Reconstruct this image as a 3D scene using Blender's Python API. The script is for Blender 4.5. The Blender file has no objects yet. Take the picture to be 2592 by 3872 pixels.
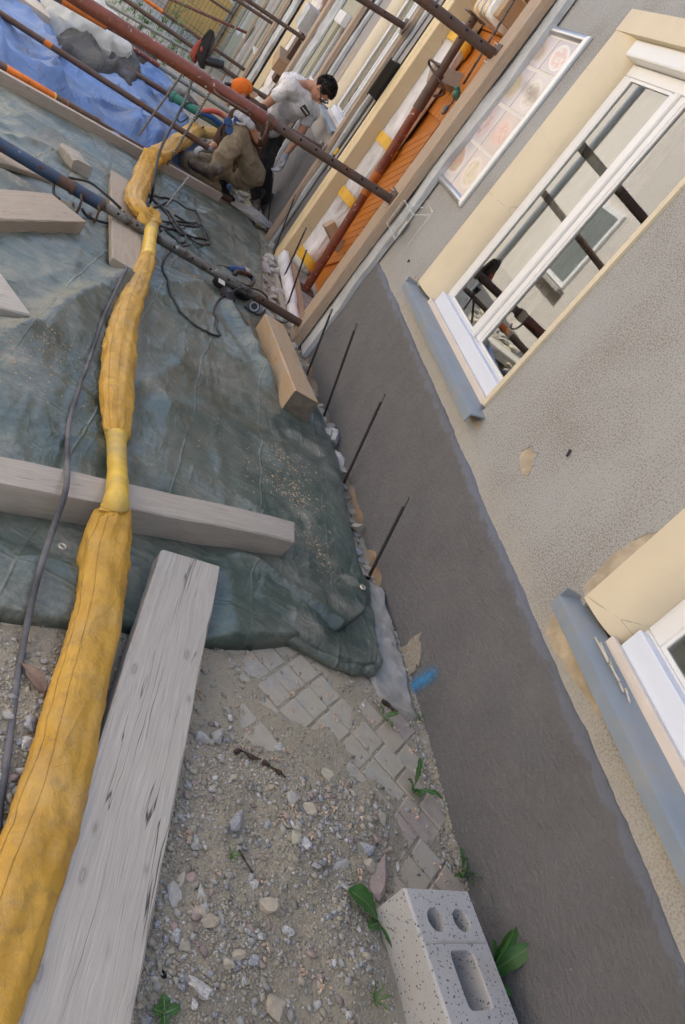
import bpy, bmesh, math, random
import numpy as np
from mathutils import Vector, Matrix

random.seed(7); np.random.seed(7)
SC = bpy.context.scene
COL = SC.collection
rad = math.radians

# ------------------------------------------------------------------ camera, sky, sun, exposure
# camera axes (right, down, forward) in world space, solved from the wall's edges
CAM = np.array([[0.7954058, -0.1079825, 0.5963802],
                [0.4353496, -0.5828003, -0.6861593],
                [0.4216638, 0.8054089, -0.4165526]])
EYE = np.array([-1.8, 0.0, 1.8])
FPX, CX, CY = 3019.4, 1296.0, 1936.0

cam = bpy.data.cameras.new('camera')
cam.sensor_fit = 'VERTICAL'; cam.sensor_height = 23.6; cam.sensor_width = 15.8
cam.lens = FPX / 3872.0 * 23.6
cam.clip_start = 0.02; cam.clip_end = 400
camo = bpy.data.objects.new('camera', cam); COL.objects.link(camo)
mw = Matrix.Identity(4)
for i in range(3):
    mw[i][0] = CAM[0][i]; mw[i][1] = -CAM[1][i]; mw[i][2] = -CAM[2][i]; mw[i][3] = EYE[i]
camo.matrix_world = mw
SC.camera = camo

SUN_DIR = Vector((0.56, 0.10, 0.82)).normalized()
w = bpy.data.worlds.new('World'); SC.world = w; w.use_nodes = True
nt = w.node_tree
sky = nt.nodes.new('ShaderNodeTexSky'); sky.sky_type = 'NISHITA'; sky.sun_disc = False
sky.sun_elevation = math.asin(SUN_DIR.z); sky.sun_rotation = math.atan2(SUN_DIR.x, SUN_DIR.y)
sky.air_density = 1.0; sky.dust_density = 4.0; sky.ozone_density = 0.6
bg = nt.nodes['Background']; bg.inputs['Strength'].default_value = 0.15
nt.links.new(sky.outputs[0], bg.inputs['Color'])
sun = bpy.data.lights.new('sun', 'SUN'); sun.energy = 5.0; sun.angle = rad(0.5); sun.color = (1.0, 0.975, 0.93)
suno = bpy.data.objects.new('sun', sun); COL.objects.link(suno)
suno.rotation_euler = SUN_DIR.to_track_quat('Z', 'Y').to_euler(); suno.location = (20, 4, 30)
SC.view_settings.view_transform = 'Standard'; SC.view_settings.look = 'None'
SC.view_settings.gamma = 1.0; SC.view_settings.use_curve_mapping = False
SC.view_settings.exposure = 1.30
SC.render.engine = 'CYCLES'
SC.cycles.max_bounces = 8; SC.cycles.transparent_max_bounces = 12

# ------------------------------------------------------------------ measuring helpers (survey of the place)
def ray(u, v):
    return CAM.T @ np.array([(u - CX) / FPX, (v - CY) / FPX, 1.0])
def zg(y):                      # the lane falls away gently from the viewer
    if y < 5: return 0.27 - 0.0105 * max(y, 0.0) ** 2
    return 0.0075 - 0.07 * (y - 5)
def zga(y):
    y = np.asarray(y, float)
    return np.where(y < 5, 0.27 - 0.0105 * np.maximum(y, 0) ** 2, 0.0075 - 0.07 * (y - 5))
def atx(u, v, x=0.0):
    d = ray(u, v); t = (x - EYE[0]) / d[0]; return Vector(EYE + t * d)
def aty(u, v, y):
    d = ray(u, v); return Vector(EYE + y / d[1] * d)
def atg(u, v, dz=0.0):
    d = ray(u, v); z = .2
    for _ in range(60):
        t = (z - EYE[2]) / d[2]; z = .5 * z + .5 * (zg(t * d[1]) + dz)
    return Vector(EYE + t * d)
def atz(u, v, z):
    d = ray(u, v); return Vector(EYE + (z - EYE[2]) / d[2] * d)

# ------------------------------------------------------------------ numpy noise
def _h(ix, iy, s):
    n = (ix.astype(np.int64) * 374761393 + iy.astype(np.int64) * 668265263 + s * 974711) & 0x7fffffff
    n = ((n ^ (n >> 13)) * 1274126177) & 0x7fffffff
    return ((n ^ (n >> 16)) & 0xffff) / 65535.0
def vnoise(x, y, s=0):
    x = np.asarray(x, float); y = np.asarray(y, float)
    ix = np.floor(x); iy = np.floor(y); fx = x - ix; fy = y - iy
    fx = fx * fx * (3 - 2 * fx); fy = fy * fy * (3 - 2 * fy)
    a = _h(ix, iy, s); b = _h(ix + 1, iy, s); c = _h(ix, iy + 1, s); d = _h(ix + 1, iy + 1, s)
    return (a + (b - a) * fx) * (1 - fy) + (c + (d - c) * fx) * fy
def fbm(x, y, o=4, s=0, g=.5):
    t = 0; a = 1; n = 0
    for i in range(o):
        t = t + a * vnoise(x * 2 ** i, y * 2 ** i, s + i); n += a; a *= g
    return t / n
def ridged(x, y, o=3, s=0):
    t = 0; a = 1; n = 0
    for i in range(o):
        t = t + a * (1 - np.abs(2 * vnoise(x * 2 ** i, y * 2 ** i, s + i) - 1)); n += a; a *= .5
    return t / n
def segdist(px, py, line):
    """distance to a polyline, signed side of the nearest segment, position along it"""
    best = np.full(px.shape, 1e9); side = np.zeros(px.shape); par = np.zeros(px.shape); acc = 0
    tot = sum(math.dist(a[:2], b[:2]) for a, b in zip(line, line[1:])) or 1
    for a, b in zip(line, line[1:]):
        ax, ay = a[0], a[1]; dx, dy = b[0] - ax, b[1] - ay; l2 = dx * dx + dy * dy + 1e-12
        t = np.clip(((px - ax) * dx + (py - ay) * dy) / l2, 0, 1)
        qx = px - ax - t * dx; qy = py - ay - t * dy
        d = np.hypot(qx, qy); m = d < best
        best = np.where(m, d, best); side = np.where(m, np.sign(dx * qy - dy * qx), side)
        par = np.where(m, (acc + t * math.sqrt(l2)) / tot, par); acc += math.sqrt(l2)
    return best, side, par
def inpoly(px, py, poly):
    c = np.zeros(px.shape, bool); n = len(poly); j = n - 1
    for i in range(n):
        xi, yi = poly[i][:2]; xj, yj = poly[j][:2]
        c ^= ((yi > py) != (yj > py)) & (px < (xj - xi) * (py - yi) / (yj - yi + 1e-12) + xi)
        j = i
    return c
def polymask(px, py, poly, soft):
    d, _, _ = segdist(px, py, list(poly) + [poly[0]])
    s = np.where(inpoly(px, py, poly), d, -d)
    t = np.clip(s / soft * .5 + .5, 0, 1); return t * t * (3 - 2 * t)

# ------------------------------------------------------------------ mesh building
class MB:
    def __init__(s): s.v = []; s.f = []; s.m = []
    def add(s, vs, fs, mi=0):
        o = len(s.v); s.v += [tuple(p) for p in vs]
        s.f += [tuple(i + o for i in f) for f in fs]; s.m += [mi] * len(fs); return s
    def box(s, c, d, rot=None, mi=0):
        vs = []
        for x, y, z in ((-1,-1,-1),(1,-1,-1),(1,1,-1),(-1,1,-1),(-1,-1,1),(1,-1,1),(1,1,1),(-1,1,1)):
            p = Vector((x * d[0] / 2, y * d[1] / 2, z * d[2] / 2))
            if rot is not None: p = rot @ p
            vs.append(p + Vector(c))
        return s.add(vs, [(0,3,2,1),(4,5,6,7),(0,1,5,4),(1,2,6,5),(2,3,7,6),(3,0,4,7)], mi)
    def bb(s, x0, x1, y0, y1, z0, z1, mi=0):
        return s.box(((x0+x1)/2,(y0+y1)/2,(z0+z1)/2), (x1-x0,y1-y0,z1-z0), None, mi)
    def tube(s, pts, r, n=10, mi=0, caps=True, sq=None):
        pts = [Vector(p) for p in pts]; k = len(pts)
        r = list(r) if hasattr(r, '__len__') else [r] * k
        t0 = (pts[1] - pts[0]).normalized()
        ref = Vector((0,0,1)) if abs(t0.z) < .9 else Vector((1,0,0))
        u = t0.cross(ref).normalized(); vs = []; fs = []
        for i, p in enumerate(pts):
            t = (pts[min(i+1,k-1)] - pts[max(i-1,0)])
            t = t.normalized() if t.length > 1e-9 else t0
            u = (u - t * u.dot(t)).normalized(); w_ = u.cross(t) if False else t.cross(u)
            for j in range(n):
                a = 2 * math.pi * j / n
                q = sq[i] if sq else 1
                vs.append(p + u * (math.cos(a) * r[i]) + w_ * (math.sin(a) * r[i] * q))
        for i in range(k - 1):
            for j in range(n):
                j2 = (j + 1) % n
                fs.append((i*n+j, i*n+j2, (i+1)*n+j2, (i+1)*n+j))
        if caps:
            fs.append(tuple(range(n))[::-1]); fs.append(tuple((k-1)*n + j for j in range(n)))
        return s.add(vs, fs, mi)
    def sweep(s, prof, path, mi=0, caps=True):
        """prof: list of closed 2D sections placed by path: function i -> list of 3D points"""
        n = len(path[0]); vs = [p for sec in path for p in sec]; fs = []
        for i in range(len(path) - 1):
            for j in range(n):
                j2 = (j + 1) % n
                fs.append((i*n+j, i*n+j2, (i+1)*n+j2, (i+1)*n+j))
        if caps:
            fs.append(tuple(range(n))[::-1]); fs.append(tuple((len(path)-1)*n + j for j in range(n)))
        return s.add(vs, fs, mi)
    def grid(s, P, mi=0):
        """P: array (a,b,3)"""
        a, b = P.shape[:2]; o = len(s.v)
        s.v += [tuple(p) for p in P.reshape(-1, 3)]
        for i in range(a - 1):
            for j in range(b - 1):
                s.f.append((o+i*b+j, o+i*b+j+1, o+(i+1)*b+j+1, o+(i+1)*b+j)); s.m.append(mi)
        return s
    def ball(s, c, r, seg=12, rings=8, rot=None, mi=0):
        r = r if hasattr(r, '__len__') else (r, r, r); vs = []; fs = []
        for i in range(rings + 1):
            th = math.pi * i / rings
            for j in range(seg):
                ph = 2 * math.pi * j / seg
                p = Vector((math.sin(th)*math.cos(ph)*r[0], math.sin(th)*math.sin(ph)*r[1], math.cos(th)*r[2]))
                if rot is not None: p = rot @ p
                vs.append(p + Vector(c))
        for i in range(rings):
            for j in range(seg):
                j2 = (j + 1) % seg
                fs.append((i*seg+j, (i+1)*seg+j, (i+1)*seg+j2, i*seg+j2))
        return s.add(vs, fs, mi)

WM = {}
def link(o, parent=None):
    COL.objects.link(o)
    m = o.matrix_basis.copy()
    if parent is not None:
        o.parent = parent; o.matrix_parent_inverse = WM[parent.name].inverted()
    WM[o.name] = m
    return o
def make(name, mb, mats, parent=None, smooth=False, origin='base', matrix=None, bevel=0, kind=None, auto=None):
    """mb in world coordinates (or local when a matrix is given) -> one mesh object"""
    V = np.array(mb.v, dtype=float)
    if matrix is None:
        lo = V.min(0); hi = V.max(0)
        o3 = np.array([(lo[0]+hi[0])/2, (lo[1]+hi[1])/2, lo[2]])
        V = V - o3; matrix = Matrix.Translation(Vector(o3))
    me = bpy.data.meshes.new(name)
    me.from_pydata(V.tolist(), [], mb.f)
    mats = mats if isinstance(mats, (list, tuple)) else [mats]
    for m in mats: me.materials.append(m)
    if len(mats) > 1: me.polygons.foreach_set('material_index', mb.m)
    if smooth: me.polygons.foreach_set('use_smooth', [True] * len(me.polygons))
    if auto is not None:
        me.polygons.foreach_set('use_smooth', [True] * len(me.polygons))
        me.set_sharp_from_angle(angle=rad(auto))
    me.update()
    o = bpy.data.objects.new(name, me); o.matrix_basis = matrix
    if bevel:
        b = o.modifiers.new('bevel', 'BEVEL'); b.width = bevel; b.segments = 2; b.limit_method = 'ANGLE'
    if kind: o['kind'] = kind
    return link(o, parent)
def share(src, name, matrix, parent=None):
    o = bpy.data.objects.new(name, src.data); o.matrix_basis = matrix
    return link(o, parent)
def empty(name, loc):
    o = bpy.data.objects.new(name, None); o.empty_display_size = .1
    o.matrix_basis = Matrix.Translation(Vector(loc)); return link(o)
def tag(o, label, cat, group=None):
    o['label'] = label; o['category'] = cat
    if group: o['group'] = group
    return o
def frame(p0, p1, up=(0,0,1)):
    """matrix with X along p0->p1, Z as near up as can be, origin p0"""
    p0 = Vector(p0); x = (Vector(p1) - p0).normalized(); up = Vector(up)
    y = up.cross(x).normalized(); z = x.cross(y)
    m = Matrix.Identity(4)
    for i in range(3): m[i][0] = x[i]; m[i][1] = y[i]; m[i][2] = z[i]; m[i][3] = p0[i]
    return m
def smoothpath(pts, n=8):
    """Catmull-Rom"""
    pts = [Vector(p) for p in pts]; P = [pts[0]*2 - pts[1]] + pts + [pts[-1]*2 - pts[-2]]; out = []
    for i in range(1, len(P) - 2):
        for k in range(n):
            t = k / n
            out.append(.5 * ((2*P[i]) + (P[i+1]-P[i-1])*t + (2*P[i-1]-5*P[i]+4*P[i+1]-P[i+2])*t*t + (3*P[i]-P[i-1]-3*P[i+1]+P[i+2])*t**3))
    out.append(pts[-1]); return out

# ------------------------------------------------------------------ materials
class T:
    """thin node-tree builder"""
    def __init__(s, name):
        s.m = bpy.data.materials.new(name); s.m.use_nodes = True; s.t = s.m.node_tree
        s.b = s.t.nodes['Principled BSDF']; s.out = s.t.nodes['Material Output']
    def n(s, typ, ins=None, **kw):
        d = s.t.nodes.new('ShaderNode' + typ)
        for k, v in kw.items(): setattr(d, k, v)
        for k, v in (ins or {}).items(): s.set(d.inputs[k], v)
        return d
    def set(s, i, v):
        if isinstance(v, bpy.types.NodeSocket): s.t.links.new(v, i)
        elif hasattr(v, '__len__') and len(v) == 3 and i.type == 'RGBA': i.default_value = (*v, 1)
        else: i.default_value = v
    def co(s, kind='Object'): return s.n('TexCoord').outputs[kind]
    def pos(s): return s.n('NewGeometry').outputs['Position']
    def map(s, v, scale=(1,1,1), loc=(0,0,0), rot=(0,0,0)):
        return s.n('Mapping', {'Vector': v, 'Scale': scale, 'Location': loc, 'Rotation': rot}).outputs[0]
    def noise(s, v, scale=5, det=4, rough=.55, dist=0):
        return s.n('TexNoise', {'Vector': v, 'Scale': scale, 'Detail': det, 'Roughness': rough, 'Distortion': dist}).outputs[0]
    def voro(s, v, scale=5, feature='F1', rnd=1, out='Distance'):
        return s.n('TexVoronoi', {'Vector': v, 'Scale': scale, 'Randomness': rnd}, feature=feature).outputs[out]
    def ramp(s, f, stops, interp='LINEAR'):
        r = s.n('ValToRGB', {'Fac': f}); c = r.color_ramp; c.interpolation = interp
        while len(c.elements) < len(stops): c.elements.new(.5)
        for e, (p, q) in zip(c.elements, stops):
            e.position = p; e.color = (*q, 1) if hasattr(q, '__len__') else (q, q, q, 1)
        return r.outputs[0]
    def mix(s, f, a, b, mode='MIX'):
        x = s.n('Mix', data_type='RGBA', blend_type=mode)
        s.set(x.inputs['Factor'], f); s.set(x.inputs['A'], a) if False else None
        ia = [i for i in x.inputs if i.type == 'RGBA']; s.set(ia[0], a); s.set(ia[1], b)
        return [o for o in x.outputs if o.type == 'RGBA'][0]
    def math(s, op, a, b=0.0, clamp=False):
        d = s.n('Math', operation=op, use_clamp=clamp); s.set(d.inputs[0], a); s.set(d.inputs[1], b); return d.outputs[0]
    def range(s, v, a, b, c=0, d=1):
        return s.n('MapRange', {'Value': v, 'From Min': a, 'From Max': b, 'To Min': c, 'To Max': d}).outputs[0]
    def xyz(s, v): return s.n('SeparateXYZ', {'Vector': v}).outputs
    def bump(s, h, strength=.3, dist=.01, nrm=None):
        d = s.n('Bump', {'Height': h, 'Strength': strength, 'Distance': dist})
        if nrm is not None: s.set(d.inputs['Normal'], nrm)
        return d.outputs[0]
    def end(s, col=None, rough=None, nrm=None, **kw):
        if col is not None: s.set(s.b.inputs['Base Color'], col)
        if rough is not None: s.set(s.b.inputs['Roughness'], rough)
        if nrm is not None: s.set(s.b.inputs['Normal'], nrm)
        for k, v in kw.items(): s.set(s.b.inputs[k.replace('_', ' ')], v)
        return s.m
def mul(c, k): return tuple(min(1, x * k) for x in c)
def simple(name, col, rough=.6, var=.25, scale=6, bump=.15, bscale=80, metal=0, dirt=None, dfac=.5, dscale=5, spec=.4, bdist=.004):
    t = T(name); v = t.co()
    f = t.noise(v, scale, 5, .6)
    c = t.ramp(f, [(.3, mul(col, 1 - var)), (.7, mul(col, 1 + var))])
    r = rough
    if dirt:
        d = t.ramp(t.noise(t.map(v, loc=(3, 1, 7)), dscale, 6, .65), [(.55 - dfac * .3, 0), (.72 - dfac * .2, 1)])
        c = t.mix(t.math('MULTIPLY', d, .85), c, dirt)
        r = t.math('ADD', t.math('MULTIPLY', d, .25), rough, True)
    nb = t.bump(t.noise(v, bscale, 4, .6), bump, bdist)
    return t.end(c, r, nb, Metallic=metal, Specular_IOR_Level=spec)
# ------------------------------------------------------------------ material library
MT = {}
def wood(name, light, dark, gscale=1.0, crack=.5, dirt=None, knots=True, rough=.75):
    t = T(name); v = t.co()
    warp = t.noise(t.map(v, (1.5, 6, 6)), 2.2 * gscale, 3)
    vv = t.n('VectorMath', operation='ADD'); t.set(vv.inputs[0], v)
    cmb = t.n('CombineXYZ', {'X': 0.0, 'Y': t.range(warp, 0, 1, -.014, .014), 'Z': 0.0}).outputs[0]
    t.set(vv.inputs[1], cmb); vv = vv.outputs[0]
    g1 = t.noise(t.map(vv, (1.2, 26, 26)), 3 * gscale, 5, .65)
    g2 = t.noise(t.map(vv, (2.0, 190, 190)), 3 * gscale, 3, .6)
    c = t.ramp(g1, [(.28, tuple((a * .6 + b_ * .4) for a, b_ in zip(dark, light))), (.62, light), (.8, mul(light, 1.08))])
    c = t.mix(t.range(g2, .38, .66, 0, .6), c, mul(dark, .78))
    # broad grey weathering
    c = t.mix(t.range(t.noise(v, 2.5, 3), .3, .7, .0, .25), c, mul(light, .72))
    ln = t.math('ABSOLUTE', t.math('SUBTRACT', t.noise(t.map(vv, (.35, 13, 13), (5, 2, 1)), 2.6 * gscale, 3, .45), .5))
    gate = t.range(t.noise(t.map(v, (1.0, 6, 6), (9, 4, 2)), 2.0, 3), .46, .58, 0, 1)
    cr = t.math('MULTIPLY', t.range(ln, .0, .010, 1, 0), t.math('MULTIPLY', gate, crack * 1.0), True)
    c = t.mix(cr, c, mul(dark, .12))
    h = t.math('SUBTRACT', t.math('MULTIPLY', g2, .5), t.math('MULTIPLY', cr, 2.0))
    if knots:
        kd = t.voro(t.map(v, (3.2, 9, 9)), 1.5)
        ring = t.ramp(kd, [(.0, .75), (.05, .55), (.075, 1.0), (.1, .35), (.16, .0)])
        c = t.mix(t.math('MULTIPLY', ring, .55), c, mul(dark, .45))
    if dirt:
        d = t.ramp(t.noise(v, 7, 6, .7), [(.5, 0), (.68, 1)])
        c = t.mix(t.math('MULTIPLY', d, .7), c, dirt)
    return t.end(c, rough, t.bump(h, .45, .004), Specular_IOR_Level=.25)
MT['wood_grey'] = wood('weathered_grey_wood', (.545, .51, .455), (.375, .34, .29), .9, 1.0)
MT['wood_beam'] = wood('dusty_beam_wood', (.49, .44, .375), (.35, .305, .255), 1.0, .3, (.44, .40, .34))
MT['wood_tan'] = wood('tan_plank_wood', (.48, .41, .325), (.34, .275, .21), 1.0, .4, (.38, .33, .27))
MT['wood_fresh'] = wood('fresh_sawn_wood', (.56, .40, .25), (.40, .26, .14), 1.1, .25, (.42, .37, .31))
MT['wood_post'] = wood('shoring_post_wood', (.53, .40, .29), (.36, .25, .16), 1.1, .35, (.37, .32, .26))
MT['wood_endgrain'] = simple('end_grain_wood', (.16, .13, .10), .85, .35, 22, .4, 90)

def roughcast(name, base, pit, dens=.5, scale=70.0, smooth_below=None, smooth_col=None):
    t = T(name); p = t.pos(); v = t.map(p, (1, 1, 1))
    w1 = t.noise(t.map(v, (1, 1.0, 1.2)), scale * 1.35, 4, .68, .1)
    big = t.noise(v, 1.7, 4, .6)
    thr = t.range(big, .3, .7, dens - .07, dens + .07)
    pits = t.math('MULTIPLY', t.math('SUBTRACT', thr, w1), 8.0, True)
    fine = t.noise(v, scale * 3, 3, .6)
    c = t.mix(t.range(fine, .3, .7, 0, .5), base, mul(base, .8))
    c = t.mix(t.math('MULTIPLY', pits, .9), c, pit)
    c = t.mix(t.range(t.noise(v, .9, 3), .35, .7, 0, .3), c, mul(base, .75))
    h = t.math('ADD', t.math('MULTIPLY', w1, 1.2), t.math('MULTIPLY', fine, .35))
    bs = .55
    if smooth_below:
        z = t.xyz(p)[2]
        zz = t.math('ADD', z, t.range(t.noise(t.map(p, loc=(4, 4, 4)), 5.5, 5, .65), 0, 1, -.16, .16))
        k = t.range(zz, smooth_below - .05, smooth_below + .05, 1, 0)
        k = t.math('MAXIMUM', k, 0.0, True); k = t.math('MINIMUM', k, 1.0, True)
        sc = t.mix(t.range(t.noise(v, 23, 5, .65), .35, .65, 0, 1), smooth_col, mul(smooth_col, .82))
        c = t.mix(t.math('MULTIPLY', k, .5), c, sc)
        h = t.mix(t.math('MULTIPLY', k, .75), h, (.5, .5, .5))
    return t.end(c, .92, t.bump(h, bs, .006), Specular_IOR_Level=.2)
MT['roughcast'] = roughcast('grey_roughcast', (.445, .44, .42), (.22, .18, .13), .503, 95, .89, (.44, .40, .34))
MT['roughcast_far'] = roughcast('grey_far_roughcast', (.42, .39, .36), (.22, .18, .14), .44, 40)
MT['green_render'] = roughcast('pale_green_render', (.46, .44, .33), (.34, .32, .24), .38, 60)

t = T('dark_grey_plinth_render'); p = t.pos()
a = t.noise(t.map(p, (1, 1.0, 2.2), rot=(.5, 0, 0)), 34, 6, .68, .2); b_ = t.noise(p, 4, 4, .6); f_ = t.noise(p, 150, 3, .6)
c = t.ramp(b_, [(.25, (.124, .119, .119)), (.75, (.166, .159, .157))])
c = t.mix(t.range(a, .5, .75, 0, .5), c, (.20, .19, .185))
z = t.math('ADD', t.xyz(p)[2], t.range(t.noise(p, 11, 5, .65), 0, 1, -.055, .055))
band = t.range(z, .793, .806, 0, 1); band = t.math('MINIMUM', t.math('MAXIMUM', band, 0.0), 1.0)
c = t.mix(t.math('MULTIPLY', band, .75), c, (.185, .20, .235))
low = t.noise(t.map(p, (1, 1, 1)), 2.2, 5, .7)
c = t.mix(t.range(low, .58, .72, 0, .45), c, (.125, .13, .145))
sp = t.ramp(t.voro(p, 9.0), [(.0, 1), (.018, 1), (.03, 0)])
c = t.mix(t.math('MULTIPLY', sp, t.range(t.noise(p, 3), .5, .6)), c, (.5, .45, .36))
hh = t.math('ADD', t.math('ADD', t.math('MULTIPLY', a, 1.2), t.math('MULTIPLY', f_, .35)), t.math('MULTIPLY', t.noise(p, 9, 4), 1.6))
MT['plinth'] = t.end(c, .62, t.bump(hh, .8, .011), Specular_IOR_Level=.45)

def cream(name, col):
    t = T(name); p = t.pos()
    c = t.ramp(t.noise(p, 3, 4), [(.3, mul(col, .93)), (.7, mul(col, 1.05))])
    e = t.voro(t.map(p, (1, 2.2, 2.6), loc=(.3, .1, .2)), .9, 'DISTANCE_TO_EDGE')
    e2 = t.math('ADD', e, t.range(t.noise(p, 18, 3), 0, 1, -.012, .012))
    cr = t.math('MULTIPLY', t.range(t.math('ABSOLUTE', e2), 0, .004, 1, 0), t.range(t.noise(p, 1.3), .47, .6, 0, .8), True)
    c = t.mix(cr, c, mul(col, .42))
    st = t.range(t.noise(t.map(p, (1, 1, .6)), 7, 5, .65), .6, .8, 0, .35)
    c = t.mix(st, c, mul(col, .8))
    return t.end(c, .7, t.bump(t.math('SUBTRACT', t.noise(p, 120, 3), t.math('MULTIPLY', cr, 2)), .12, .003), Specular_IOR_Level=.3)
MT['cream'] = cream('cream_painted_render', (.70, .60, .43))
MT['cream2'] = cream('warm_cream_render', (.76, .60, .35))
MT['cream_shade'] = cream('shaded_cream_render', (.62, .50, .31))  # darker copy of the warm cream, a reveal's shade put into the colour
MT['sandy'] = simple('sandy_bare_plaster', (.48, .395, .285), .95, .22, 14, .4, 70, dirt=(.34, .28, .20), dfac=.4, dscale=8)
MT['mortar'] = simple('grey_mortar', (.37, .355, .325), .95, .25, 9, .6, 60, dirt=(.30, .27, .22), dfac=.4)
MT['broken'] = simple('broken_orange_plaster', (.36, .22, .11), .95, .45, 16, .7, 50, dirt=(.33, .30, .25), dfac=.5)
MT['pvc'] = simple('white_window_plastic', (.78, .77, .75), .28, .02, 3, .0, 60, spec=.5)
MT['pvc_blue'] = simple('protective_film_white', (.72, .76, .84), .35, .03, 3, .0)
MT['sill'] = simple('blue_grey_sill_metal', (.235, .275, .315), .38, .10, 4, .05, 40, dirt=(.30, .29, .27), dfac=.15, spec=.5)
MT['alu'] = simple('brushed_aluminium', (.60, .61, .63), .33, .04, 5, .04, 120, metal=.75)
MT['white_metal'] = simple('white_painted_metal', (.75, .74, .70), .45, .06, 6, .05)
MT['interior'] = simple('room_paint', (.30, .28, .25), .9, .1)
MT['seal'] = simple('pale_seal_strip', (.66, .58, .50), .6, .06)
MT['grey_pane'] = simple('added_grey_pane', (.20, .22, .205), .5, .15, 2)
MT['net'] = simple('brightening_net_cloth', (.60, .585, .56), .9, .05, 5, .1)  # pale cloth added to brighten the dark panes
MT['curtain'] = simple('white_curtain_cloth', (.72, .70, .67), .9, .06, 5, .1)
t = T('window_glass')
lw = t.n('Fresnel', {'IOR': 2.5}).outputs[0]
gl = t.n('BsdfGlossy', {'Color': (.95, .97, .97), 'Roughness': .015}); tr = t.n('BsdfTransparent', {'Color': (.80, .85, .84)})
ms = t.n('MixShader'); t.set(ms.inputs[0], t.math('ADD', lw, .04, True)); t.t.links.new(tr.outputs[0], ms.inputs[1]); t.t.links.new(gl.outputs[0], ms.inputs[2])
t.t.links.new(ms.outputs[0], t.out.inputs['Surface']); MT['glass'] = t.m
t = T('clear_acrylic')
gl = t.n('BsdfGlossy', {'Color': (1, 1, 1), 'Roughness': .12}); tr = t.n('BsdfTransparent', {'Color': (.985, .985, .98)})
ms = t.n('MixShader'); ms.inputs[0].default_value = .07; t.t.links.new(tr.outputs[0], ms.inputs[1]); t.t.links.new(gl.outputs[0], ms.inputs[2])
t.t.links.new(ms.outputs[0], t.out.inputs['Surface']); MT['acrylic'] = t.m
t = T('acrylic_cut_edge')
df = t.n('BsdfDiffuse', {'Color': (.85, .85, .83)}); tr = t.n('BsdfTransparent', {'Color': (.97, .97, .96)})
ms = t.n('MixShader'); ms.inputs[0].default_value = .38; t.t.links.new(tr.outputs[0], ms.inputs[1]); t.t.links.new(df.outputs[0], ms.inputs[2])
t.t.links.new(ms.outputs[0], t.out.inputs['Surface']); MT['acrylic_edge'] = t.m

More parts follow.
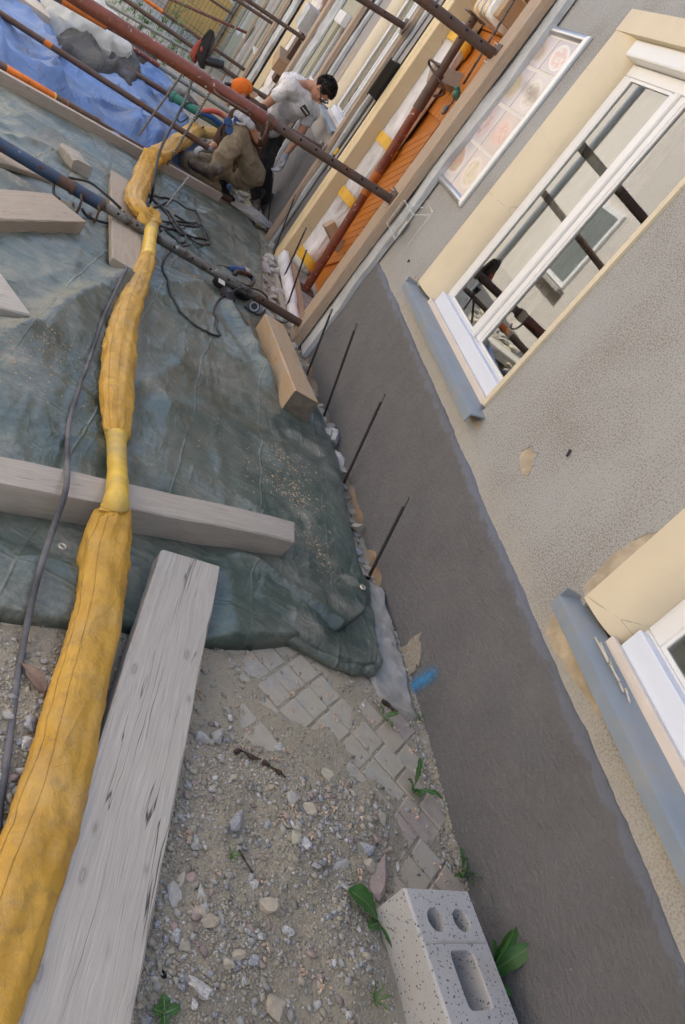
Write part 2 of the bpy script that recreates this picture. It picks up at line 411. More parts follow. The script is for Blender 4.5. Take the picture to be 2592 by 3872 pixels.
def sheet(name, col, rough, dust, dfac, weave=True, spec=.5, wr=1.0, spots=()):
    t = T(name); p = t.pos()
    c = t.ramp(t.noise(p, 2.2, 5, .6), [(.3, mul(col, .72)), (.7, mul(col, 1.35))])
    d1 = t.ramp(t.noise(t.map(p, (1, 1, 1), (2, 3, 0)), 1.6, 8, .74), [(.60 - dfac * .3, 0), (.78 - dfac * .14, 1)])
    d2 = t.range(t.noise(p, 55, 4, .7), .35, .7, .25, 1)
    dm = t.math('MULTIPLY', d1, d2)
    for (sx, sy, r_) in spots:          # spilled powder, each spot with its own ragged outline
        q_ = t.n('VectorMath', {0: t.map(p, (1, 1, 0)), 1: (sx, sy, 0)}, operation='DISTANCE').outputs['Value']
        q_ = t.math('ADD', q_, t.range(t.noise(p, 9, 5, .7), 0, 1, -r_, r_))
        dm = t.math('MAXIMUM', dm, t.math('MULTIPLY', t.math('MINIMUM', t.math('MAXIMUM', t.range(q_, 0, r_, .95, 0), 0.0), 1.0), t.range(t.noise(t.map(p, (1, 1, 1), (4, 4, 4)), 30, 4, .7), .35, .65, .25, 1)))
    c = t.mix(t.math('MULTIPLY', dm, .8), c, dust)
    # scuffs: thin pale scratches where the weave is rubbed
    s1 = t.ramp(t.noise(t.map(p, (2, 9, 4), rot=(0, 0, .7)), 6, 6, .75), [(.57, 0), (.75, 1)])
    c = t.mix(t.math('MULTIPLY', s1, .28), c, mul(dust, .9))
    h = t.math('ADD', t.math('MULTIPLY', t.noise(p, 16, 4, .6, .5), .35 * wr), t.math('MULTIPLY', t.noise(p, 4, 3), .8 * wr))
    g1 = t.range(t.noise(t.map(p, (1, 1, .3), (3, 1, 0)), 1.3, 2), .40, .60, 0, 1)
    for sc_, k_, st, o_ in ((5, 1.7, (1, 3.2, .6), 1), (5, 1.7, (3.0, .9, .6), 6), (12, .8, (1, 2.6, .6), 5), (12, .8, (2.6, 1, .6), 9), (27, .35, (1.4, 1, .6), 3)):
        rd = t.math('ABSOLUTE', t.math('SUBTRACT', t.noise(t.map(p, st, (o_, o_ * 2, 0), (0, 0, .35)), sc_ / 2.0, 2, .45, .35), .5))
        g_ = g1 if st[1] < 1.01 else t.math('SUBTRACT', 1.15, g1)
        h = t.math('SUBTRACT', h, t.math('MULTIPLY', t.math('MULTIPLY', t.math('MINIMUM', rd, .09), k_ * 5 * wr), g_))
    h = t.math('ADD', h, t.math('MULTIPLY', t.noise(p, 260, 2), .12 if weave else 0))
    h = t.math('ADD', h, t.math('MULTIPLY', t.noise(t.map(p, (1, 1, .6)), 48, 4, .6, .4), .45 * wr))
    if spots:                            # grid of packing creases, rubbed pale along the ridge
        xx, yy, _z = t.xyz(t.n('VectorMath', {0: p, 1: t.n('VectorMath', {0: t.n('TexNoise', {'Vector': p, 'Scale': 1.6, 'Detail': 2.0}).outputs['Color'], 'Scale': .10}, operation='SCALE').outputs[0]}, operation='ADD').outputs[0])
        cre = None
        for q, o_, per in ((xx, yy, .37), (yy, xx, .46)):
            g_ = t.math('ABSOLUTE', t.math('SUBTRACT', t.math('FRACT', t.math('DIVIDE', t.math('ADD', q, t.math('MULTIPLY', o_, -.10 if per < .4 else .13)), per)), .5))
            l_ = t.math('MINIMUM', t.math('MAXIMUM', t.range(g_, 0, .019, 1, 0), 0.0), 1.0)
            cre = l_ if cre is None else t.math('MAXIMUM', cre, l_)
        cre = t.math('MULTIPLY', cre, t.range(t.noise(t.map(p, loc=(2, 9, 0)), 2.3, 3), .35, .6, .15, 1))
        h = t.math('ADD', h, t.math('MULTIPLY', cre, .5)); c = t.mix(t.math('MULTIPLY', cre, .09), c, dust)
    r = t.math('ADD', t.math('MULTIPLY', dm, .4), rough, True)
    return t.end(c, r, t.bump(h, .55, .012), Specular_IOR_Level=spec)
MT['tarp_green'] = sheet('green_tarpaulin', (.045, .073, .060), .28, (.42, .39, .32), .62, wr=.55, spec=.65, spots=[(*tuple(atg(u, v))[:2], r_) for u, v, r_ in ((1180, 1720, .16), (1240, 1800, .10), (1090, 1650, .10), (1230, 2140, .09), (1290, 2210, .06), (1130, 1960, .10), (1260, 2320, .10), (1120, 2400, .09), (1000, 900, .2), (900, 1000, .16), (820, 1100, .12), (180, 560, .25), (60, 700, .2), (300, 700, .16), (60, 1370, .12), (250, 2080, .14), (560, 1480, .12))])
MT['tarp_blue'] = sheet('blue_tarpaulin', (.075, .165, .385), .5, (.36, .37, .38), .52)
MT['black_sheet'] = sheet('black_geotextile', (.045, .048, .05), .6, (.2, .19, .17), .25)
MT['foam'] = sheet('pale_grey_protective_fleece', (.48, .49, .49), .75, (.42, .39, .34), .3, wr=.8, spec=.3)
MT['white_wrap'] = sheet('white_plastic_wrap', (.74, .71, .69), .4, (.45, .40, .34), .16, weave=False, wr=.9)
MT['white_cloth'] = sheet('white_fleece_wrap', (.78, .76, .72), .8, (.42, .36, .28), .2, wr=.8)
MT['tape'] = simple('yellow_adhesive_tape', (.80, .46, .05), .4, .08, 6, .1, 40)
MT['tape_hose'] = simple('yellow_wrapped_tape', (.72, .47, .06), .35, .2, 10, .35, 60, dirt=(.40, .30, .12), dfac=.25)
t = T('clear_white_plastic_film'); p = t.pos()
bs = t.b; t.set(bs.inputs['Base Color'], (.80, .82, .80)); bs.inputs['Roughness'].default_value = .35
t.set(bs.inputs['Normal'], t.bump(t.noise(p, 12, 5, .6, 1.0), .35, .02))
trl = t.n('BsdfTranslucent', {'Color': (.8, .82, .8)}); trp = t.n('BsdfTransparent', {'Color': (.95, .96, .96)})
m1 = t.n('MixShader'); m1.inputs[0].default_value = .4; t.t.links.new(bs.outputs[0], m1.inputs[1]); t.t.links.new(trl.outputs[0], m1.inputs[2])
m2 = t.n('MixShader'); m2.inputs[0].default_value = .22; t.t.links.new(m1.outputs[0], m2.inputs[1]); t.t.links.new(trp.outputs[0], m2.inputs[2])
t.t.links.new(m2.outputs[0], t.out.inputs['Surface']); MT['film'] = t.m

# duct fabric: ochre, with seams, smudges and dust
t = T('yellow_duct_fabric'); p = t.pos()
c = t.ramp(t.noise(p, 6, 5, .6), [(.25, (.46, .245, .03)), (.7, (.63, .365, .06))])
dk = t.ramp(t.noise(t.map(p, (1, 1, 1), (3, 3, 3)), 17, 7, .75), [(.50, 0), (.66, 1)])
c = t.mix(t.math('MULTIPLY', dk, .45), c, (.24, .15, .06))
sc = t.math('ABSOLUTE', t.math('SUBTRACT', t.noise(t.map(p, (1, 1, 1), (7, 0, 2)), 9, 3, .6, 1.5), .5))
c = t.mix(t.math('MULTIPLY', t.range(sc, 0, .006, 1, 0), t.range(t.noise(p, 8), .5, .6, 0, .7), True), c, (.16, .10, .05))
gy = t.ramp(t.noise(t.map(p, loc=(1, 8, 2)), 3.1, 6, .7), [(.5, 0), (.75, 1)])
c = t.mix(t.math('MULTIPLY', gy, .45), c, (.46, .35, .21))
h = t.math('ADD', t.math('MULTIPLY', t.noise(p, 24, 5, .6, .8), 1.0), t.math('MULTIPLY', t.noise(p, 300, 2), .1))
for sc_, k_ in ((9, 1.6), (21, .8)):
    rd = t.math('ABSOLUTE', t.math('SUBTRACT', t.noise(t.map(p, (1, .6, 1), (sc_, 3, 1)), sc_, 2, .5, .8), .5))
    h = t.math('SUBTRACT', h, t.math('MULTIPLY', t.math('MINIMUM', rd, .06), k_ * 1.6))
h = t.math('ADD', h, t.math('MULTIPLY', t.noise(p, 60, 4, .65), .30))
MT['duct'] = t.end(c, .5, t.bump(h, .5, .010), Specular_IOR_Level=.35)

MT['drill_steel'] = simple('drill_steel', (.20, .19, .17), .4, .2, 40, .1, 100, metal=.7)
def steel(name, col, rust=(.16, .065, .03), amt=.5, flake=None, famt=.2, rough=.55, metal=.25):
    t = T(name); p = t.co()
    c = t.ramp(t.noise(p, 9, 5, .65), [(.3, mul(col, .75)), (.7, mul(col, 1.2))])
    k = t.ramp(t.noise(t.map(p, loc=(2, 2, 2)), 11, 7, .72), [(.66 - amt * .32, 0), (.74 - amt * .25, 1)])
    c = t.mix(k, c, t.ramp(t.noise(p, 60, 4, .7), [(.35, mul(rust, .6)), (.65, mul(rust, 1.4))]))
    if flake:
        f = t.ramp(t.noise(t.map(p, (1, 1, 1), (8, 1, 4)), 23, 5, .6), [(.70 - famt * .2, 0), (.73 - famt * .2, 1)])
        c = t.mix(f, c, flake)
    r = t.math('ADD', t.math('MULTIPLY', k, .25), rough, True)
    return t.end(c, r, t.bump(t.noise(p, 90, 5, .65), .3, .003), Metallic=metal, Specular_IOR_Level=.4)
MT['rust'] = steel('brown_rusty_steel', (.115, .075, .058), (.14, .06, .03), .35)
MT['rust_red'] = steel('red_brown_painted_steel', (.19, .062, .040), (.12, .05, .03), .36, (.52, .47, .40), .30, .42)
MT['rust_red2'] = steel('flaked_red_steel', (.20, .06, .035), (.12, .05, .03), .3, (.50, .42, .36), .38, .5)
MT['steel_blue'] = steel('worn_blue_steel', (.045, .075, .135), (.10, .05, .03), .38, (.20, .20, .20), .2)
MT['steel_worn'] = steel('worn_grey_steel', (.17, .165, .15), (.07, .05, .04), .55, (.42, .42, .38), .3)
MT['steel_orange'] = steel('orange_painted_steel', (.60, .17, .025), (.16, .06, .03), .2)
MT['rust_bright'] = steel('bright_orange_rust', (.44, .14, .03), (.2, .07, .03), .35, (.6, .4, .25), .35)
MT['steel_grey'] = steel('grey_green_steel', (.26, .27, .25), (.16, .12, .09), .3)
MT['black_hole'] = simple('dark_pin_hole', (.004, .004, .004), .9, 0)
MT['rebar'] = steel('dark_rebar', (.045, .045, .043), (.06, .045, .035), .4, None, 0, .5, .4)
MT['zinc'] = simple('zinc_plated_steel', (.58, .54, .44), .35, .15, 40, .1, 100, metal=.55)
MT['cable'] = simple('black_cable_rubber', (.022, .024, .028), .55, .3, 12, .15, 90, dirt=(.12, .12, .12), dfac=.35)
MT['hose_rubber'] = simple('dusty_black_rubber', (.045, .047, .055), .6, .35, 14, .25, 60, dirt=(.17, .165, .17), dfac=.6)
MT['black_plastic'] = simple('black_plastic', (.022, .022, .024), .4, .2, 9, .1, 60, dirt=(.12, .11, .1), dfac=.2)
MT['blue_plastic'] = simple('blue_plastic', (.02, .07, .22), .4, .2, 9, .1, 60)
MT['red_plastic'] = simple('red_tool_plastic', (.42, .07, .04), .45, .2, 12, .1, 60, dirt=(.35, .25, .2), dfac=.35)
MT['green_plastic'] = simple('green_hose_plastic', (.03, .17, .12), .5, .2, 9, .1, 60, dirt=(.2, .2, .16), dfac=.3)
MT['grey_plastic'] = simple('pale_grey_plastic', (.55, .53, .48), .5, .1)

t = T('speckled_concrete'); p = t.pos()
c = t.ramp(t.noise(p, 5, 4), [(.3, (.40, .385, .37)), (.7, (.48, .465, .445))])
c = t.mix(t.range(t.noise(p, 3.0, 5, .7), .52, .72, 0, .5), c, (.42, .35, .26))
vd = t.voro(t.n('VectorMath', {0: t.map(p, (1, 1, 1)), 1: (0, 0, 0)}, operation='ADD').outputs[0], 105)
rr = t.noise(p, 60, 2)
pit = t.math('MULTIPLY', t.range(vd, .20, .30, 1, 0), t.range(rr, .46, .50, 0, 1), True)
vd2 = t.voro(t.map(p, loc=(1, 1, 1)), 210)
pit2 = t.math('MULTIPLY', t.range(vd2, .16, .26, 1, 0), t.range(t.noise(p, 110, 2), .5, .56, 0, .8), True)
pp = t.math('MAXIMUM', pit, pit2)
c = t.mix(t.math('MULTIPLY', pp, .9), c, (.10, .09, .08))
h = t.math('SUBTRACT', t.math('MULTIPLY', t.noise(p, 190, 3), .4), t.math('MULTIPLY', pp, 2))
MT['block'] = t.end(c, .9, t.bump(h, .5, .003), Specular_IOR_Level=.25)

def paver(name, col):
    t = T(name); p = t.pos()
    c = t.ramp(t.noise(p, 25, 5, .65), [(.3, mul(col, .82)), (.7, mul(col, 1.15))])
    d = t.ramp(t.noise(t.map(p, loc=(5, 5, 5)), 6, 7, .72), [(.36, 0), (.56, 1)])
    c = t.mix(t.math('MULTIPLY', d, .8), c, (.43, .375, .28))
    sp = t.range(t.noise(p, 330, 2), .62, .7, 0, .5); c = t.mix(sp, c, mul(col, 1.6))
    return t.end(c, .9, t.bump(t.noise(p, 220, 4, .6), .35, .003), Specular_IOR_Level=.25)
MT['paver_grey'] = paver('grey_paver', (.37, .355, .315))
MT['paver_red'] = paver('reddish_paver', (.35, .285, .25))
MT['paver_ochre'] = paver('ochre_paver', (.30, .22, .10))

t = T('dusty_ground'); p = t.pos()
b1 = t.noise(p, 2.0, 6, .65); b2 = t.noise(p, 38, 5, .7); b3 = t.noise(p, 170, 4, .7)
c = t.ramp(b1, [(.3, (.37, .325, .24)), (.7, (.47, .41, .30))])
c = t.mix(t.range(b2, .4, .65, 0, .5), c, (.30, .27, .215))
c = t.mix(t.range(b3, .5, .7, 0, .6), c, (.40, .36, .29))
c = t.mix(t.range(t.noise(p, 260, 3, .6), .58, .68, 0, .5), c, (.20, .185, .155))
h = t.math('ADD', t.math('MULTIPLY', b2, .8), t.math('MULTIPLY', b3, .9))
h = t.math('ADD', h, t.math('MULTIPLY', t.voro(p, 120), .5))
MT['dirt'] = t.end(c, .97, t.bump(h, .8, .010), Specular_IOR_Level=.15)

def stone(name, col, spk=None):
    t = T(name); p = t.co('Generated') if False else t.pos()
    isl = t.n('NewGeometry').outputs['Random Per Island']
    c = t.ramp(isl, [(0, mul(col, .68)), (.5, col), (1, mul(col, 1.3))])
    c = t.mix(t.range(t.noise(p, 90, 4, .65), .35, .65, 0, .5), c, mul(col, .7))
    if spk: c = t.mix(t.range(t.noise(p, 240, 2, .6), .55, .62, 0, .8), c, spk)
    c = t.mix(t.range(t.noise(p, 30, 4, .65), .5, .72, 0, .55), c, (.36, .31, .23))
    return t.end(c, .9, t.bump(t.noise(p, 160, 4, .65), .45, .003), Specular_IOR_Level=.25)
MT['stone_grey'] = stone('grey_stone', (.36, .35, .32))
MT['stone_blue'] = stone('blue_grey_granite', (.28, .285, .295), (.55, .55, .56))
MT['stone_white'] = stone('pale_granite', (.50, .48, .45), (.22, .22, .22))
MT['stone_tan'] = stone('tan_sandstone', (.40, .345, .265))
MT['stone_olive'] = stone('olive_grey_stone', (.37, .34, .265))
MT['stone_red'] = stone('reddish_stone', (.31, .24, .215))
MT['scrape'] = simple('sandy_scrape', (.30, .26, .205), .95, .3, 60, .5, 120)
MT['bark'] = simple('dark_bark', (.07, .045, .032), .95, .4, 40, .8, 60)
MT['blossom'] = simple('dry_blossom_litter', (.55, .42, .32), .9, .35, 200, .3)

def leaf(name, col, vein=True):
    t = T(name); p = t.pos()
    c = t.ramp(t.noise(p, 26, 4), [(.3, mul(col, .75)), (.7, mul(col, 1.3))])
    tr = t.n('BsdfTranslucent', {'Color': mul(col, 1.8)})
    t.set(t.b.inputs['Base Color'], c); t.b.inputs['Roughness'].default_value = .45
    t.set(t.b.inputs['Normal'], t.bump(t.noise(p, 120, 3), .3, .003))
    ms = t.n('MixShader'); ms.inputs[0].default_value = .3
    t.t.links.new(t.b.outputs[0], ms.inputs[1]); t.t.links.new(tr.outputs[0], ms.inputs[2])
    t.t.links.new(ms.outputs[0], t.out.inputs['Surface']); return t.m
MT['leaf'] = leaf('dandelion_leaf', (.055, .15, .035))
MT['leaf_pale'] = leaf('pale_weed_leaf', (.10, .19, .05))
MT['leaf_dry'] = simple('dry_brown_leaf', (.22, .15, .11), .8, .3, 40, .3)
MT['rib'] = simple('pale_leaf_rib', (.20, .30, .12), .6, .1)

MT['door_orange'] = wood('orange_stained_wood', (.62, .22, .04), (.52, .165, .025), 1.0, .05, None, False, .45)
MT['black_lamp'] = simple('black_lamp_housing', (.02, .02, .022), .35, .15)
t = T('lamp_glass'); MT['lamp_glass'] = t.end((.055, .06, .062), .12, None, Specular_IOR_Level=.6)

SKIN = simple('sun_tanned_skin', (.46, .235, .15), .5, .14, 14, .1, 90, spec=.35)
MT['skin'] = SKIN
def cloth(name, col, stain=None, samt=.4, rough=.9):
    t = T(name); p = t.co()
    c = t.ramp(t.noise(p, 6, 5, .6), [(.3, mul(col, .8)), (.7, mul(col, 1.15))])
    if stain:
        k = t.ramp(t.noise(t.map(p, loc=(3, 3, 3)), 7, 6, .7), [(.60 - samt * .25, 0), (.78 - samt * .2, 1)])
        c = t.mix(t.math('MULTIPLY', k, .75), c, stain)
    h = t.math('ADD', t.math('MULTIPLY', t.noise(p, 14, 4, .55, 1.2), 1.0), t.math('MULTIPLY', t.noise(p, 300, 2), .08))
    return t.end(c, rough, t.bump(h, .6, .02), Specular_IOR_Level=.2)
MT['shirt_white'] = cloth('grubby_white_cotton', (.80, .79, .77), (.36, .33, .30), .40)
MT['shirt_brown'] = cloth('dark_brown_cotton', (.075, .045, .033), (.13, .09, .07), .3)
MT['khaki'] = cloth('khaki_work_cloth', (.25, .205, .14), (.38, .33, .25), .5)
MT['dark_cloth'] = cloth('charcoal_work_cloth', (.050, .045, .041), (.11, .09, .075), .4)
MT['cap'] = cloth('orange_cap_cloth', (.78, .185, .03), None)
MT['glove'] = cloth('grey_work_glove', (.46, .47, .49), (.16, .16, .17), .6)
MT['boot'] = cloth('scuffed_boot_leather', (.10, .085, .075), (.32, .28, .23), .55)
MT['boot_black'] = cloth('black_boot_leather', (.025, .023, .022), (.08, .07, .06), .3)
MT['hair'] = simple('dark_brown_hair', (.018, .012, .009), .5, .4, 60, .5, 150)
MT['pink_wall'] = simple('pinkish_far_render', (.56, .48, .43), .9, .1, 1.5, .2, 40)
MT['yellow_wall'] = simple('yellow_far_render', (.72, .47, .17), .9, .1, 1.5, .2, 40)
MT['opposite'] = simple('pale_opposite_render', (.58, .53, .47), .9, .08, 1.2, .2, 40)
MT['asphalt'] = simple('grey_far_pavement', (.32, .31, .29), .95, .15, 3, .4, 40)
MT['roof'] = simple('roof_tile', (.25, .10, .06), .8, .2)
# ------------------------------------------------------------------ ground
MOUND = [tuple(atg(*p))[:2] for p in [(600,2860),(700,2830),(1000,2900),(1240,2960),(1400,3060),(1450,3150),(1400,3260),(1350,3420),(1440,3760),(1300,3872),(1180,3740),(900,3780),(700,3872),(400,3872),(480,3200)]]
MOUND2 = [tuple(atg(*p))[:2] for p in [(-300,2480),(120,2520),(240,2620),(200,2900),(60,3300),(-100,3872),(-700,3872)]]
SLABGAP = [(-.125, 2.35), (-.115, 3.0), (-.07, 3.7), (-.07, 4.3), (-.13, 4.7), (-.30, 5.4), (-.26, 8.6), (-.15, 12.0), (.1, 12.0), (.1, 2.35)]
def dirt(x, y):
    m = polymask(x, y, MOUND, .11); m2 = polymask(x, y, MOUND2, .2)
    n = fbm(x * 9, y * 9, 5, 3); n2 = fbm(x * 40, y * 40, 3, 9)
    dz = -.003 + m * (.018 + .040 * n + .008 * n2) + m2 * (.010 + .03 * n + .006 * n2)
    pat = np.clip((fbm(x * 3.2, y * 3.2, 4, 21) - .50) * 9, 0, 1)
    near = (1 - np.clip(m + m2, 0, 1)) * np.clip(1 - (x + .42) / .3, 0, 1)
    dz = dz + near * (pat * .0105 + .005 * n2)
    edge = np.clip((x + .035) / .03, 0, 1) * np.clip((2.4 - y) / .2, 0, 1)      # mortar and grit against the wall
    dz = dz + edge * (.012 + .02 * n2)
    gap = polymask(x, y, SLABGAP, .05)
    dz = dz - gap * (.075 - .05 * n - .03 * n2)
    return dz
def ground_z(x, y):
    x = np.asarray(x, float); y = np.asarray(y, float)
    return zga(y) + dirt(x, y)
def gz(x, y): return float(ground_z(np.array([x]), np.array([y]))[0])
xs = np.concatenate([[-60, -40, -25, -16, -11, -8, -6.5], np.arange(-5.5, -2.41, .12), np.arange(-2.35, .06, .0125), [.15, .5, 2, 6, 15, 30, 60]])
ys = np.concatenate([[-40, -20, -10, -5, -2.5, -1, -.3, .1], np.arange(.3, 2.7, .0125), np.arange(2.7, 9.2, .045), np.arange(9.2, 16, .16), np.arange(16, 48, 1.0), [52, 60, 75, 100, 140]])
X, Y = np.meshgrid(xs, ys, indexing='ij')
Z = ground_z(X, Y) + .012 * (fbm(X * 2.1, Y * 2.1, 4, 5) - .5) * (Y > 2.6)
Z = Z + .05 * (fbm(X * 1.3, Y * 1.3, 4, 15) - .45) * (Y > 9.5) * np.clip((-X - .5), 0, 1)
ground = make('ground', MB().grid(np.stack([X, Y, Z], -1)), MT['dirt'], smooth=True, kind='structure')

# pavement: a bed with single stones laid at 45 degrees to the wall
bed = MB(); q = 14
bx = np.linspace(-1.75, -.03, q); by = np.linspace(.5, 2.7, q); BX, BY = np.meshgrid(bx, by, indexing='ij')
pavement = make('pavement', bed.grid(np.stack([BX, BY, zga(BY) - .05], -1)), MT['mortar'], kind='structure')
def paver_mesh(lx, ly, seed):
    b = MB(); r = random.Random(seed); e = .004; h = .05
    def ring(ins, z): return [(-lx/2+ins, -ly/2+ins, z), (lx/2-ins, -ly/2+ins, z), (lx/2-ins, ly/2-ins, z), (-lx/2+ins, ly/2-ins, z)]
    A = ring(0, -h); B = ring(0, -e); C_ = [(x + r.uniform(-.001, .001), y + r.uniform(-.001, .001), r.uniform(-.0012, 0)) for x, y, z in ring(e, 0)]
    b.add(A + B + C_, [(8,9,10,11)] + [(i, (i+1) % 4, 4 + (i+1) % 4, 4 + i) for i in range(4)] + [(4+i, 4+(i+1) % 4, 8+(i+1) % 4, 8+i) for i in range(4)])
    return b
PAV = {}
U = Vector((.7616, -.648, 0)); V_ = Vector((.648, .7616, 0))
O = Vector((-.173, 1.502, 0))
rp = random.Random(5); npv = 0
S_ = .1035
rowoff = {}
for j in range(-16, 18):
    off = 0; i = -22
    pos_ = -22 * S_ + (j % 2) * S_ * .5 + rp.uniform(-.004, .004)
    while pos_ < 18 * S_:
        L_ = S_ * (1.5 if rp.random() < .16 else 1.0)
        c = O + U * (pos_ + L_ / 2) + V_ * ((j - .5) * S_)
        pos_ += L_
        if not (-1.7 < c.x < -.055 and .62 < c.y < 2.12): continue
        if c.x > -.06 - .0 * c.y: continue
        dd = float(dirt(np.array([c.x]), np.array([c.y]))[0])
        if dd > .022: continue
        u_ = None
        kind = 'paver_red' if (c.x > -.36 and rp.random() < .75) else 'paver_grey'
        if rp.random() < .05 and c.x > -.3: kind = 'paver_ochre'
        key = (round(L_, 3), rp.randrange(3), kind)
        rot = Matrix.Rotation(math.atan2(U.y, U.x) + rp.uniform(-.012, .012), 4, 'Z') @ Matrix.Rotation(rp.uniform(-.012, .012), 4, 'X') @ Matrix.Rotation(rp.uniform(-.012, .012), 4, 'Y')
        mt = Matrix.Translation((c.x, c.y, zg(c.y) + .004 + rp.uniform(-.003, .003))) @ rot
        if key not in PAV:
            PAV[key] = make('paving_stone', paver_mesh(L_ - .008, S_ - .008, npv), MT[kind], pavement, matrix=mt)
        else: share(PAV[key], 'paving_stone', mt, pavement)
        npv += 1
# mortar strip along the foot of the wall
nx, ny = 24, 80; P = np.zeros((nx, ny, 3))
for j, y in enumerate(np.linspace(1.86, 2.62, ny)):
    xl = np.interp(y, [1.84, 1.9, 2.0, 2.3, 2.62], [-.10, -.22, -.24, -.19, -.13]); xr = -.028 - .02 * vnoise(np.array([y * 14]), np.array([1.]))[0]
    for i in range(nx):
        xl += .018 * (fbm(np.array([y * 11]), np.array([3.]), 4, 2)[0] - .5) if i == 0 else 0
        x = xl + (xr - xl) * i / (nx - 1)
        z = zg(y) + .004 + .022 * fbm(np.array([x * 22]), np.array([y * 22]), 5, 2)[0] - (.05 if i in (0, nx - 1) else 0)
        if j in (0, ny - 1): z -= .05
        P[i, j] = (x + .006 * vnoise(np.array([y * 40.]), np.array([i * 1.])) [0], y, z)
make('kerb_strip', MB().grid(P), MT['mortar'], smooth=True, kind='structure')

# ------------------------------------------------------------------ houses of the right-hand row
def wall_with_holes(y0, y1, z0, z1, holes, x0=0.0, x1=.30, depth=4.2, step=None):
    b = MB()
    ysv = sorted({y0, y1, *[h[0] for h in holes], *[h[1] for h in holes]}); zsv = sorted({z0, z1, *[h[2] for h in holes], *[h[3] for h in holes]})
    inh = lambda y, z: any(h[0] < y < h[1] and h[2] < z < h[3] for h in holes)
    for a, c in zip(ysv, ysv[1:]):
        for d, e in zip(zsv, zsv[1:]):
            if inh((a+c)/2, (d+e)/2): continue
            b.add([(x0,a,d),(x0,c,d),(x0,c,e),(x0,a,e)], [(0,3,2,1)])
            b.add([(x1,a,d),(x1,c,d),(x1,c,e),(x1,a,e)], [(0,1,2,3)])
    for h in holes:
        a, c, d, e = h
        b.add([(x0,a,d),(x1,a,d),(x1,a,e),(x0,a,e)], [(0,3,2,1)]); b.add([(x0,c,d),(x1,c,d),(x1,c,e),(x0,c,e)], [(0,1,2,3)])
        b.add([(x0,a,d),(x1,a,d),(x1,c,d),(x0,c,d)], [(0,1,2,3)]); b.add([(x0,a,e),(x1,a,e),(x1,c,e),(x0,c,e)], [(0,3,2,1)])
    b.bb(x0, depth, y0 + .001, y0 + .2, z0, z1); b.bb(x0 + .001, depth, y1 - .2, y1 - .001, z0, z1)
    b.bb(depth - .2, depth, y0 + .2, y1 - .2, z0, z1); b.bb(x0 + .31, depth - .2, y0 + .2, y1 - .2, z1 - .2, z1)
    b.bb(x0 + .31, depth - .2, y0 + .2, y1 - .2, z0 + .5, z0 + .6)
    return b
def roof(b, y0, y1, z, depth):
    return b.add([(-.12,y0,z),(depth+.3,y0,z),(depth+.3,y1,z),(-.12,y1,z),(depth/2,y0,z+1.3),(depth/2,y1,z+1.3)],
                 [(0,3,2,1),(0,4,5,3),(1,2,5,4),(0,1,4),(3,5,2)])
def jamb_roll(b, y_edge, y_frame, z0, z1, xf=.08, lip=-.014, n=9):
    """rounded plaster roll from the wall face in to the window frame"""
    sec = []
    for k in range(n):
        t = k / (n - 1); a = t * math.pi / 2
        y = y_edge + (y_frame - y_edge) * math.sin(a) * 1.0; x = lip + (xf - lip) * (1 - math.cos(a)) ** 1.15
        sec.append((x, y))
    sec += [(xf + .03, y_frame), (xf + .03, y_edge), (.002, y_edge)]
    path = [[(x, y, z) for x, y in sec] for z in np.linspace(z0, z1, 18)]
    if (y_frame - y_edge) > 0: path = [p[::-1] for p in path]
    return b.sweep(None, path)
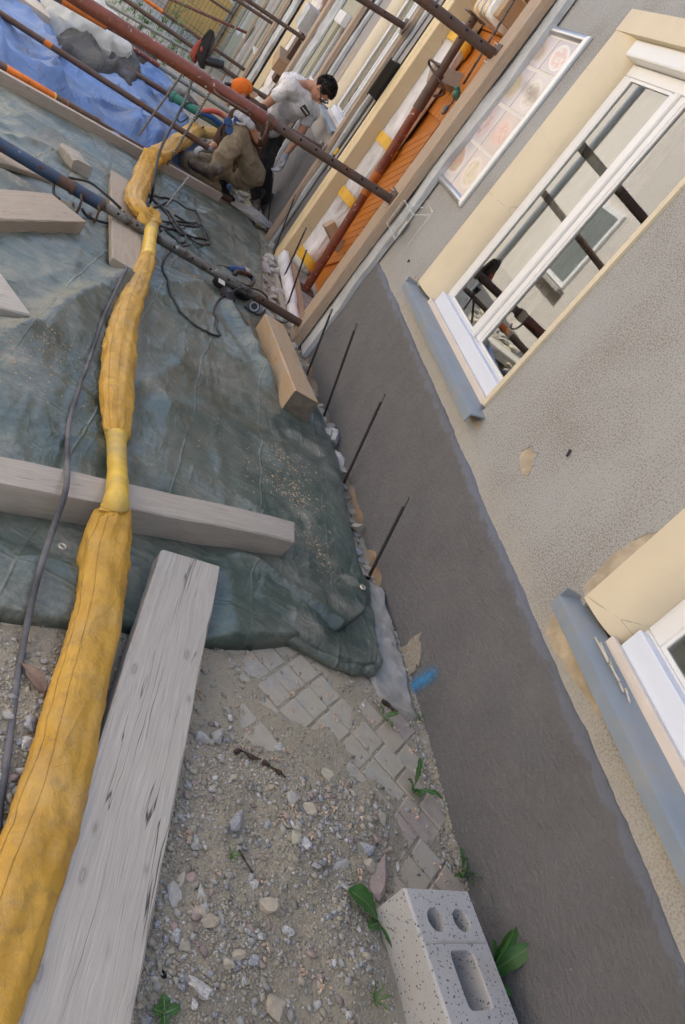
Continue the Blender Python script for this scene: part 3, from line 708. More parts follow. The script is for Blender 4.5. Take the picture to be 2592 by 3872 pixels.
def window(house, yn, yf, z0, z1, roll_n, roll_f, detail=True, frame_mat='pvc', two=True, cream_='cream'):
    """casement window seen obliquely: frame between yn (near) and yf (far), rounded surround, lintel, sill"""
    x0, x1 = .075, .13; fw = .055
    w_ = MB()
    for (a, c, d, e) in ((yn, yf, z0, z0+.085), (yn, yf, z1-.06, z1), (yn, yn+fw, z0+.085, z1-.06), (yf-fw-.025, yf, z0+.085, z1-.06)):
        w_.bb(x0, x1, a, c, d, e)
    win = make('window', w_, MT[frame_mat], house, bevel=.006)
    mid = (yn + yf) / 2; gl = []
    if two:
        m = MB(); m.bb(x0-.018, x1, mid-.035, mid+.012, z0+.086, z1-.061); m.bb(x0-.004, x1-.004, mid-.092, mid-.036, z0+.086, z1-.061); m.bb(x0-.004, x1-.004, mid+.013, mid+.062, z0+.086, z1-.061)
        make('mullion', m, MT[frame_mat], win, bevel=.008)
        gl = [(yn+fw, mid-.092), (mid+.062, yf-fw-.025)]
    else: gl = [(yn+fw, yf-fw-.025)]
    for a, c in gl:
        g = MB(); g.add([(.088, a, z0+.085), (.088, c, z0+.085), (.088, c, z1-.06), (.088, a, z1-.06)], [(0,3,2,1)])
        make('pane', g, MT['glass'], win)
        s = MB()
        for (p, q_, r, u) in ((a, c, z0+.086, z0+.10), (a, c, z1-.075, z1-.061), (a, a+.014, z0+.10, z1-.075), (c-.014, c, z0+.10, z1-.075)): s.bb(.079, .087, p, q_, r, u)
        make('glazing_bead', s, MT[frame_mat], win)
    sur = MB()
    jamb_roll(sur, yf + roll_f, yf - .002, z0 - .01, z1 + .09)
    jamb_roll(sur, yn - roll_n, yn + .002, z0 - .01, z1 + .09)
    sur.bb(-.018, .12, yn - roll_n, yf + roll_f, z1 + .09, z1 + .205)
    make('surround', sur, MT[cream_], win, auto=40)
    hb = MB(); hb.bb(.012, .128, yn + .0, yf + .03, z1 + .003, z1 + .088); make('shutter_rail', hb, MT['pvc'], win, bevel=.012)
    # inner ledge board under the frame and the metal sill
    lb = MB(); lb.bb(.034, .074, yn + .01, yf - .02, z0 - .012, z0 + .078); make('frame_foot', lb, MT['pvc_blue'], win, bevel=.004)
    l2 = MB(); l2.bb(.012, .033, yn - .03, yf + .01, z0 - .030, z0 + .004); make('seal_strip', l2, MT['seal'], win, bevel=.004)
    s = MB(); ya, yb = yn - roll_n - .06, yf + roll_f + .02
    sec = [(.034, z0-.022), (-.030, z0-.040), (-.066, z0-.052), (-.072, z0-.058), (-.072, z0-.098), (-.066, z0-.100), (-.064, z0-.062), (-.030, z0-.048), (.034, z0-.034)]
    path = [[(x, y, z) for x, z in sec] for y in np.linspace(ya, yb, 6)]
    s.sweep(None, path)
    s.bb(-.070, -.006, yb, yb + .006, z0 - .075, z0 - .02)
    make('window_sill', s, MT['sill'], win, auto=30)
    return win
def sheet_strip(name, y0, y1, x, z0, z1, seed, th=.035, mat='foam', n=60, wav=.03):
    """fleece hanging behind a shoring post, edges torn and wavy"""
    rows = []
    for i in range(n):
        z = z0 + (z1 - z0) * i / (n - 1)
        a = y0 + wav * (fbm(np.array([z * 3.]), np.array([seed * 1.]), 4, seed)[0] - .5) * 2; c = y1 + wav * (fbm(np.array([z * 3.]), np.array([seed + 9.]), 4, seed)[0] - .5)
        row = []
        for k in range(9):
            y = a + (c - a) * k / 8
            bul = th * (.30 + .9 * fbm(np.array([y * 7]), np.array([z * 2.5]), 3, seed)[0])
            row.append((x - bul, y, z))
        rows.append(row + [(x, c, z), (x, a, z)])
    b = MB(); b.sweep(None, rows); return make(name, b, MT[mat], auto=40)

# --- house A, the near one
WZ1 = 5.0
houseA = empty('row_house', (0, 1.2, .2))
tag(houseA, 'grey roughcast house with two white windows and an orange door, nearest the viewer', 'house')
H_A = [(3.06, 4.62, .98, 2.72), (.22, 1.78, .98, 2.72), (6.1, 8.1, -.6, 3.0)]
make('wall', wall_with_holes(-6, 8.40, -.7, WZ1, H_A), MT['roughcast'], houseA)
make('roof', roof(MB(), -6, 8.40, WZ1 + .002, 4.2), MT['roof'], houseA)
win1 = window(houseA, 3.16, 4.38, 1.03, 2.545, .10, .255)
win2 = window(houseA, .30, 1.615, 1.03, 2.545, .10, .175)
# plinth render with a wavy upper edge
ysp = np.arange(-3, 5.62, .022); nz = 14; P = np.zeros((nz + 1, len(ysp), 3))
topz = .825 + .010 * (fbm(ysp * 5, ysp * 0, 4, 3) - .5) * 2 + .004 * (vnoise(ysp * 60, ysp * 0, 8) - .5)
botz = zga(ysp) - .12 + np.where(ysp > 2.2, .11 + .05 * (fbm(ysp * 8, ysp * 0 + 3, 4, 6) - .5) * 2, 0)
for j in range(nz):
    z = botz + (topz - botz) * j / (nz - 1)
    d = .008 + .007 * fbm(ysp * 4, z * 6, 4, 12) + (.006 * fbm(ysp * 10, z * 18, 3, 14) if j > 8 else .003)
    P[j] = np.stack([-d, ysp, z], -1)
P[nz] = np.stack([np.full(len(ysp), .003), ysp, topz + .002], -1)
make('plinth', MB().grid(P), MT['plinth'], houseA, smooth=True)
ysb = np.arange(2.3, 5.6, .03); P = np.zeros((6, len(ysb), 3))
for j in range(6):
    z = zga(ysb) - .20 + (.26 + .03 * fbm(ysb * 9, ysb * 0, 3, 4)) * j / 5
    P[j] = np.stack([-.004 - .014 * fbm(ysb * 14, z * 20, 3, 7) + (.012 if j == 5 else 0), ysb, z], -1)
make('broken_wall_foot', MB().grid(P), MT['broken'], houseA)
def patch(name, pts, x, mat, parent, rim=None, jit=.006, n=5):
    """patch of bare plaster, a few millimetres thick, with a torn rim"""
    pr = random.Random(len(pts) + int(pts[0][0] * 100)); ring = []
    for a, c in zip(pts, pts[1:] + pts[:1]):
        for k in range(n):
            t_ = k / n; ring.append((a[0] + (c[0]-a[0]) * t_ + pr.uniform(-jit, jit), a[1] + (c[1]-a[1]) * t_ + pr.uniform(-jit, jit)))
    b = MB(); m = len(ring)
    b.add([(x, y, z) for y, z in ring] + [(x + .004, y, z) for y, z in ring], [tuple(range(m))] + [(i, (i+1) % m, m + (i+1) % m, m + i) for i in range(m)])
    o = make(name, b, MT[mat], parent)
    if rim:
        rr = MB(); rr.tube([(x + .001, y, z) for y, z in ring[:rim]], [.0035 + .003 * pr.random() for _ in range(rim)], 5)
        make('torn_edge', rr, MT['roughcast'], o)
    return o
patch('bare_plaster_patch', [(2.618, 1.065), (2.60, 1.118), (2.56, 1.112), (2.535, 1.122), (2.50, 1.085), (2.468, 1.042), (2.50, 1.028), (2.57, 1.032)], -.002, 'sandy', houseA, 22, .003)
patch('bare_plaster_patch', [(1.85, .90), (1.80, .955), (1.76, .968), (1.50, .93), (1.38, .915), (1.42, .885), (1.62, .858), (1.72, .845), (1.80, .835)], -.002, 'sandy', houseA, 14, .004)
patch('bare_plaster_patch', [(1.36, .918), (1.0, .915), (.55, .925), (.55, .90), (1.0, .895), (1.33, .905)], -.002, 'sandy', houseA, None, .003)
patch('bare_plaster_patch', [(4.62, .985), (4.30, .945), (3.9, .955), (3.35, .945), (2.98, .96), (2.97, .93), (3.4, .918), (4.2, .905), (4.6, .93)], -.002, 'sandy', houseA, None, .006)
patch('bare_plaster_patch', [(1.795, 1.02), (1.79, 1.20), (1.80, 1.33), (1.83, 1.30), (1.86, 1.16), (1.845, 1.03)], -.002, 'sandy', houseA, 18, .005)
patch('bare_plaster_patch', [(4.75, .985), (4.73, 1.03), (4.68, 1.02), (4.67, .98), (4.71, .95)], -.002, 'sandy', houseA, 12, .003)
patch('bare_mortar_patch', [(2.225, .345), (2.10, .30), (2.09, .20), (2.16, .18), (2.24, .215)], -.0205, 'scrape', houseA, None, .012)
for (y, z, yy, zz) in ((2.395, 1.235, 2.375, 1.215), (5.02, 1.03, 5.00, 1.02)):
    b = MB(); b.tube([(-.004, y, z), (-.012, yy, zz)], [.006, .0045], 6); make('wall_plug', b, MT['rebar'], houseA)
# sprayed blue survey mark, as thin paint on the render
t = T('blue_spray_paint'); p = t.co('Generated')
g = t.xyz(p); d_ = t.n('VectorMath', {0: p, 1: (.5, .5, .5)}, operation='DISTANCE').outputs['Value']
cy_ = t.math('SUBTRACT', t.range(g[2], 0, 1, .62, .40), g[1]); cy_ = t.math('DIVIDE', cy_, .20)
cz_ = t.math('DIVIDE', t.math('SUBTRACT', g[2], .5), .46)
rr_ = t.math('SQRT', t.math('ADD', t.math('POWER', t.math('ABSOLUTE', cy_), 2.0), t.math('POWER', t.math('ABSOLUTE', cz_), 4.0)))
al = t.math('MULTIPLY', t.range(rr_, .1, 1.05, .85, 0), t.range(t.noise(t.pos(), 70, 4, .7), .3, .6, .55, 1), True)
t.end((.06, .28, .55), .5, None, Alpha=al); MT['spray'] = t.m
b = MB(); b.add([(-.0225, 1.90, .17), (-.0225, 2.13, .17), (-.0225, 2.13, .40), (-.0225, 1.90, .40)], [(0,3,2,1)]); make('spray_mark', b, MT['spray'], houseA)

# door recess of house A
sur = MB(); sec = [(.002, 8.40), (-.022, 8.40), (-.030, 8.392), (-.030, 8.262), (-.020, 8.256), (-.020, 8.236), (-.032, 8.230), (-.032, 8.102), (-.028, 8.098), (.30, 8.098), (.30, 8.104), (.002, 8.104)]
sur.sweep(None, [[(x, y, z) for x, y in sec[::-1]] for z in np.linspace(-.27, 3.1, 8)])
o = make('door_surround', sur, MT['cream2'], houseA)
dj = MB(); dj.bb(-.027, .29, 8.088, 8.0975, -.27, 2.98); make('door_reveal', dj, MT['cream_shade'], houseA)  # reveal sheet in the darker cream, its shade painted in
lin = MB(); lin.bb(-.031, .30, 6.1, 8.087, 2.86, 3.05); make('door_lintel', lin, MT['cream2'], houseA)
door = make('door', MB().bb(.335, .36, 6.12, 8.085, -.15, 2.86), MT['door_orange'], houseA)
# upper part: upright boards; lower part: chevron boards
for k in range(9):
    y0 = 6.95 + k * .125
    make('board', MB().bb(.312, .334, y0, y0 + .117, 1.74, 2.52), MT['door_orange'], door, bevel=.004)
make('rail', MB().bb(.305, .334, 6.9, 8.08, 2.53, 2.68), MT['door_orange'], door, bevel=.005)
for k in range(27):
    z0 = -.62 + k * .098
    for s_, (ya, yb) in ((1, (7.42, 8.08)), (-1, (6.76, 7.415))):
        sl = .62
        if s_ == 1: za, zb = z0 + sl * .66, z0
        else: za, zb = z0, z0 + sl * .66
        hgt = .091
        pts = []
        for (y, z) in ((ya, za if s_ == 1 else zb), (yb, zb if s_ == 1 else za)): pts.append((y, z))
        (y1_, z1_), (y2_, z2_) = pts
        if max(z1_, z2_) + hgt > 1.72 and min(z1_, z2_) > 1.3: continue
        if min(z1_, z2_) + hgt < -.1: continue
        cl = lambda z: min(max(z, -.1), 1.735)
        q4 = [(y1_, cl(z1_)), (y2_, cl(z2_)), (y2_, cl(z2_ + hgt)), (y1_, cl(z1_ + hgt))]
        if q4[2][1] - q4[1][1] < .02 and q4[3][1] - q4[0][1] < .02: continue
        b = MB(); b.add([(.312, y, z) for y, z in q4] + [(.334, y, z) for y, z in q4], [(0,3,2,1), (0,1,5,4), (1,2,6,5), (2,3,7,6), (3,0,4,7)])
        make('board', b, MT['door_orange'], door)
make('doorstep', MB().bb(.0, .31, 6.1, 8.085, -.5, -.13), MT['mortar'], houseA)

# --- house B
houseB = empty('row_house', (0, 10.5, -.3)); tag(houseB, 'grey roughcast house behind the bending man with one window', 'house')
make('wall', wall_with_holes(8.402, 12.6, -1.2, WZ1 - .1, [(9.31, 10.9, .98, 2.72)]), MT['roughcast_far'], houseB)
make('roof', roof(MB(), 8.402, 12.6, WZ1 - .098, 4.2), MT['roof'], houseB)
window(houseB, 9.40, 10.64, 1.03, 2.545, .10, .26)
P = np.zeros((9, 60, 3)); yv = np.linspace(8.41, 12.55, 60)
for j in range(9):
    z = zga(yv) - .1 + (.73 - zga(yv) + .1) * j / 8; P[j] = np.stack([-.008 - .006 * fbm(yv * 4, z * 6, 3, 2), yv, z], -1)
P[8, :, 0] = .002
make('plinth', MB().grid(P), MT['plinth'], houseB, smooth=True)
patch('bare_mortar_patch', [(11.35, 1.75), (11.2, 1.78), (11.05, 1.35), (11.1, 1.15), (11.25, 1.2), (11.3, 1.5)], -.003, 'sandy', houseB, None, .03)

# --- house C
houseC = empty('row_house', (0, 16.4, -.8)); tag(houseC, 'pale green rendered house with a taped up orange door', 'house')
make('wall', wall_with_holes(12.602, 20.2, -1.6, WZ1 - .3, [(12.9, 13.85, .9, 1.95), (16.55, 18.4, -1.2, 2.3)]), MT['green_render'], houseC)
make('roof', roof(MB(), 12.602, 20.2, WZ1 - .298, 4.2), MT['roof'], houseC)
def plain_window(house, y0, y1, z0, z1, bars=1, x=.05):
    f = MB(); fw = .09
    for a, c, d, e in ((y0, y1, z0, z0+fw), (y0, y1, z1-fw, z1), (y0, y0+fw, z0+fw, z1-fw), (y1-fw, y1, z0+fw, z1-fw)): f.bb(x, x+.06, a, c, d, e)
    for k in range(bars):
        m = y0 + (y1 - y0) * (k + 1) / (bars + 1); f.bb(x, x+.06, m-.07, m+.07, z0+fw, z1-fw)
    win = make('window', f, MT['pvc'], house)
    n = bars + 1
    for k in range(n):
        a = y0 + (y1-y0) * k / n + .07; c = y0 + (y1-y0) * (k+1) / n - .07
        make('pane', MB().add([(x+.03,a,z0+fw),(x+.03,c,z0+fw),(x+.03,c,z1-fw),(x+.03,a,z1-fw)], [(0,3,2,1)]), MT['glass'], win)
    make('window_sill', MB().bb(-.08, x, y0 - .05, y1 + .05, z0 - .06, z0 - .002), MT['white_metal'], win)
    return win
plain_window(houseC, 12.92, 13.83, .92, 1.93, 0)
make('shutter_box', MB().bb(-.10, -.002, 12.95, 13.75, 1.80, 1.97), MT['pvc'], houseC, bevel=.01)
d2 = make('door', MB().bb(.2, .24, 16.57, 18.38, -1.1, 2.28), MT['door_orange'], houseC)
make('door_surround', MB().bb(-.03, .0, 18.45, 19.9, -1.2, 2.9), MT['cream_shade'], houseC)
# --- house D and E
houseD = empty('row_house', (0, 27, -1.5)); tag(houseD, 'far pale green house of the row with wide white windows', 'house')
make('wall', wall_with_holes(20.202, 34, -2.6, WZ1 - .7, [(22.6, 25.2, .0, 1.7), (28.8, 32.5, -.4, 1.4)]), MT['green_render'], houseD)
make('roof', roof(MB(), 20.202, 34, WZ1 - .698, 4.2), MT['roof'], houseD)
plain_window(houseD, 22.62, 25.18, .02, 1.68, 1); plain_window(houseD, 28.82, 32.48, -.38, 1.38, 2)
for y0, y1 in ((20.4, 22.0), (25.6, 27.0), (27.3, 28.4)):
    make('grey_pier', MB().bb(-.06, -.001, y0, y1, -2.4, 3.6), MT['roughcast_far'], houseD)
houseE = empty('row_house', (0, 40, -2.4)); tag(houseE, 'last pale house of the row beyond the pipes', 'house')
make('wall', wall_with_holes(34.002, 46, -3.4, WZ1 - 1, [(36, 39, -.8, 1.1)]), MT['green_render'], houseE)
make('roof', roof(MB(), 34.002, 46, WZ1 - .998, 4.2), MT['roof'], houseE); plain_window(houseE, 36.02, 38.98, -.78, 1.08, 2)
# --- houses closing the lane and facing it
endH = empty('end_house', (-3, 47, -2.9)); tag(endH, 'yellow house closing the lane behind the wire mesh', 'house')
make('wall', MB().bb(-2.95, 4, 46.3, 52, -3.6, 3.5), MT['yellow_wall'], endH)
for x_ in (-2.2, -.9):
    f = make('window', MB().bb(x_, x_ + .7, 46.25, 46.299, -.6, .9), MT['pvc'], endH); make('pane', MB().bb(x_ + .08, x_ + .62, 46.24, 46.249, -.5, .8), MT['glass'], f)
endP = empty('end_house', (-7, 47, -2.9)); tag(endP, 'pinkish house left of the yellow one at the end of the lane', 'house')
make('wall', MB().bb(-13, -2.96, 46.0, 52, -3.6, 3.2), MT['pink_wall'], endP)
f = make('window', MB().bb(-5.2, -4.2, 45.95, 45.999, -.6, .9), MT['pvc'], endP)
opp = empty('opposite_house', (-5.4, 8, 0)); tag(opp, 'pale sunlit house across the lane, mirrored in the window panes', 'house')
make('wall', MB().bb(-10, -5.3, -8, 30, -2.5, 4.6), MT['opposite'], opp)
for k, y in enumerate((-3, 2, 7.2, 18.5, 22.5)):
    f = make('window', MB().bb(-5.299, -5.25, y, y + 1.1, .75 - zg(2) + zg(y) if y > 2 else 1.0, 2.2 - zg(2) + zg(y) if y > 2 else 2.4), MT['pvc'], opp)
    z0 = (.75 - zg(2) + zg(y) if y > 2 else 1.0)
    make('pane', MB().bb(-5.249, -5.24, y + .09, y + 1.01, z0 + .09, z0 + 1.3), MT['glass'], f)
f = make('window', MB().bb(-5.299, -5.24, 13.1, 14.3, .95, 2.45), MT['pvc'], opp); make('pane', MB().bb(-5.239, -5.23, 13.2, 14.2, 1.05, 2.35), MT['grey_pane'], f)  # window added for its mirror image, grey pane standing for a dim room
make('window_sill', MB().bb(-5.299, -5.15, 13.0, 14.4, .86, .93), MT['mortar'], opp); make('plinth', MB().bb(-5.299, -5.27, -7.9, 29.9, -2.4, -.15), MT['plinth'], opp)
make('downpipe', MB().tube([(-5.23, 15.9, -1.0), (-5.23, 15.9, 4.5)], .05, 10), MT['sill'], opp)  # downpipe added to break up the mirrored facade
# cloth behind the window panes
# pale net added behind the panes to brighten the dark glass
n_ = 40; P = np.array([[(.16 + .012 * math.sin(i * 1.1), 3.80 + .80 * i / n_, z) for i in range(n_ + 1)] for z in (1.42, 2.71)]); make('brightening_net', MB().grid(P), MT['net'], houseA, smooth=True)
P = np.array([[(.18 + .012 * math.sin(i * 1.3), 3.08 + .34 * i / 20, z) for i in range(21)] for z in (1.12, 2.71)]); make('brightening_net', MB().grid(P), MT['net'], houseA, smooth=True)
P = np.array([[(.24 + .014 * math.sin(i * 1.1), .3 + 1.3 * i / n_, z) for i in range(n_ + 1)] for z in (1.25, 2.7)]); make('brightening_net', MB().grid(P), MT['net'], houseA, smooth=True)
for y0, y1, wv in ((3.30, 3.42, 5), (4.10, 4.16, 3)):
    b = MB(); n = 12; sec = [(.42 + .02 * math.sin(i * wv), y0 + (y1 - y0) * i / n) for i in range(n + 1)]
    P = np.array([[(x, y, z) for x, y in sec] for z in (1.0, 2.7)]); b.grid(P); make('curtain', b, MT['curtain'], houseA, smooth=True)
# ------------------------------------------------------------------ timber
def plank_mesh(L_, w_, th, seed=0, ch=.006, jit=.002, end_cut=0.0, n=16, chip=0.0):
    """X along the length, top face at z=0, chamfered section, slightly uneven"""
    r = random.Random(seed); path = []
    for i in range(n + 1):
        f = i / n; c = ch * (1 + .4 * r.uniform(-1, 1))
        k = 1.0
        if chip and f > 1 - chip: k = 1 - .35 * ((f - (1 - chip)) / chip) ** 2
        a, b_ = -w_/2, w_/2; t0, t1 = 0 - (1 - k) * th * .3, -th
        sec = [(a, t1 + c), (a + c, t1), (b_ - c, t1), (b_, t1 + c), (b_, t0 - c), (b_ - c, t0), (a + c, t0), (a, t0 - c)]
        path.append([(L_ * f + end_cut * (y / w_) * (1 if i == n else 0) + (0), y + r.uniform(-jit, jit), z + r.uniform(-jit, jit) * .6) for y, z in sec])
    b = MB(); b.sweep(None, path); return b
def plank(name, p0, p1, w_, th, mat, label, cat, group=None, up=(0,0,1), eg=None, **kw):
    L_ = (Vector(p1) - Vector(p0)).length; pm = plank_mesh(L_, w_, th, **kw)
    o = make(name, pm, MT[mat], matrix=frame(p0, p1, up), auto=28)
    if eg:
        q = np.array(pm.v[-8:]); c = q.mean(0); q = c + (q - c) * .985; q[:, 0] += .0012
        make('end_grain', MB().add(q.tolist(), [tuple(range(8))]), MT[eg], o, matrix=frame(p0, p1, up))
    return tag(o, label, cat, group)
def gnd(x, y, dz=0): return Vector((x, y, zg(y) + dz))

# cross beam in front, resting on the folded tarpaulin
a0 = Vector((-3.1, 1.335, zg(1.34) + .135)); a1 = Vector((-.585, 2.52, zg(2.5) + .125))
plank('timber_beam', a0, a1, .125, .125, 'wood_beam', 'dusty squared timber beam crossing under the yellow duct in the foreground', 'beam', seed=3, chip=.10, end_cut=.07, n=30, ch=.005, eg='wood_tan')
# long weathered plank, near left
b0 = Vector((-1.252, .30, zg(.3) + .098)); b1 = Vector((-1.022, 2.075, zg(2.07) + .085))
plank('plank', b0, b1, .212, .06, 'wood_grey', 'long cracked silver grey plank lying beside the yellow duct', 'plank', seed=5, end_cut=-.085, n=26, jit=.0015, ch=.005)
# thick offcut by the wall
pl = plank('timber_block', (-.415, 5.30, zg(5.3) + .14), (-.345, 4.02, zg(4.02) + .155), .165, .15, 'wood_fresh', 'thick fresh sawn timber block by the wall next to the bottom prop', 'timber', seed=9, ch=.008, n=10, eg='wood_endgrain')
plank('plank', (-2.42, 3.62, zg(3.6) + .10), (-1.88, 5.0, zg(5) + .105), .26, .085, 'wood_tan', 'broad tan plank with sawdust at the left edge, behind the clipped short one', 'plank', seed=11, ch=.006)
plank('plank', (-1.665, 6.85, zg(6.85) + .062), (-1.452, 4.62, zg(4.6) + .085), .215, .045, 'wood_tan', 'pale tan plank lying under the yellow duct and the blue prop', 'plank', seed=13, ch=.005)
plank('plank', (-2.6, 2.76, zg(2.8) + .075), (-1.885, 3.38, zg(3.4) + .07), .30, .05, 'wood_grey', 'short grey plank end at the left edge, nearest of the left planks', 'plank', seed=15, ch=.005)
g0 = Vector((-3.6, 6.85, zg(6.85) + .125)); g1 = Vector((-.74, 8.755, zg(8.75) + .12))
plank('formwork_board', g0, g1, .055, .125, 'wood_beam', 'long board set on edge between the green and the blue tarpaulin', 'board', seed=17, n=30, ch=.004)
plank('plank', (-4.5, 10.25, zg(10.3) + .36), (-3.10, 10.85, zg(10.8) + .34), .42, .14, 'wood_grey', 'stack board with a dark joint on the blue tarpaulin at top left', 'plank', seed=19, n=6)
# left planks further up
plank('plank', (-2.7, 4.95, zg(5) + .055), (-2.05, 5.75, zg(5.7) + .05), .2, .035, 'wood_tan', 'thin board at the left edge above the blue prop', 'plank', seed=27, n=6)

# ------------------------------------------------------------------ shoring posts with fleece behind
def post(y0, y1, x0, x1, z0, z1, label, seed):
    p = plank('shoring_post', ((x0+x1)/2 if False else x0, (y0+y1)/2, z0), (x0, (y0+y1)/2, z1), y1 - y0, x1 - x0, 'wood_post', label, 'timber post', 'shoring posts along the house fronts', up=(-1,0,0), seed=seed, n=40, ch=.004, jit=.003)
    return p
def fleece(y0, y1, x, z0, z1, seed, label, th=.04, n=70, wav=.03):
    return tag(sheet_strip('protective_fleece', y0, y1, x, z0, z1, seed, th, 'foam', n, wav), label, 'fleece strip', 'fleece strips behind the shoring posts')
fleece(5.47, 6.02, -.012, zg(5.5) - .02, 4.2, 3, 'pale fleece strip behind the nearest post, beside the framed picture board', .045, 90)
post(5.64, 5.85, -.128, -.058, zg(5.7) - .02, 4.2, 'nearest shoring post, next to the framed picture board', 31)
fleece(8.79, 9.10, -.012, -.34, 4.2, 5, 'pale fleece strip behind the post at the black wall lamp', .035)
post(8.87, 8.98, -.088, -.042, -.33, 4.2, 'slim shoring post by the black wall lamp and the bending man', 33)
fleece(11.58, 12.15, -.010, -.5, 4.0, 7, 'pale fleece strip behind the post above the bending man', .05, 60, .06)
post(11.78, 12.0, -.13, -.065, -.49, 4.0, 'shoring post above the bending man, without a prop', 35)
fleece(14.4, 15.5, -.010, -.75, 3.9, 9, 'pale fleece strip behind the post at the taped door', .06, 50, .08)
post(15.1, 15.36, -.12, -.06, -.72, 3.9, 'shoring post at the taped up far door', 37)
fleece(20.15, 21.9, -.062, -1.2, 3.6, 11, 'wide far fleece strip beyond the taped door', .08, 40, .12)
post(21.3, 21.62, -.22, -.15, -1.18, 3.6, 'far shoring post beyond the taped door', 39)
fleece(28.5, 29.7, -.01, -1.7, 3.4, 13, 'farthest fleece strip of the row', .08, 30, .12)
post(29.1, 29.4, -.16, -.09, -1.7, 3.4, 'farthest shoring post, by the last wide window', 41)

# ------------------------------------------------------------------ steel props
def prop(end, left, segs, label, holes=None, plate=True, rplate=.075, hooks=(), group='steel props bracing the posts', hole_n=0, fat_collar=None, grey=False):
    """end: where it meets the post, left: far free end; segs: (distance from end a, b, radius, material)"""
    end = Vector(end); left = Vector(left); d = (left - end).normalized(); L_ = (left - end).length
    root = empty('steel_prop', end); tag(root, label, 'steel prop', group)
    ref = Vector((0,0,1)); u = d.cross(ref).normalized(); v = u.cross(d)
    for k, (a, b_, r, m) in enumerate(segs):
        b_ = min(b_, L_); mb = MB(); n = max(2, int((b_ - a) / .25) + 1)
        mb.tube([end + d * (a + (b_ - a) * i / (n - 1)) for i in range(n)], r, 18)
        make('tube', mb, MT[m], root, auto=40)
    if plate:
        mb = MB(); c = end - d * .004
        mb.box(c, (.008, rplate * 2, rplate * 1.9), Matrix((d, u, v)).transposed())
        pl_ = make('end_plate', mb, MT['rust'], root, bevel=.002)
        mb = MB()
        for s in (-1, 1):
            p = end + v * (rplate * .8 * s) + u * (.01 * s)
            mb.tube([p + d * .004, p + d * .03 + u * .01], .004, 5)
        make('nail', mb, MT['zinc'], root)
    # pin holes through the inner tube, seen from the side of the viewer
    toeye = (Vector(EYE) - end); toeye = (toeye - d * toeye.dot(d)).normalized()
    h0 = None
    for q in (holes or []):
        r = [s for s in segs if s[0] <= q <= s[1]][0][2]
        side = (v * .45 - Vector((0, 1, 0)) * .9); side = (side - d * side.dot(d)).normalized()
        p = end + d * q
        mb = MB(); mb.tube([p + side * (r - .004), p + side * (r + .0012)], .0085, 10)
        h = make('pin_hole', mb, MT['black_hole'], root)
    for (q, r, kind) in hooks:
        p = end + d * q; mb = MB()
        if kind == 'pin':      # bent steel pin hanging in the collar
            pts = [p + u * .07 + v * .01, p + u * .03, p - u * (r + .03), p - u * (r + .05) - v * .02 - d * .01, p - u * (r + .045) - v * .09 - d * .02, p - u * r * .4 - v * (.12) - d * .015, p + u * .05 - v * .10]
            mb.tube(smoothpath(pts, 5), .008, 8)
        else:                  # handle bow lying along the tube
            s = -v * .2 - Vector((0, 1, 0)); s = (s - d * s.dot(d)).normalized()
            pts = [p + s * r, p + s * (r + .035) + d * .01, p + s * (r + .04) + d * .10, p + s * (r + .05) + d * .2, p + s * (r + .02) + d * .235, p + s * r + d * .24]
            mb.tube(smoothpath(pts, 5), .009, 8)
        make('locking_pin' if kind == 'pin' else 'handle_bow', mb, MT['rust'], root, smooth=True)
    if fat_collar:
        for (a, b_, r, m) in fat_collar:
            mb = MB(); mb.tube([end + d * a, end + d * (a + .004), end + d * (b_ - .004), end + d * b_], [r * .97, r, r, r * .97], 20)
            make('collar', mb, MT[m], root, auto=40)
    return root
def along(end, u, v, y):                     # distance from the end to a surveyed point in the prop's own plane
    return (aty(u, v, y) - Vector(end)).length
E1 = aty(1140, 1225, 5.74); L1 = aty(-420, 270, 5.74); L1 = E1 + (aty(0, 545, 5.74) - E1) * 1.35; L1.z = max(L1.z, -.02)
def reach(E, L, x=-5.28):                     # carry the prop on to the house across the lane
    return E + (L - E) * ((x - E.x) / (L.x - E.x))
L1 = reach(E1, aty(0, 545, 5.30), -3.0)
def seen(p):
    c_ = CAM @ (np.array(p) - EYE); return CX + FPX * c_[0] / c_[2], CY + FPX * c_[1] / c_[2]
def q1(u, v):                                  # distance along the prop of the point sighted at (u, v)
    return min((math.dist(seen(E1 + (L1 - E1) * (i / 600)), (u, v)), i) for i in range(601))[1] / 600 * (L1 - E1).length
prop(E1, L1, [(0, .42, .031, 'rust'), (.42, q1(372, 788), .031, 'steel_worn'), (q1(375, 790), q1(262, 715), .041, 'steel_blue'), (q1(262, 715), q1(215, 685), .038, 'rust'), (q1(215, 685), 9, .039, 'steel_blue')],
     'lowest prop on the nearest post, blue at the left and worn grey towards the wall', [q1(u, v) for u, v in ((995, 1122), (935, 1082), (866, 1045), (798, 1008), (730, 965), (663, 925), (520, 845), (447, 802))],
     fat_collar=[(q1(382, 793), q1(368, 785), .043, 'rust'), (q1(276, 724), q1(262, 715), .044, 'rust')], hooks=[(q1(365, 780), .04, 'pin'), (q1(300, 738), .04, 'pin')])
E2 = aty(1476, 752, 5.75); L2 = reach(E2, aty(300, 0, 5.75))
q2 = lambda u, v: along(E2, u, v, 5.75)
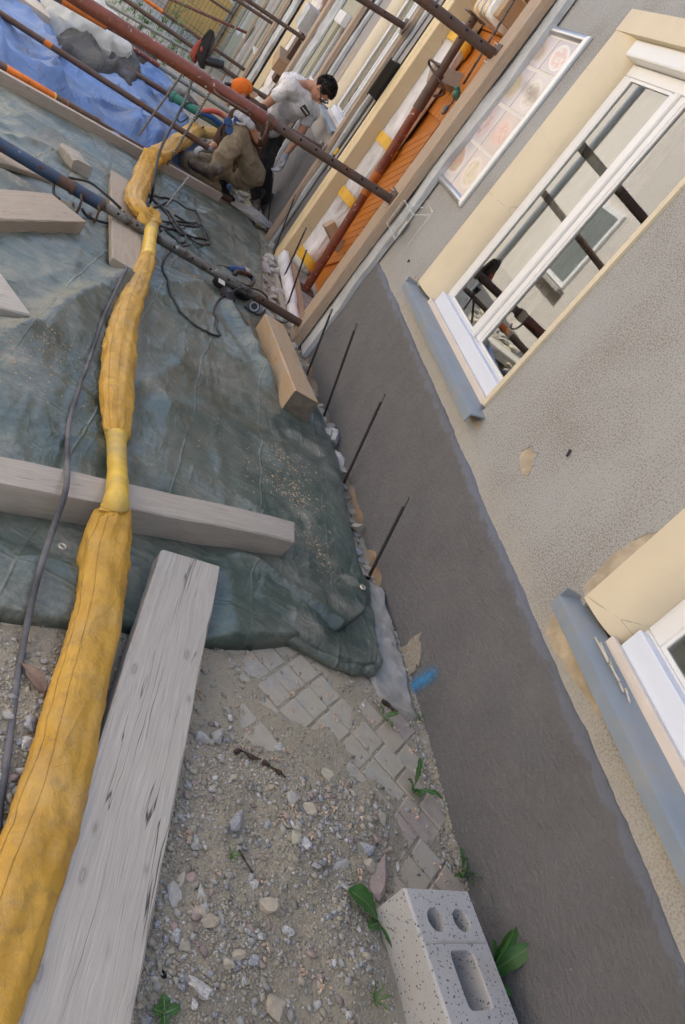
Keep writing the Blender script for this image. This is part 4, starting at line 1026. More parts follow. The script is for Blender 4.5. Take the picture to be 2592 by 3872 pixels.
prop(E2, L2, [(0, q2(1050, 448), .031, 'rust'), (q2(1050, 448), q2(1010, 425), .044, 'rust_red'), (q2(1010, 425), 9, .0435, 'rust_red')],
     'middle prop on the nearest post, thick red brown tube passing before the crouching man', [q2(u, v) for u, v in ((1420, 712), (1368, 676), (1312, 636), (1257, 600), (1198, 558), (1141, 520), (1079, 478))],
     fat_collar=[(q2(1042, 440), q2(1020, 428), .047, 'rust')], hooks=[(q2(1022, 432), .047, 'pin'), (q2(950, 395), .044, 'bow')])
E3 = aty(1865, 205, 5.81); L3 = reach(E3, aty(1600, 0, 5.81))
q3 = lambda u, v: along(E3, u, v, 5.81)
prop(E3, L3, [(0, 1.3, .036, 'rust'), (1.3, 9, .043, 'rust_red')], 'top prop on the nearest post, ending by the rusty upright prop', [q3(1822, 148), q3(1769, 102), q3(1712, 52), q3(1660, 5), .85])
E4 = aty(1526, 98, 8.87); L4 = reach(E4, aty(1370, 0, 8.87))
prop(E4, L4, [(0, 1.2, .032, 'rust'), (1.2, 9, .04, 'rust')], 'top prop on the slim post by the black lamp', [.22, .50, .78])
E5 = Vector((-.13, 8.92, .80)); d5 = (aty(240, 0, 8.92) - E5)
prop(E5, reach(E5, E5 + d5), [(0, 1.5, .03, 'rust'), (1.5, along(E5, 410, 88, 8.92), .03, 'rust'), (along(E5, 410, 88, 8.92), along(E5, 240, 0, 8.92), .043, 'steel_orange'), (along(E5, 240, 0, 8.92), 9, .044, 'rust')], 'middle prop on the slim post, with an orange painted length above the white bag')
E6 = atg(872, 757, .06); P6 = atg(0, 250, .105); d6 = P6 - E6
q6 = lambda u, v: min(range(201), key=lambda f: (E6 + d6 * f / 200 - atg(u, v, .06 + .045 * f / 200)).length) / 200 * d6.length
prop(E6, E6 + d6 * 1.15, [(0, q6(388, 487), .030, 'rust'), (q6(388, 487), q6(375, 478), .044, 'rust'), (q6(375, 478), q6(220, 390), .041, 'rust'), (q6(220, 390), q6(25, 268), .042, 'steel_orange'), (q6(25, 268), 9, .042, 'rust')],
     'low prop with an orange painted length lying along the board on edge', plate=False, hooks=[(q6(345, 465), .041, 'bow')], fat_collar=[(q6(222, 391), q6(214, 386), .0445, 'tape'), (q6(270, 420), q6(262, 414), .0435, 'rust_bright')])
# thin tubes further back
def farprop(a, b_, y, r, m, label, ext=1.3, segs=None, plate=True, y2=None):
    A = aty(*a, y); B = aty(*b_, y2 or y); B = A + (B - A) * ext
    return prop(A, B, segs(A) if segs else [(0, 12, r, m)], label, plate=plate, rplate=.07)
farprop((790, 560), (0, 50), 9.0, .03, 'rust', 'thin brown tube with an orange ring over the blue tarpaulin', 1.2,
        lambda A: [(0, along(A, 198, 174, 9.0), .030, 'rust'), (along(A, 198, 174, 9.0), along(A, 170, 156, 9.0), .0315, 'steel_orange'), (along(A, 170, 156, 9.0), 9, .030, 'rust')], False)
farprop((1152, 147), (935, 0), 15.9, .034, 'rust', 'prop ending on the post at the taped up far door', 3)
farprop((1047, 99), (900, 3), 22.3, .038, 'rust', 'upper prop on the far post beyond the taped door', 3)
farprop((950, 281), (551, 0), 22.3, .040, 'rust', 'lower far prop with an orange painted left length', 1.4, lambda A: [(0, along(A, 618, 40, 22.3), .042, 'rust'), (along(A, 618, 40, 22.3), 9, .044, 'steel_orange')])
farprop((1120, 452), (500, 16), 15.6, .036, 'rust', 'perforated prop behind the orange cap and the hammer drill', 1.3, plate=False)
farprop((1060, 395), (500, 68), 17.5, .032, 'steel_grey', 'grey tube just behind the thick red brown prop', 1.3, plate=False)
farprop((943, 128), (653, 0), 29.5, .045, 'rust_red', 'farthest slanting red prop, ending on a wooden pad', 1.5)
farprop((880, 54), (800, 0), 30.5, .04, 'rust', 'short looking farthest prop above the slanting red one', 2)
A = aty(870, 425, 12.6); farprop((870, 425), (500, 182), 12.6, .03, 'steel_grey', 'low grey and red tube behind the drill bits', 1.4, lambda A: [(0, along(A, 602, 255, 12.6), .032, 'steel_grey'), (along(A, 602, 255, 12.6), 9, .034, 'rust_red')], False)
farprop((700, 395), (540, 296), 11.0, .034, 'rust', 'short dark tube with a hook by the black sheet', 1.6, plate=False)
farprop((190, 60), (80, -10), 12.0, .034, 'rust', 'dark tube at top left running under the white bag', 2.2, plate=False)
for a, b_, y, m, lab in (((797, 178), (892, 0), 31, 'green_plastic', 'tall grey green standpipe left of the far windows'), ((752, 285), (917, -20), 30.5, 'steel_worn', 'dark standpipe right of the tall grey green one')):
    A = aty(*a, y); B = aty(*b_, y); A.z = zg(y); B = A + Vector((0, 0, 4.2))
    tag(make('standpipe', MB().tube([A, B], .05, 10), MT['steel_grey' if m != 'steel_worn' else m], auto=40), lab, 'standpipe')
tag(plank('wood_pad', aty(930, 150, 29.45), aty(965, 95, 29.45), .22, .05, 'wood_post', 'wooden pad', 'pad', up=(-1, 0, 0), n=4), 'wooden pad under the farthest slanting red prop', 'wood pad')

# upright rusty prop in the doorway
base = aty(1167, 1079, 7.4); top = aty(1795, 65, 7.4); base.z = -.118
dv = (top - base); Lv = dv.length; q8 = lambda u, v: (aty(u, v, 7.4) - base).length
root = empty('upright_prop', base); tag(root, 'red brown upright prop with flaked paint standing in the orange doorway', 'steel prop')
r3 = lambda x, y: (1000 + x * .6378, y * .6378)
sp = [q8(*r3(960, 690)), q8(*r3(715, 1050)), q8(*r3(620, 1170))]
for a, b_, r, m in ((0, sp[2], .039, 'rust_red2'), (sp[2], sp[1], .041, 'rust_bright'), (sp[1], sp[0], .041, 'rust_red2'), (sp[0], sp[0] + .32, .047, 'rust'), (sp[0] + .32, Lv, .036, 'rust')):
    make('tube', MB().tube([base + dv.normalized() * (a + (b_ - a) * i / 6) for i in range(7)], r, 18), MT[m], root, auto=40)
make('base_plate', MB().bb(base.x - .085, base.x + .085, base.y - .09, base.y + .09, base.z - .008, base.z + .001), MT['rust'], root)
make('head_plate', MB().bb(top.x - .085, top.x + .085, top.y - .09, top.y + .09, top.z, top.z + .01), MT['rust'], root)
p = base + dv.normalized() * (sp[0] + .30)
pts = [p + Vector((-.06, -.10, .05)), p + Vector((-.13, -.02, .05)), p + Vector((-.10, .06, .02)), p + Vector((0, -.06, -.02)), p + Vector((.10, -.07, -.05)), p + Vector((.11, -.02, -.10)), p + Vector((.05, -.06, -.14))]
make('locking_pin', MB().tube(smoothpath(pts, 5), .011, 8), MT['rust'], root, smooth=True)
for f in (.62, .78, .9): 
    p = base + dv.normalized() * (sp[0] + .32 + (Lv - sp[0] - .32) * f); make('pin_hole', MB().tube([p + Vector((-.02, -.0295, .0)), p + Vector((-.021, -.0315, 0))], .009, 8), MT['black_hole'], root)

# ------------------------------------------------------------------ doorway wrapping, wedges, head beam
def wrap_strip(name, z0, z1, seed, label, group=None):
    """plastic wrapped round the door jamb, from the reveal across to the door"""
    rows = []; n = 60
    for i in range(n):
        z = z0 + (z1 - z0) * i / (n - 1); row = []
        for k in range(15):
            f = k / 14
            x = .10 + .20 * f; y = 8.06 - .10 * math.sin(f * math.pi) ** .7 - .10 * f
            nn = fbm(np.array([z * 2.2 + f * 3]), np.array([f * 5. + seed]), 4, seed)[0] - .5
            x += .022 * (fbm(np.array([z * 2.4]), np.array([seed * 1.]), 3, 3)[0] - .5) * (1 - f)
            row.append((x - .02 * nn, y - .07 * nn, z))
        rows.append(row + [(.30, 8.08, z), (.10, 8.084, z)])
    b = MB(); b.sweep(None, rows); return tag(make(name, b, MT['white_wrap'], smooth=True), label, 'plastic wrap', group)
jw = wrap_strip('jamb_wrap', -.13, 2.46, 4, 'white plastic wrapped round the door jamb, held by yellow tape')
def tape_band(z, h, parent):
    rows = []
    for zz in (z - h / 2, z + h / 2):
        row = []
        for k in range(15):
            f = k / 14; x = .088 + .215 * f; y = 8.055 - .112 * math.sin(f * math.pi) ** .7 - .10 * f - .038
            row.append((x, y, zz - .06 * f + .02 * math.sin(f * 3)))
        rows.append(row + [(.303, 8.0, zz - .06), (.086, 8.07, zz)])
    b = MB(); b.sweep(None, rows, caps=False); make('tape', b, MT['tape'], parent, smooth=False)
for u, v in ((1000 + 700 * .6378, 800 * .6378), (1000 + 480 * .6378, 1130 * .6378), (800 + 620 * .574, 700 + 440 * .574), (1000 + 1130 * .6378, 190 * .6378)):
    tape_band(aty(u, v, 8.0).z - .02, .10, jw)
def chunk(name, corners_uv, y, depth, mat, label, cat, up=None):
    """a short block between two surveyed points in the doorway"""
    A = aty(*corners_uv[0], y); B = aty(*corners_uv[1], y)
    return plank(name, A, B, depth, .12, mat, label, cat, up=up or (0, -1, .3), n=4, ch=.003, seed=int(A.x * 100) % 50)
chunk('wood_wedge', ((1250, 848), (1318, 995)), 7.62, .10, 'wood_fresh', 'split wooden wedge at the foot of the rusty upright prop', 'wedge', (-.3, -1, .4))
chunk('wood_wedge', ((1640, 262), (1795, 330)), 7.66, .14, 'wood_tan', 'squared wedge of wood behind the collar of the upright prop', 'wedge', (-.2, -1, .5))
# step wrapping and timber kerb in front of the doorstep
sw = MB(); rows = []
for i in range(40):
    y = 6.15 + (7.98 - 6.15) * i / 39; n = fbm(np.array([y * 4]), np.array([2.]), 4, 8)[0] - .5
    rows.append([(-.03 + .03 * n, y, zg(y) - .05), (-.065 + .04 * n, y, -.14 + .02 * n), (-.05 + .03 * n, y, -.065 + .03 * n), (.0 + .02 * n, y, -.055 + .02 * n), (.035 + .02 * n, y, -.12)])
tag(make('step_wrap', sw.sweep(None, rows), MT['white_wrap'], smooth=True), 'white plastic strip laid over the edge of the doorstep', 'plastic wrap')
plank('step_edging', (.075, 7.8, -.085), (.06, 6.15, -.075), .07, .05, 'wood_fresh', 'fresh wooden edging along the white wrapped doorstep', 'edging', n=8)
plank('step_edging', (-.10, 7.6, -.17), (-.10, 6.2, -.10), .05, .10, 'wood_tan', 'brownish board low on the outside of the white step wrap', 'edging', n=8)
# head beam wrapped in fleece and tape, carried by the upright prop
hb = empty('head_beam', (.17, 7.45, 2.56)); tag(hb, 'timber head beam wrapped in white fleece on the upright prop', 'beam')
make('timber_core', plank_mesh(.62, .25, .19, seed=6, n=4), MT['wood_fresh'], hb, matrix=frame((.22, 7.72, 2.765), (.22, 7.10, 2.765)), auto=50)
rows = []
for i in range(26):
    y = 7.74 - .50 * i / 25; row = []
    for k in range(24):
        a = 2 * math.pi * k / 24; cx_, cz_ = math.cos(a), math.sin(a)
        e = .42; x = .22 + .165 * math.copysign(abs(cx_) ** e, cx_); z = 2.675 + .125 * math.copysign(abs(cz_) ** e, cz_)
        nn = fbm(np.array([y * 9]), np.array([a * 1.5]), 4, 4)[0] - .5
        if cz_ < -.6: z -= .05 * max(0, nn + .2)
        row.append((x + .03 * nn * cx_, y, z + .03 * nn * cz_))
    rows.append(row)
make('fleece_cover', MB().sweep(None, rows), MT['white_cloth'], hb, smooth=True)
for y in (7.68, 7.52, 7.36):
    rows = []
    for dy in (-.02, .02):
        row = []
        for k in range(24):
            a = 2 * math.pi * k / 24; cx_, cz_ = math.cos(a), math.sin(a); e = .42
            row.append((.22 + .183 * math.copysign(abs(cx_) ** e, cx_), y + dy, 2.672 + .146 * math.copysign(abs(cz_) ** e, cz_)))
        rows.append(row)
    make('tape', MB().sweep(None, rows, caps=False), MT['tape'], hb)
# bell pull: rod, knot, pendant, hanging before the door
A = aty(*r3(1500, -30), 6.9); B = aty(*r3(1180, 500), 6.9); C_ = aty(*r3(1140, 555), 6.9); D_ = aty(*r3(1072, 652), 6.9)
bp = empty('bell_pull', A); tag(bp, 'thin grey rod with a green knot and small pendant hanging before the door', 'bell pull')
make('rod', MB().tube([A, B], .010, 8), MT['steel_worn'], bp, smooth=True)
make('knot', MB().ball(C_, (.032, .032, .04), 10, 7).ball(C_ + Vector((-.02, 0, .03)), .022, 8, 6).ball(C_ + Vector((.022, 0, -.02)), .024, 8, 6), MT['green_plastic'], bp, smooth=True)
make('chain', MB().tube(smoothpath([C_, (C_ + D_) / 2 + Vector((.012, 0, 0)), D_], 5), [.006 + .004 * (i % 2) for i in range(11)], 6), MT['rust'], bp)
make('pendant', MB().ball(D_, (.024, .024, .04), 10, 7), MT['steel_worn'], bp, smooth=True)

# ------------------------------------------------------------------ wall fittings
# framed board with eight food pictures
mb_root = empty('picture_board', (0, 5.28, 1.48)); tag(mb_root, 'aluminium framed board with eight pale pictures of dishes', 'picture board')
y0, y1, z0, z1 = 4.86, 5.72, 1.48, 2.575; fw = .05
def frame_bar(a, b_, inner):
    """rounded aluminium profile from a to b"""
    A = Vector(a); B = Vector(b_); d = (B - A).normalized(); sd = Vector((0, *inner)); out = Vector((-1, 0, 0)); b = MB(); rows = []
    for p, mit in ((A, 1), (B, -1)):
        sec = []
        for s, h in ((0, .002), (0, .020), (.010, .030), (.025, .034), (.040, .030), (fw, .018), (fw, .002)): sec.append(p + sd * s + out * h + d * (s * mit))
        rows.append(sec)
    b.sweep(None, rows); return make('frame_bar', b, MT['alu'], mb_root, auto=60)
frame_bar((0, y0, z0), (0, y1, z0), (0, 1)); frame_bar((0, y1, z1), (0, y0, z1), (0, -1)); frame_bar((0, y1, z0), (0, y1, z1), (-1, 0)); frame_bar((0, y0, z1), (0, y0, z0), (1, 0))
bk = make('backing', MB().bb(-.010, -.001, y0 + .02, y1 - .02, z0 + .02, z1 - .02), simple('pale_print_border', (.70, .66, .60), .5, .03), mb_root)
def food(name, bgc, plate, c1, c2, c3, tilt, seed):
    t = T(name); g = t.co('Generated'); s = t.xyz(g)
    vx = t.math('SUBTRACT', s[1], .5); vy = t.math('SUBTRACT', s[2], .5)
    ct, st = math.cos(tilt), math.sin(tilt)
    ex = t.math('ADD', t.math('MULTIPLY', vx, ct), t.math('MULTIPLY', vy, st)); ey = t.math('SUBTRACT', t.math('MULTIPLY', vy, ct), t.math('MULTIPLY', vx, st))
    rr_ = t.math('SQRT', t.math('ADD', t.math('POWER', t.math('ABSOLUTE', t.math('DIVIDE', ex, .46)), 2.0), t.math('POWER', t.math('ABSOLUTE', t.math('DIVIDE', ey, .36)), 2.0)))
    p = t.map(g, (1, 3, 3), (seed, seed, 0)); n1 = t.noise(p, 1.6, 4, .6); n2 = t.noise(t.map(p, loc=(3, 1, 2)), 2.6, 4, .6)
    fd = t.ramp(n1, [(.38, c1), (.5, c2), (.62, c3)]); fd = t.mix(t.range(n2, .5, .62, 0, .6), fd, mul(c1, .7))
    rn = t.math('ADD', rr_, t.range(n2, 0, 1, -.18, .18))
    c = t.mix(t.range(rr_, .98, 1.02, 1, 0), bgc, plate); c = t.mix(t.math('MINIMUM', t.math('MAXIMUM', t.range(rn, .72, .84, 1, 0), 0.0), 1.0), c, fd)
    c = t.mix(.30, c, (.62, .55, .52))
    return t.end(c, .22, None, Specular_IOR_Level=.5)
pc = [((.52, .42, .38), (.62, .52, .45), (.45, .33, .18), (.52, .48, .22), (.62, .45, .32)), ((.56, .52, .53), (.68, .62, .58), (.55, .38, .22), (.62, .26, .18), (.42, .45, .22)),
      ((.50, .38, .33), (.55, .42, .36), (.70, .34, .24), (.75, .46, .34), (.60, .30, .24)), ((.56, .52, .54), (.60, .46, .46), (.55, .34, .33), (.68, .58, .55), (.48, .34, .34)),
      ((.52, .47, .46), (.62, .56, .5), (.36, .40, .22), (.62, .56, .48), (.48, .34, .26)), ((.53, .50, .54), (.56, .48, .4), (.55, .40, .18), (.42, .42, .22), (.58, .36, .26)),
      ((.45, .41, .44), (.74, .70, .68), (.70, .66, .60), (.66, .28, .24), (.72, .68, .55)), ((.56, .51, .55), (.58, .48, .42), (.38, .34, .28), (.58, .40, .28), (.50, .42, .34))]
zc = [z0 + .05, z0 + .318, z0 + .580, z0 + .835, z1 - .05]; ym = 5.245
for r_ in range(4):
    for c_ in range(2):
        ya, yb = ((y0 + .05, ym - .008), (ym + .008, y1 - .05))[c_]; bgc, plc, c1, c2, c3 = pc[r_ * 2 + c_]
        za = zc[r_] + (.012 if r_ else 0); zb = zc[r_ + 1] - .012
        make('picture', MB().bb(-.0135, -.0105, ya, yb, za, zb), food('dish_print', bgc, plc, c1, c2, c3, (.5, .65, .3, .9, .6, .7, .75, .8)[r_ * 2 + c_], r_ * 2.3 + c_), mb_root)
# clear leaflet holder
lh = empty('leaflet_holder', (-.04, 5.42, 1.0)); tag(lh, 'clear acrylic leaflet holder screwed to the wall below the picture board', 'leaflet holder')
def ac(name, q): make(name, MB().add(q, [(0, 1, 2, 3)]), MT['acrylic'], lh)
ac('front_panel', [(-.09, 5.24, 1.05), (-.09, 5.60, 1.05), (-.09, 5.60, 1.24), (-.09, 5.24, 1.24)])
ac('back_panel', [(-.004, 5.22, 1.05), (-.004, 5.62, 1.05), (-.004, 5.62, 1.33), (-.004, 5.22, 1.33)])
for y in (5.24, 5.42, 5.60): ac('side_panel', [(-.09, y, 1.05), (-.004, y, 1.05), (-.004, y, 1.30), (-.09, y, 1.24)])
b = MB()
for a, c in (((-.09, 5.24, 1.05), (-.09, 5.60, 1.05)), ((-.09, 5.24, 1.24), (-.09, 5.60, 1.24)), ((-.004, 5.22, 1.33), (-.004, 5.62, 1.33)), ((-.09, 5.24, 1.05), (-.09, 5.24, 1.24)), ((-.09, 5.42, 1.05), (-.09, 5.42, 1.24)), ((-.09, 5.60, 1.05), (-.09, 5.60, 1.24)), ((-.09, 5.24, 1.24), (-.004, 5.24, 1.30)), ((-.09, 5.42, 1.24), (-.004, 5.42, 1.30)), ((-.004, 5.22, 1.05), (-.004, 5.22, 1.33))): b.tube([a, c], .0036, 5)
make('cut_edges', b, MT['acrylic_edge'], lh)
make('leaflet', MB().bb(-.030, -.024, 5.43, 5.56, 1.06, 1.16), MT['grey_plastic'], lh)
# cream metal bracket above
br = empty('shelf_bracket', (0, 5.6, 2.64)); tag(br, 'cream painted metal bracket above the picture board', 'bracket')
make('wall_plate', MB().bb(-.008, -.001, 5.535, 5.60, 2.635, 3.1), MT['white_metal'], br, bevel=.002)
make('arm', MB().tube([(-.006, 5.568, 2.66), (-.05, 5.57, 2.72), (-.14, 5.575, 2.84), (-.30, 5.58, 3.0)], [.016, .014, .014, .014], 8), MT['white_metal'], br, smooth=True)
make('web', MB().add([(-.004, 5.565, 2.7), (-.12, 5.572, 2.86), (-.004, 5.565, 2.86), (-.004, 5.571, 2.7), (-.12, 5.578, 2.86), (-.004, 5.571, 2.86)], [(0,1,2),(3,5,4),(0,3,4,1),(1,4,5,2),(2,5,3,0)]), MT['white_metal'], br)
# black wall lamp
lp = empty('wall_lamp', (-.07, 8.6, 1.5)); tag(lp, 'black box lamp with a grey glass front between slim post and doorway', 'wall lamp')
make('housing', MB().add([(-.002, 8.44, 1.50), (-.15, 8.42, 1.52), (-.15, 8.42, 1.86), (-.002, 8.44, 1.89), (-.002, 8.74, 1.50), (-.09, 8.74, 1.52), (-.09, 8.74, 1.86), (-.002, 8.74, 1.89)], [(0,1,2,3),(4,7,6,5),(0,4,5,1),(1,5,6,2),(2,6,7,3),(3,7,4,0)]), MT['black_lamp'], lp, bevel=.006)
make('glass_front', MB().add([(-.1495, 8.455, 1.545), (-.1495, 8.455, 1.835), (-.0985, 8.715, 1.835), (-.0985, 8.715, 1.545)], [(0,1,2,3)]), MT['lamp_glass'], lp)
b = MB(); b.tube([(-.145, 8.40, 1.50), (-.145, 8.40, 1.88)], .008, 6); make('edge_bead', b, MT['black_lamp'], lp)
make('cable_duct', MB().bb(-.02, -.004, 8.70, 8.745, -.1, 1.495), simple('dark_cable_duct', (.10, .09, .08), .7, .2), lp)
make('duct_clip', MB().bb(-.024, -.003, 8.69, 8.755, .86, .93), MT['tape'], lp)

# far door dressing
jw2 = empty('jamb_wrap', (-.05, 17.4, -.8)); tag(jw2, 'torn white plastic and yellow tape round the far orange door', 'plastic wrap')
rows = []
for i in range(40):
    z = -.85 + 3.0 * i / 39; row = []
    for k in range(9):
        f = k / 8; nn = fbm(np.array([z * 2.5]), np.array([f * 3.]), 4, 6)[0] - .5
        row.append((-.05 + .18 * f - .12 * nn, 18.35 - .55 * f - .3 * nn * (1 + f), z))
    rows.append(row + [(.19, 18.36, z)])
make('plastic', MB().sweep(None, rows), MT['white_wrap'], jw2, smooth=True)
for z in (.58, 1.55): make('tape', MB().bb(-.14, .19, 17.55, 18.3, z - .09, z + .09), MT['tape'], jw2)
b = MB(); b.bb(-.02, .15, 17.2, 17.75, .3, 1.5); make('plastic_shadow_box', b, MT['rust'], jw2)  # dark box put in for the shade behind the torn plastic
plank('wood_wedge', (-.05, 17.6, .86), (-.02, 16.9, .72), .3, .25, 'wood_fresh', 'pale wood blocks jammed in the far taped doorway', 'wedge', n=4)
plank('wood_wedge', (-.05, 17.5, 1.75), (-.02, 16.8, 1.70), .3, .4, 'foam', 'wrapped grey block at the head of the far taped doorway', 'wedge', n=4)
# ------------------------------------------------------------------ green tarpaulin
def gp(*uv): return [tuple(atg(*p))[:2] for p in uv]
FOLDS = [  # polyline (surveyed on the ground), height, half width, lean
    (gp((-60, 1330), (0, 1310), (150, 1250), (330, 1140), (460, 1078), (540, 1082)), .095, .13, .5),
    (gp((560, 1085), (680, 1100), (800, 1090), (900, 1120)), .05, .10, .3),
    (gp((0, 1395), (130, 1430), (260, 1500), (360, 1560)), .035, .08, .3),
    (gp((830, 1140), (905, 1280), (985, 1430), (1060, 1530)), .085, .075, -.5),
    (gp((640, 1180), (760, 1200), (860, 1290), (940, 1420)), .03, .07, .2),
    (gp((300, 1530), (450, 1500), (640, 1420), (700, 1330)), .018, .06, .3),
    (gp((560, 1580), (760, 1560), (950, 1660), (1100, 1850)), .016, .06, -.3),
    (gp((120, 1660), (320, 1690), (520, 1800)), .018, .07, .3),
    (gp((800, 1830), (960, 1960), (1120, 2110), (1300, 2200)), .015, .06, .3),
    (gp((700, 900), (850, 860), (1000, 900)), .035, .12, .2),
    (gp((620, 800), (760, 830), (880, 800)), .04, .10, .2),
    (gp((0, 1120), (200, 1060), (330, 1000)), .02, .08, .3),
    (gp((0, 420), (200, 540), (420, 690), (560, 740)), .075, .09, .4),
    (gp((0, 520), (150, 560), (330, 640)), .04, .06, -.3),
]
FRONT = [(820, 2130), (960, 2170), (1060, 2260), (1210, 2400), (1390, 2500)]
FR2 = [(700, 2200), (860, 2290), (1000, 2380), (1150, 2500), (1340, 2545)]
def tarp_right(y): return np.interp(y, [1.9, 2.0, 2.3, 2.55, 3.03, 3.76, 4.3, 4.64, 5.39, 6.6, 7.9, 8.5, 9.1], [-.19, -.205, -.165, -.14, -.118, -.062, -.075, -.15, -.375, -.33, -.24, -.22, -.34])
_fr = gp((-700, 2290), (-300, 2325), (0, 2355), (250, 2392), (500, 2408), (700, 2455), (900, 2462), (1100, 2448), (1250, 2425), (1350, 2350), (1385, 2235), (1400, 2150))
def tarp_front(x): return np.interp(x, [p[0] for p in _fr], [p[1] for p in _fr])
def tarp_back(x): return np.interp(x, [-3.6, -2.9, -1.5, -.76, -.5, 0], [6.86, 7.32, 8.24, 8.70, 8.98, 9.1])
ns, nt_ = 210, 520
S, Tt = np.meshgrid(np.linspace(0, 1, ns), np.concatenate([np.linspace(0, .22, 150), np.linspace(.2215, 1, nt_ - 150)]), indexing='ij')
xg = -3.4 + S * 3.2; yg = np.zeros_like(xg)
for _ in range(4):
    yf_, yb_ = tarp_front(xg), tarp_back(xg); yg = yf_ + (yb_ - yf_) * Tt
    xg = -3.4 + S * (tarp_right(yg) + 3.4)
h = np.full_like(xg, .016)
h += .020 * (fbm(xg * 2.2, yg * 2.2, 4, 31) - .3)
h += .010 * ridged(xg * 5.5 + .8 * fbm(xg * 2, yg * 2, 3, 2), yg * 5.5, 3, 41) ** 2
h += .004 * ridged(xg * 9 + yg * 2, yg * 3, 2, 51) ** 3 + .004 * ridged(xg * 3 - yg, yg * 9, 2, 57) ** 3
for ln, hh, wd, lean in FOLDS:
    d, s, par = segdist(xg, yg, ln)
    env = np.clip(par / .12, 0, 1) * np.clip((1 - par) / .12, 0, 1)
    wv = wd * (.75 + .5 * vnoise(par * 7, par * 0, int(hh * 1000))) * np.where(s * lean > 0, 1 - abs(lean) * .6, 1 + abs(lean))
    h += hh * .78 * env * (.7 + .6 * vnoise(par * 9, par * 0, 77)) * (.45 * np.exp(-(d / wv) ** 2) + .55 * np.exp(-1.5 * d / wv))
# sharp wrinkles: many short straight creases that leave flat facets between them
rc = np.random.RandomState(23)
for _ in range(330):
    cx_, cy_ = rc.uniform(-3.2, -.1), 1.7 + rc.rand() ** 1.5 * 7; L_ = rc.uniform(.18, .75); an = rc.choice([.15, 1.72, .9, 2.5], p=[.35, .3, .2, .15]) + rc.normal() * .28
    wd = rc.uniform(.022, .085); am = wd * rc.uniform(.07, .19) * rc.choice([1, 1, -.7])
    dx, dy = math.cos(an), math.sin(an); m = (np.abs(xg - cx_) < L_ + .1) & (np.abs(yg - cy_) < L_ + .1)
    if not m.any(): continue
    ax = (xg[m] - cx_) * dx + (yg[m] - cy_) * dy; ay = -(xg[m] - cx_) * dy + (yg[m] - cy_) * dx + .05 * np.sin(ax * 5 + cx_ * 9)
    h[m] += am * np.clip(1 - np.abs(ay) / np.where(ay > 0, wd, wd * 2.2), 0, 1) * np.clip((L_ - np.abs(ax)) / (.5 * L_), 0, 1)
# packing creases of the folded sheet
for k in np.arange(-3.2, 0, .40): h += .0065 * np.exp(-np.abs((xg + .03 * yg - k - .02 * fbm(yg * 1.5, yg * 0, 2, 5)) / .012))
for k in np.arange(1.8, 9.0, .52): h += .0065 * np.exp(-np.abs((yg - .12 * xg - k - .02 * fbm(xg * 1.5, xg * 0, 2, 6)) / .012))
# thick folded front hem
df = yg - tarp_front(xg)
roll = np.clip(1 - df / .30, 0, 1)
h += .024 * roll ** .7 * (.4 + 1.2 * fbm(xg * 4.0, yg * 4.0, 3, 61))
for ln, amp, wd, sgn in ((gp((820, 2110), (950, 2165), (1110, 2300), (1260, 2420)), .038, .03, 1), (gp((0, 2160), (200, 2190), (420, 2200), (620, 2170)), .030, .04, -1), (gp((300, 2290), (520, 2330), (700, 2300)), .02, .03, 1)):
    d, s, par = segdist(xg, yg, ln)
    h += amp * np.exp(-(d / np.where(s * sgn > 0, wd * 2.2, wd * .55)) ** 2) * np.clip(par / .1, 0, 1)
# pressed flat under the timber that lies on it
def foot(p0, p1, w_, cap):
    global h
    a = Vector(p0); b_ = Vector(p1); d = (b_ - a).normalized(); n_ = Vector((-d.y, d.x, 0)).normalized() * (w_ / 2)
    poly = [(a + n_)[:2], (b_ + n_)[:2], (b_ - n_)[:2], (a - n_)[:2]]
    k = polymask(xg, yg, poly, .10); h = np.where(h > cap, h * (1 - k) + cap * k, h)
foot((-3.1, 1.335, 0), (-.585, 2.52, 0), .17, .012); foot((-1.252, .30, 0), (-1.02, 2.09, 0), .26, .022)
foot((-2.42, 3.62, 0), (-1.88, 5.0, 0), .28, .012); foot((-1.665, 6.85, 0), (-1.45, 4.62, 0), .24, .02); foot((-.415, 5.3, 0), (-.345, 4.02, 0), .2, .006)
foot(E1, L1, .12, .004); foot((-2.7, 4.95, 0), (-2.05, 5.75, 0), .2, .012)
foot((-2.6, 2.76, 0), (-1.885, 3.38, 0), .3, .02)
edge = np.minimum(np.clip(df / .022, 0, 1), np.clip((1 - S) * 40, 0, 1)); edge = np.sqrt(edge * (2 - edge))
# lies over the planks it covers nothing of; sags into the gap near the wall
P = np.stack([xg + .006 * (vnoise(yg * 8, xg * 8, 3) - .5), yg + .012 * (vnoise(xg * 7, xg * 0, 4) - .5) * (Tt < .02), zga(yg) + .002 + h * edge], -1)
# hem tucked under at the front edge
P0z = (zga(yg) + h * edge).ravel()
def tarp_h(x, y):
    i = np.argmin((xg - x) ** 2 + (yg - y) ** 2); return float(P0z[i])
hem = P[:, :1].copy(); hem[..., 1] += .02; hem[..., 2] = zga(hem[..., 1]) - .004
P = np.concatenate([hem, P], 1)
tarpG = tag(make('tarpaulin', MB().grid(P), MT['tarp_green'], smooth=True), 'large dusty dark green tarpaulin spread over the lane', 'tarpaulin')
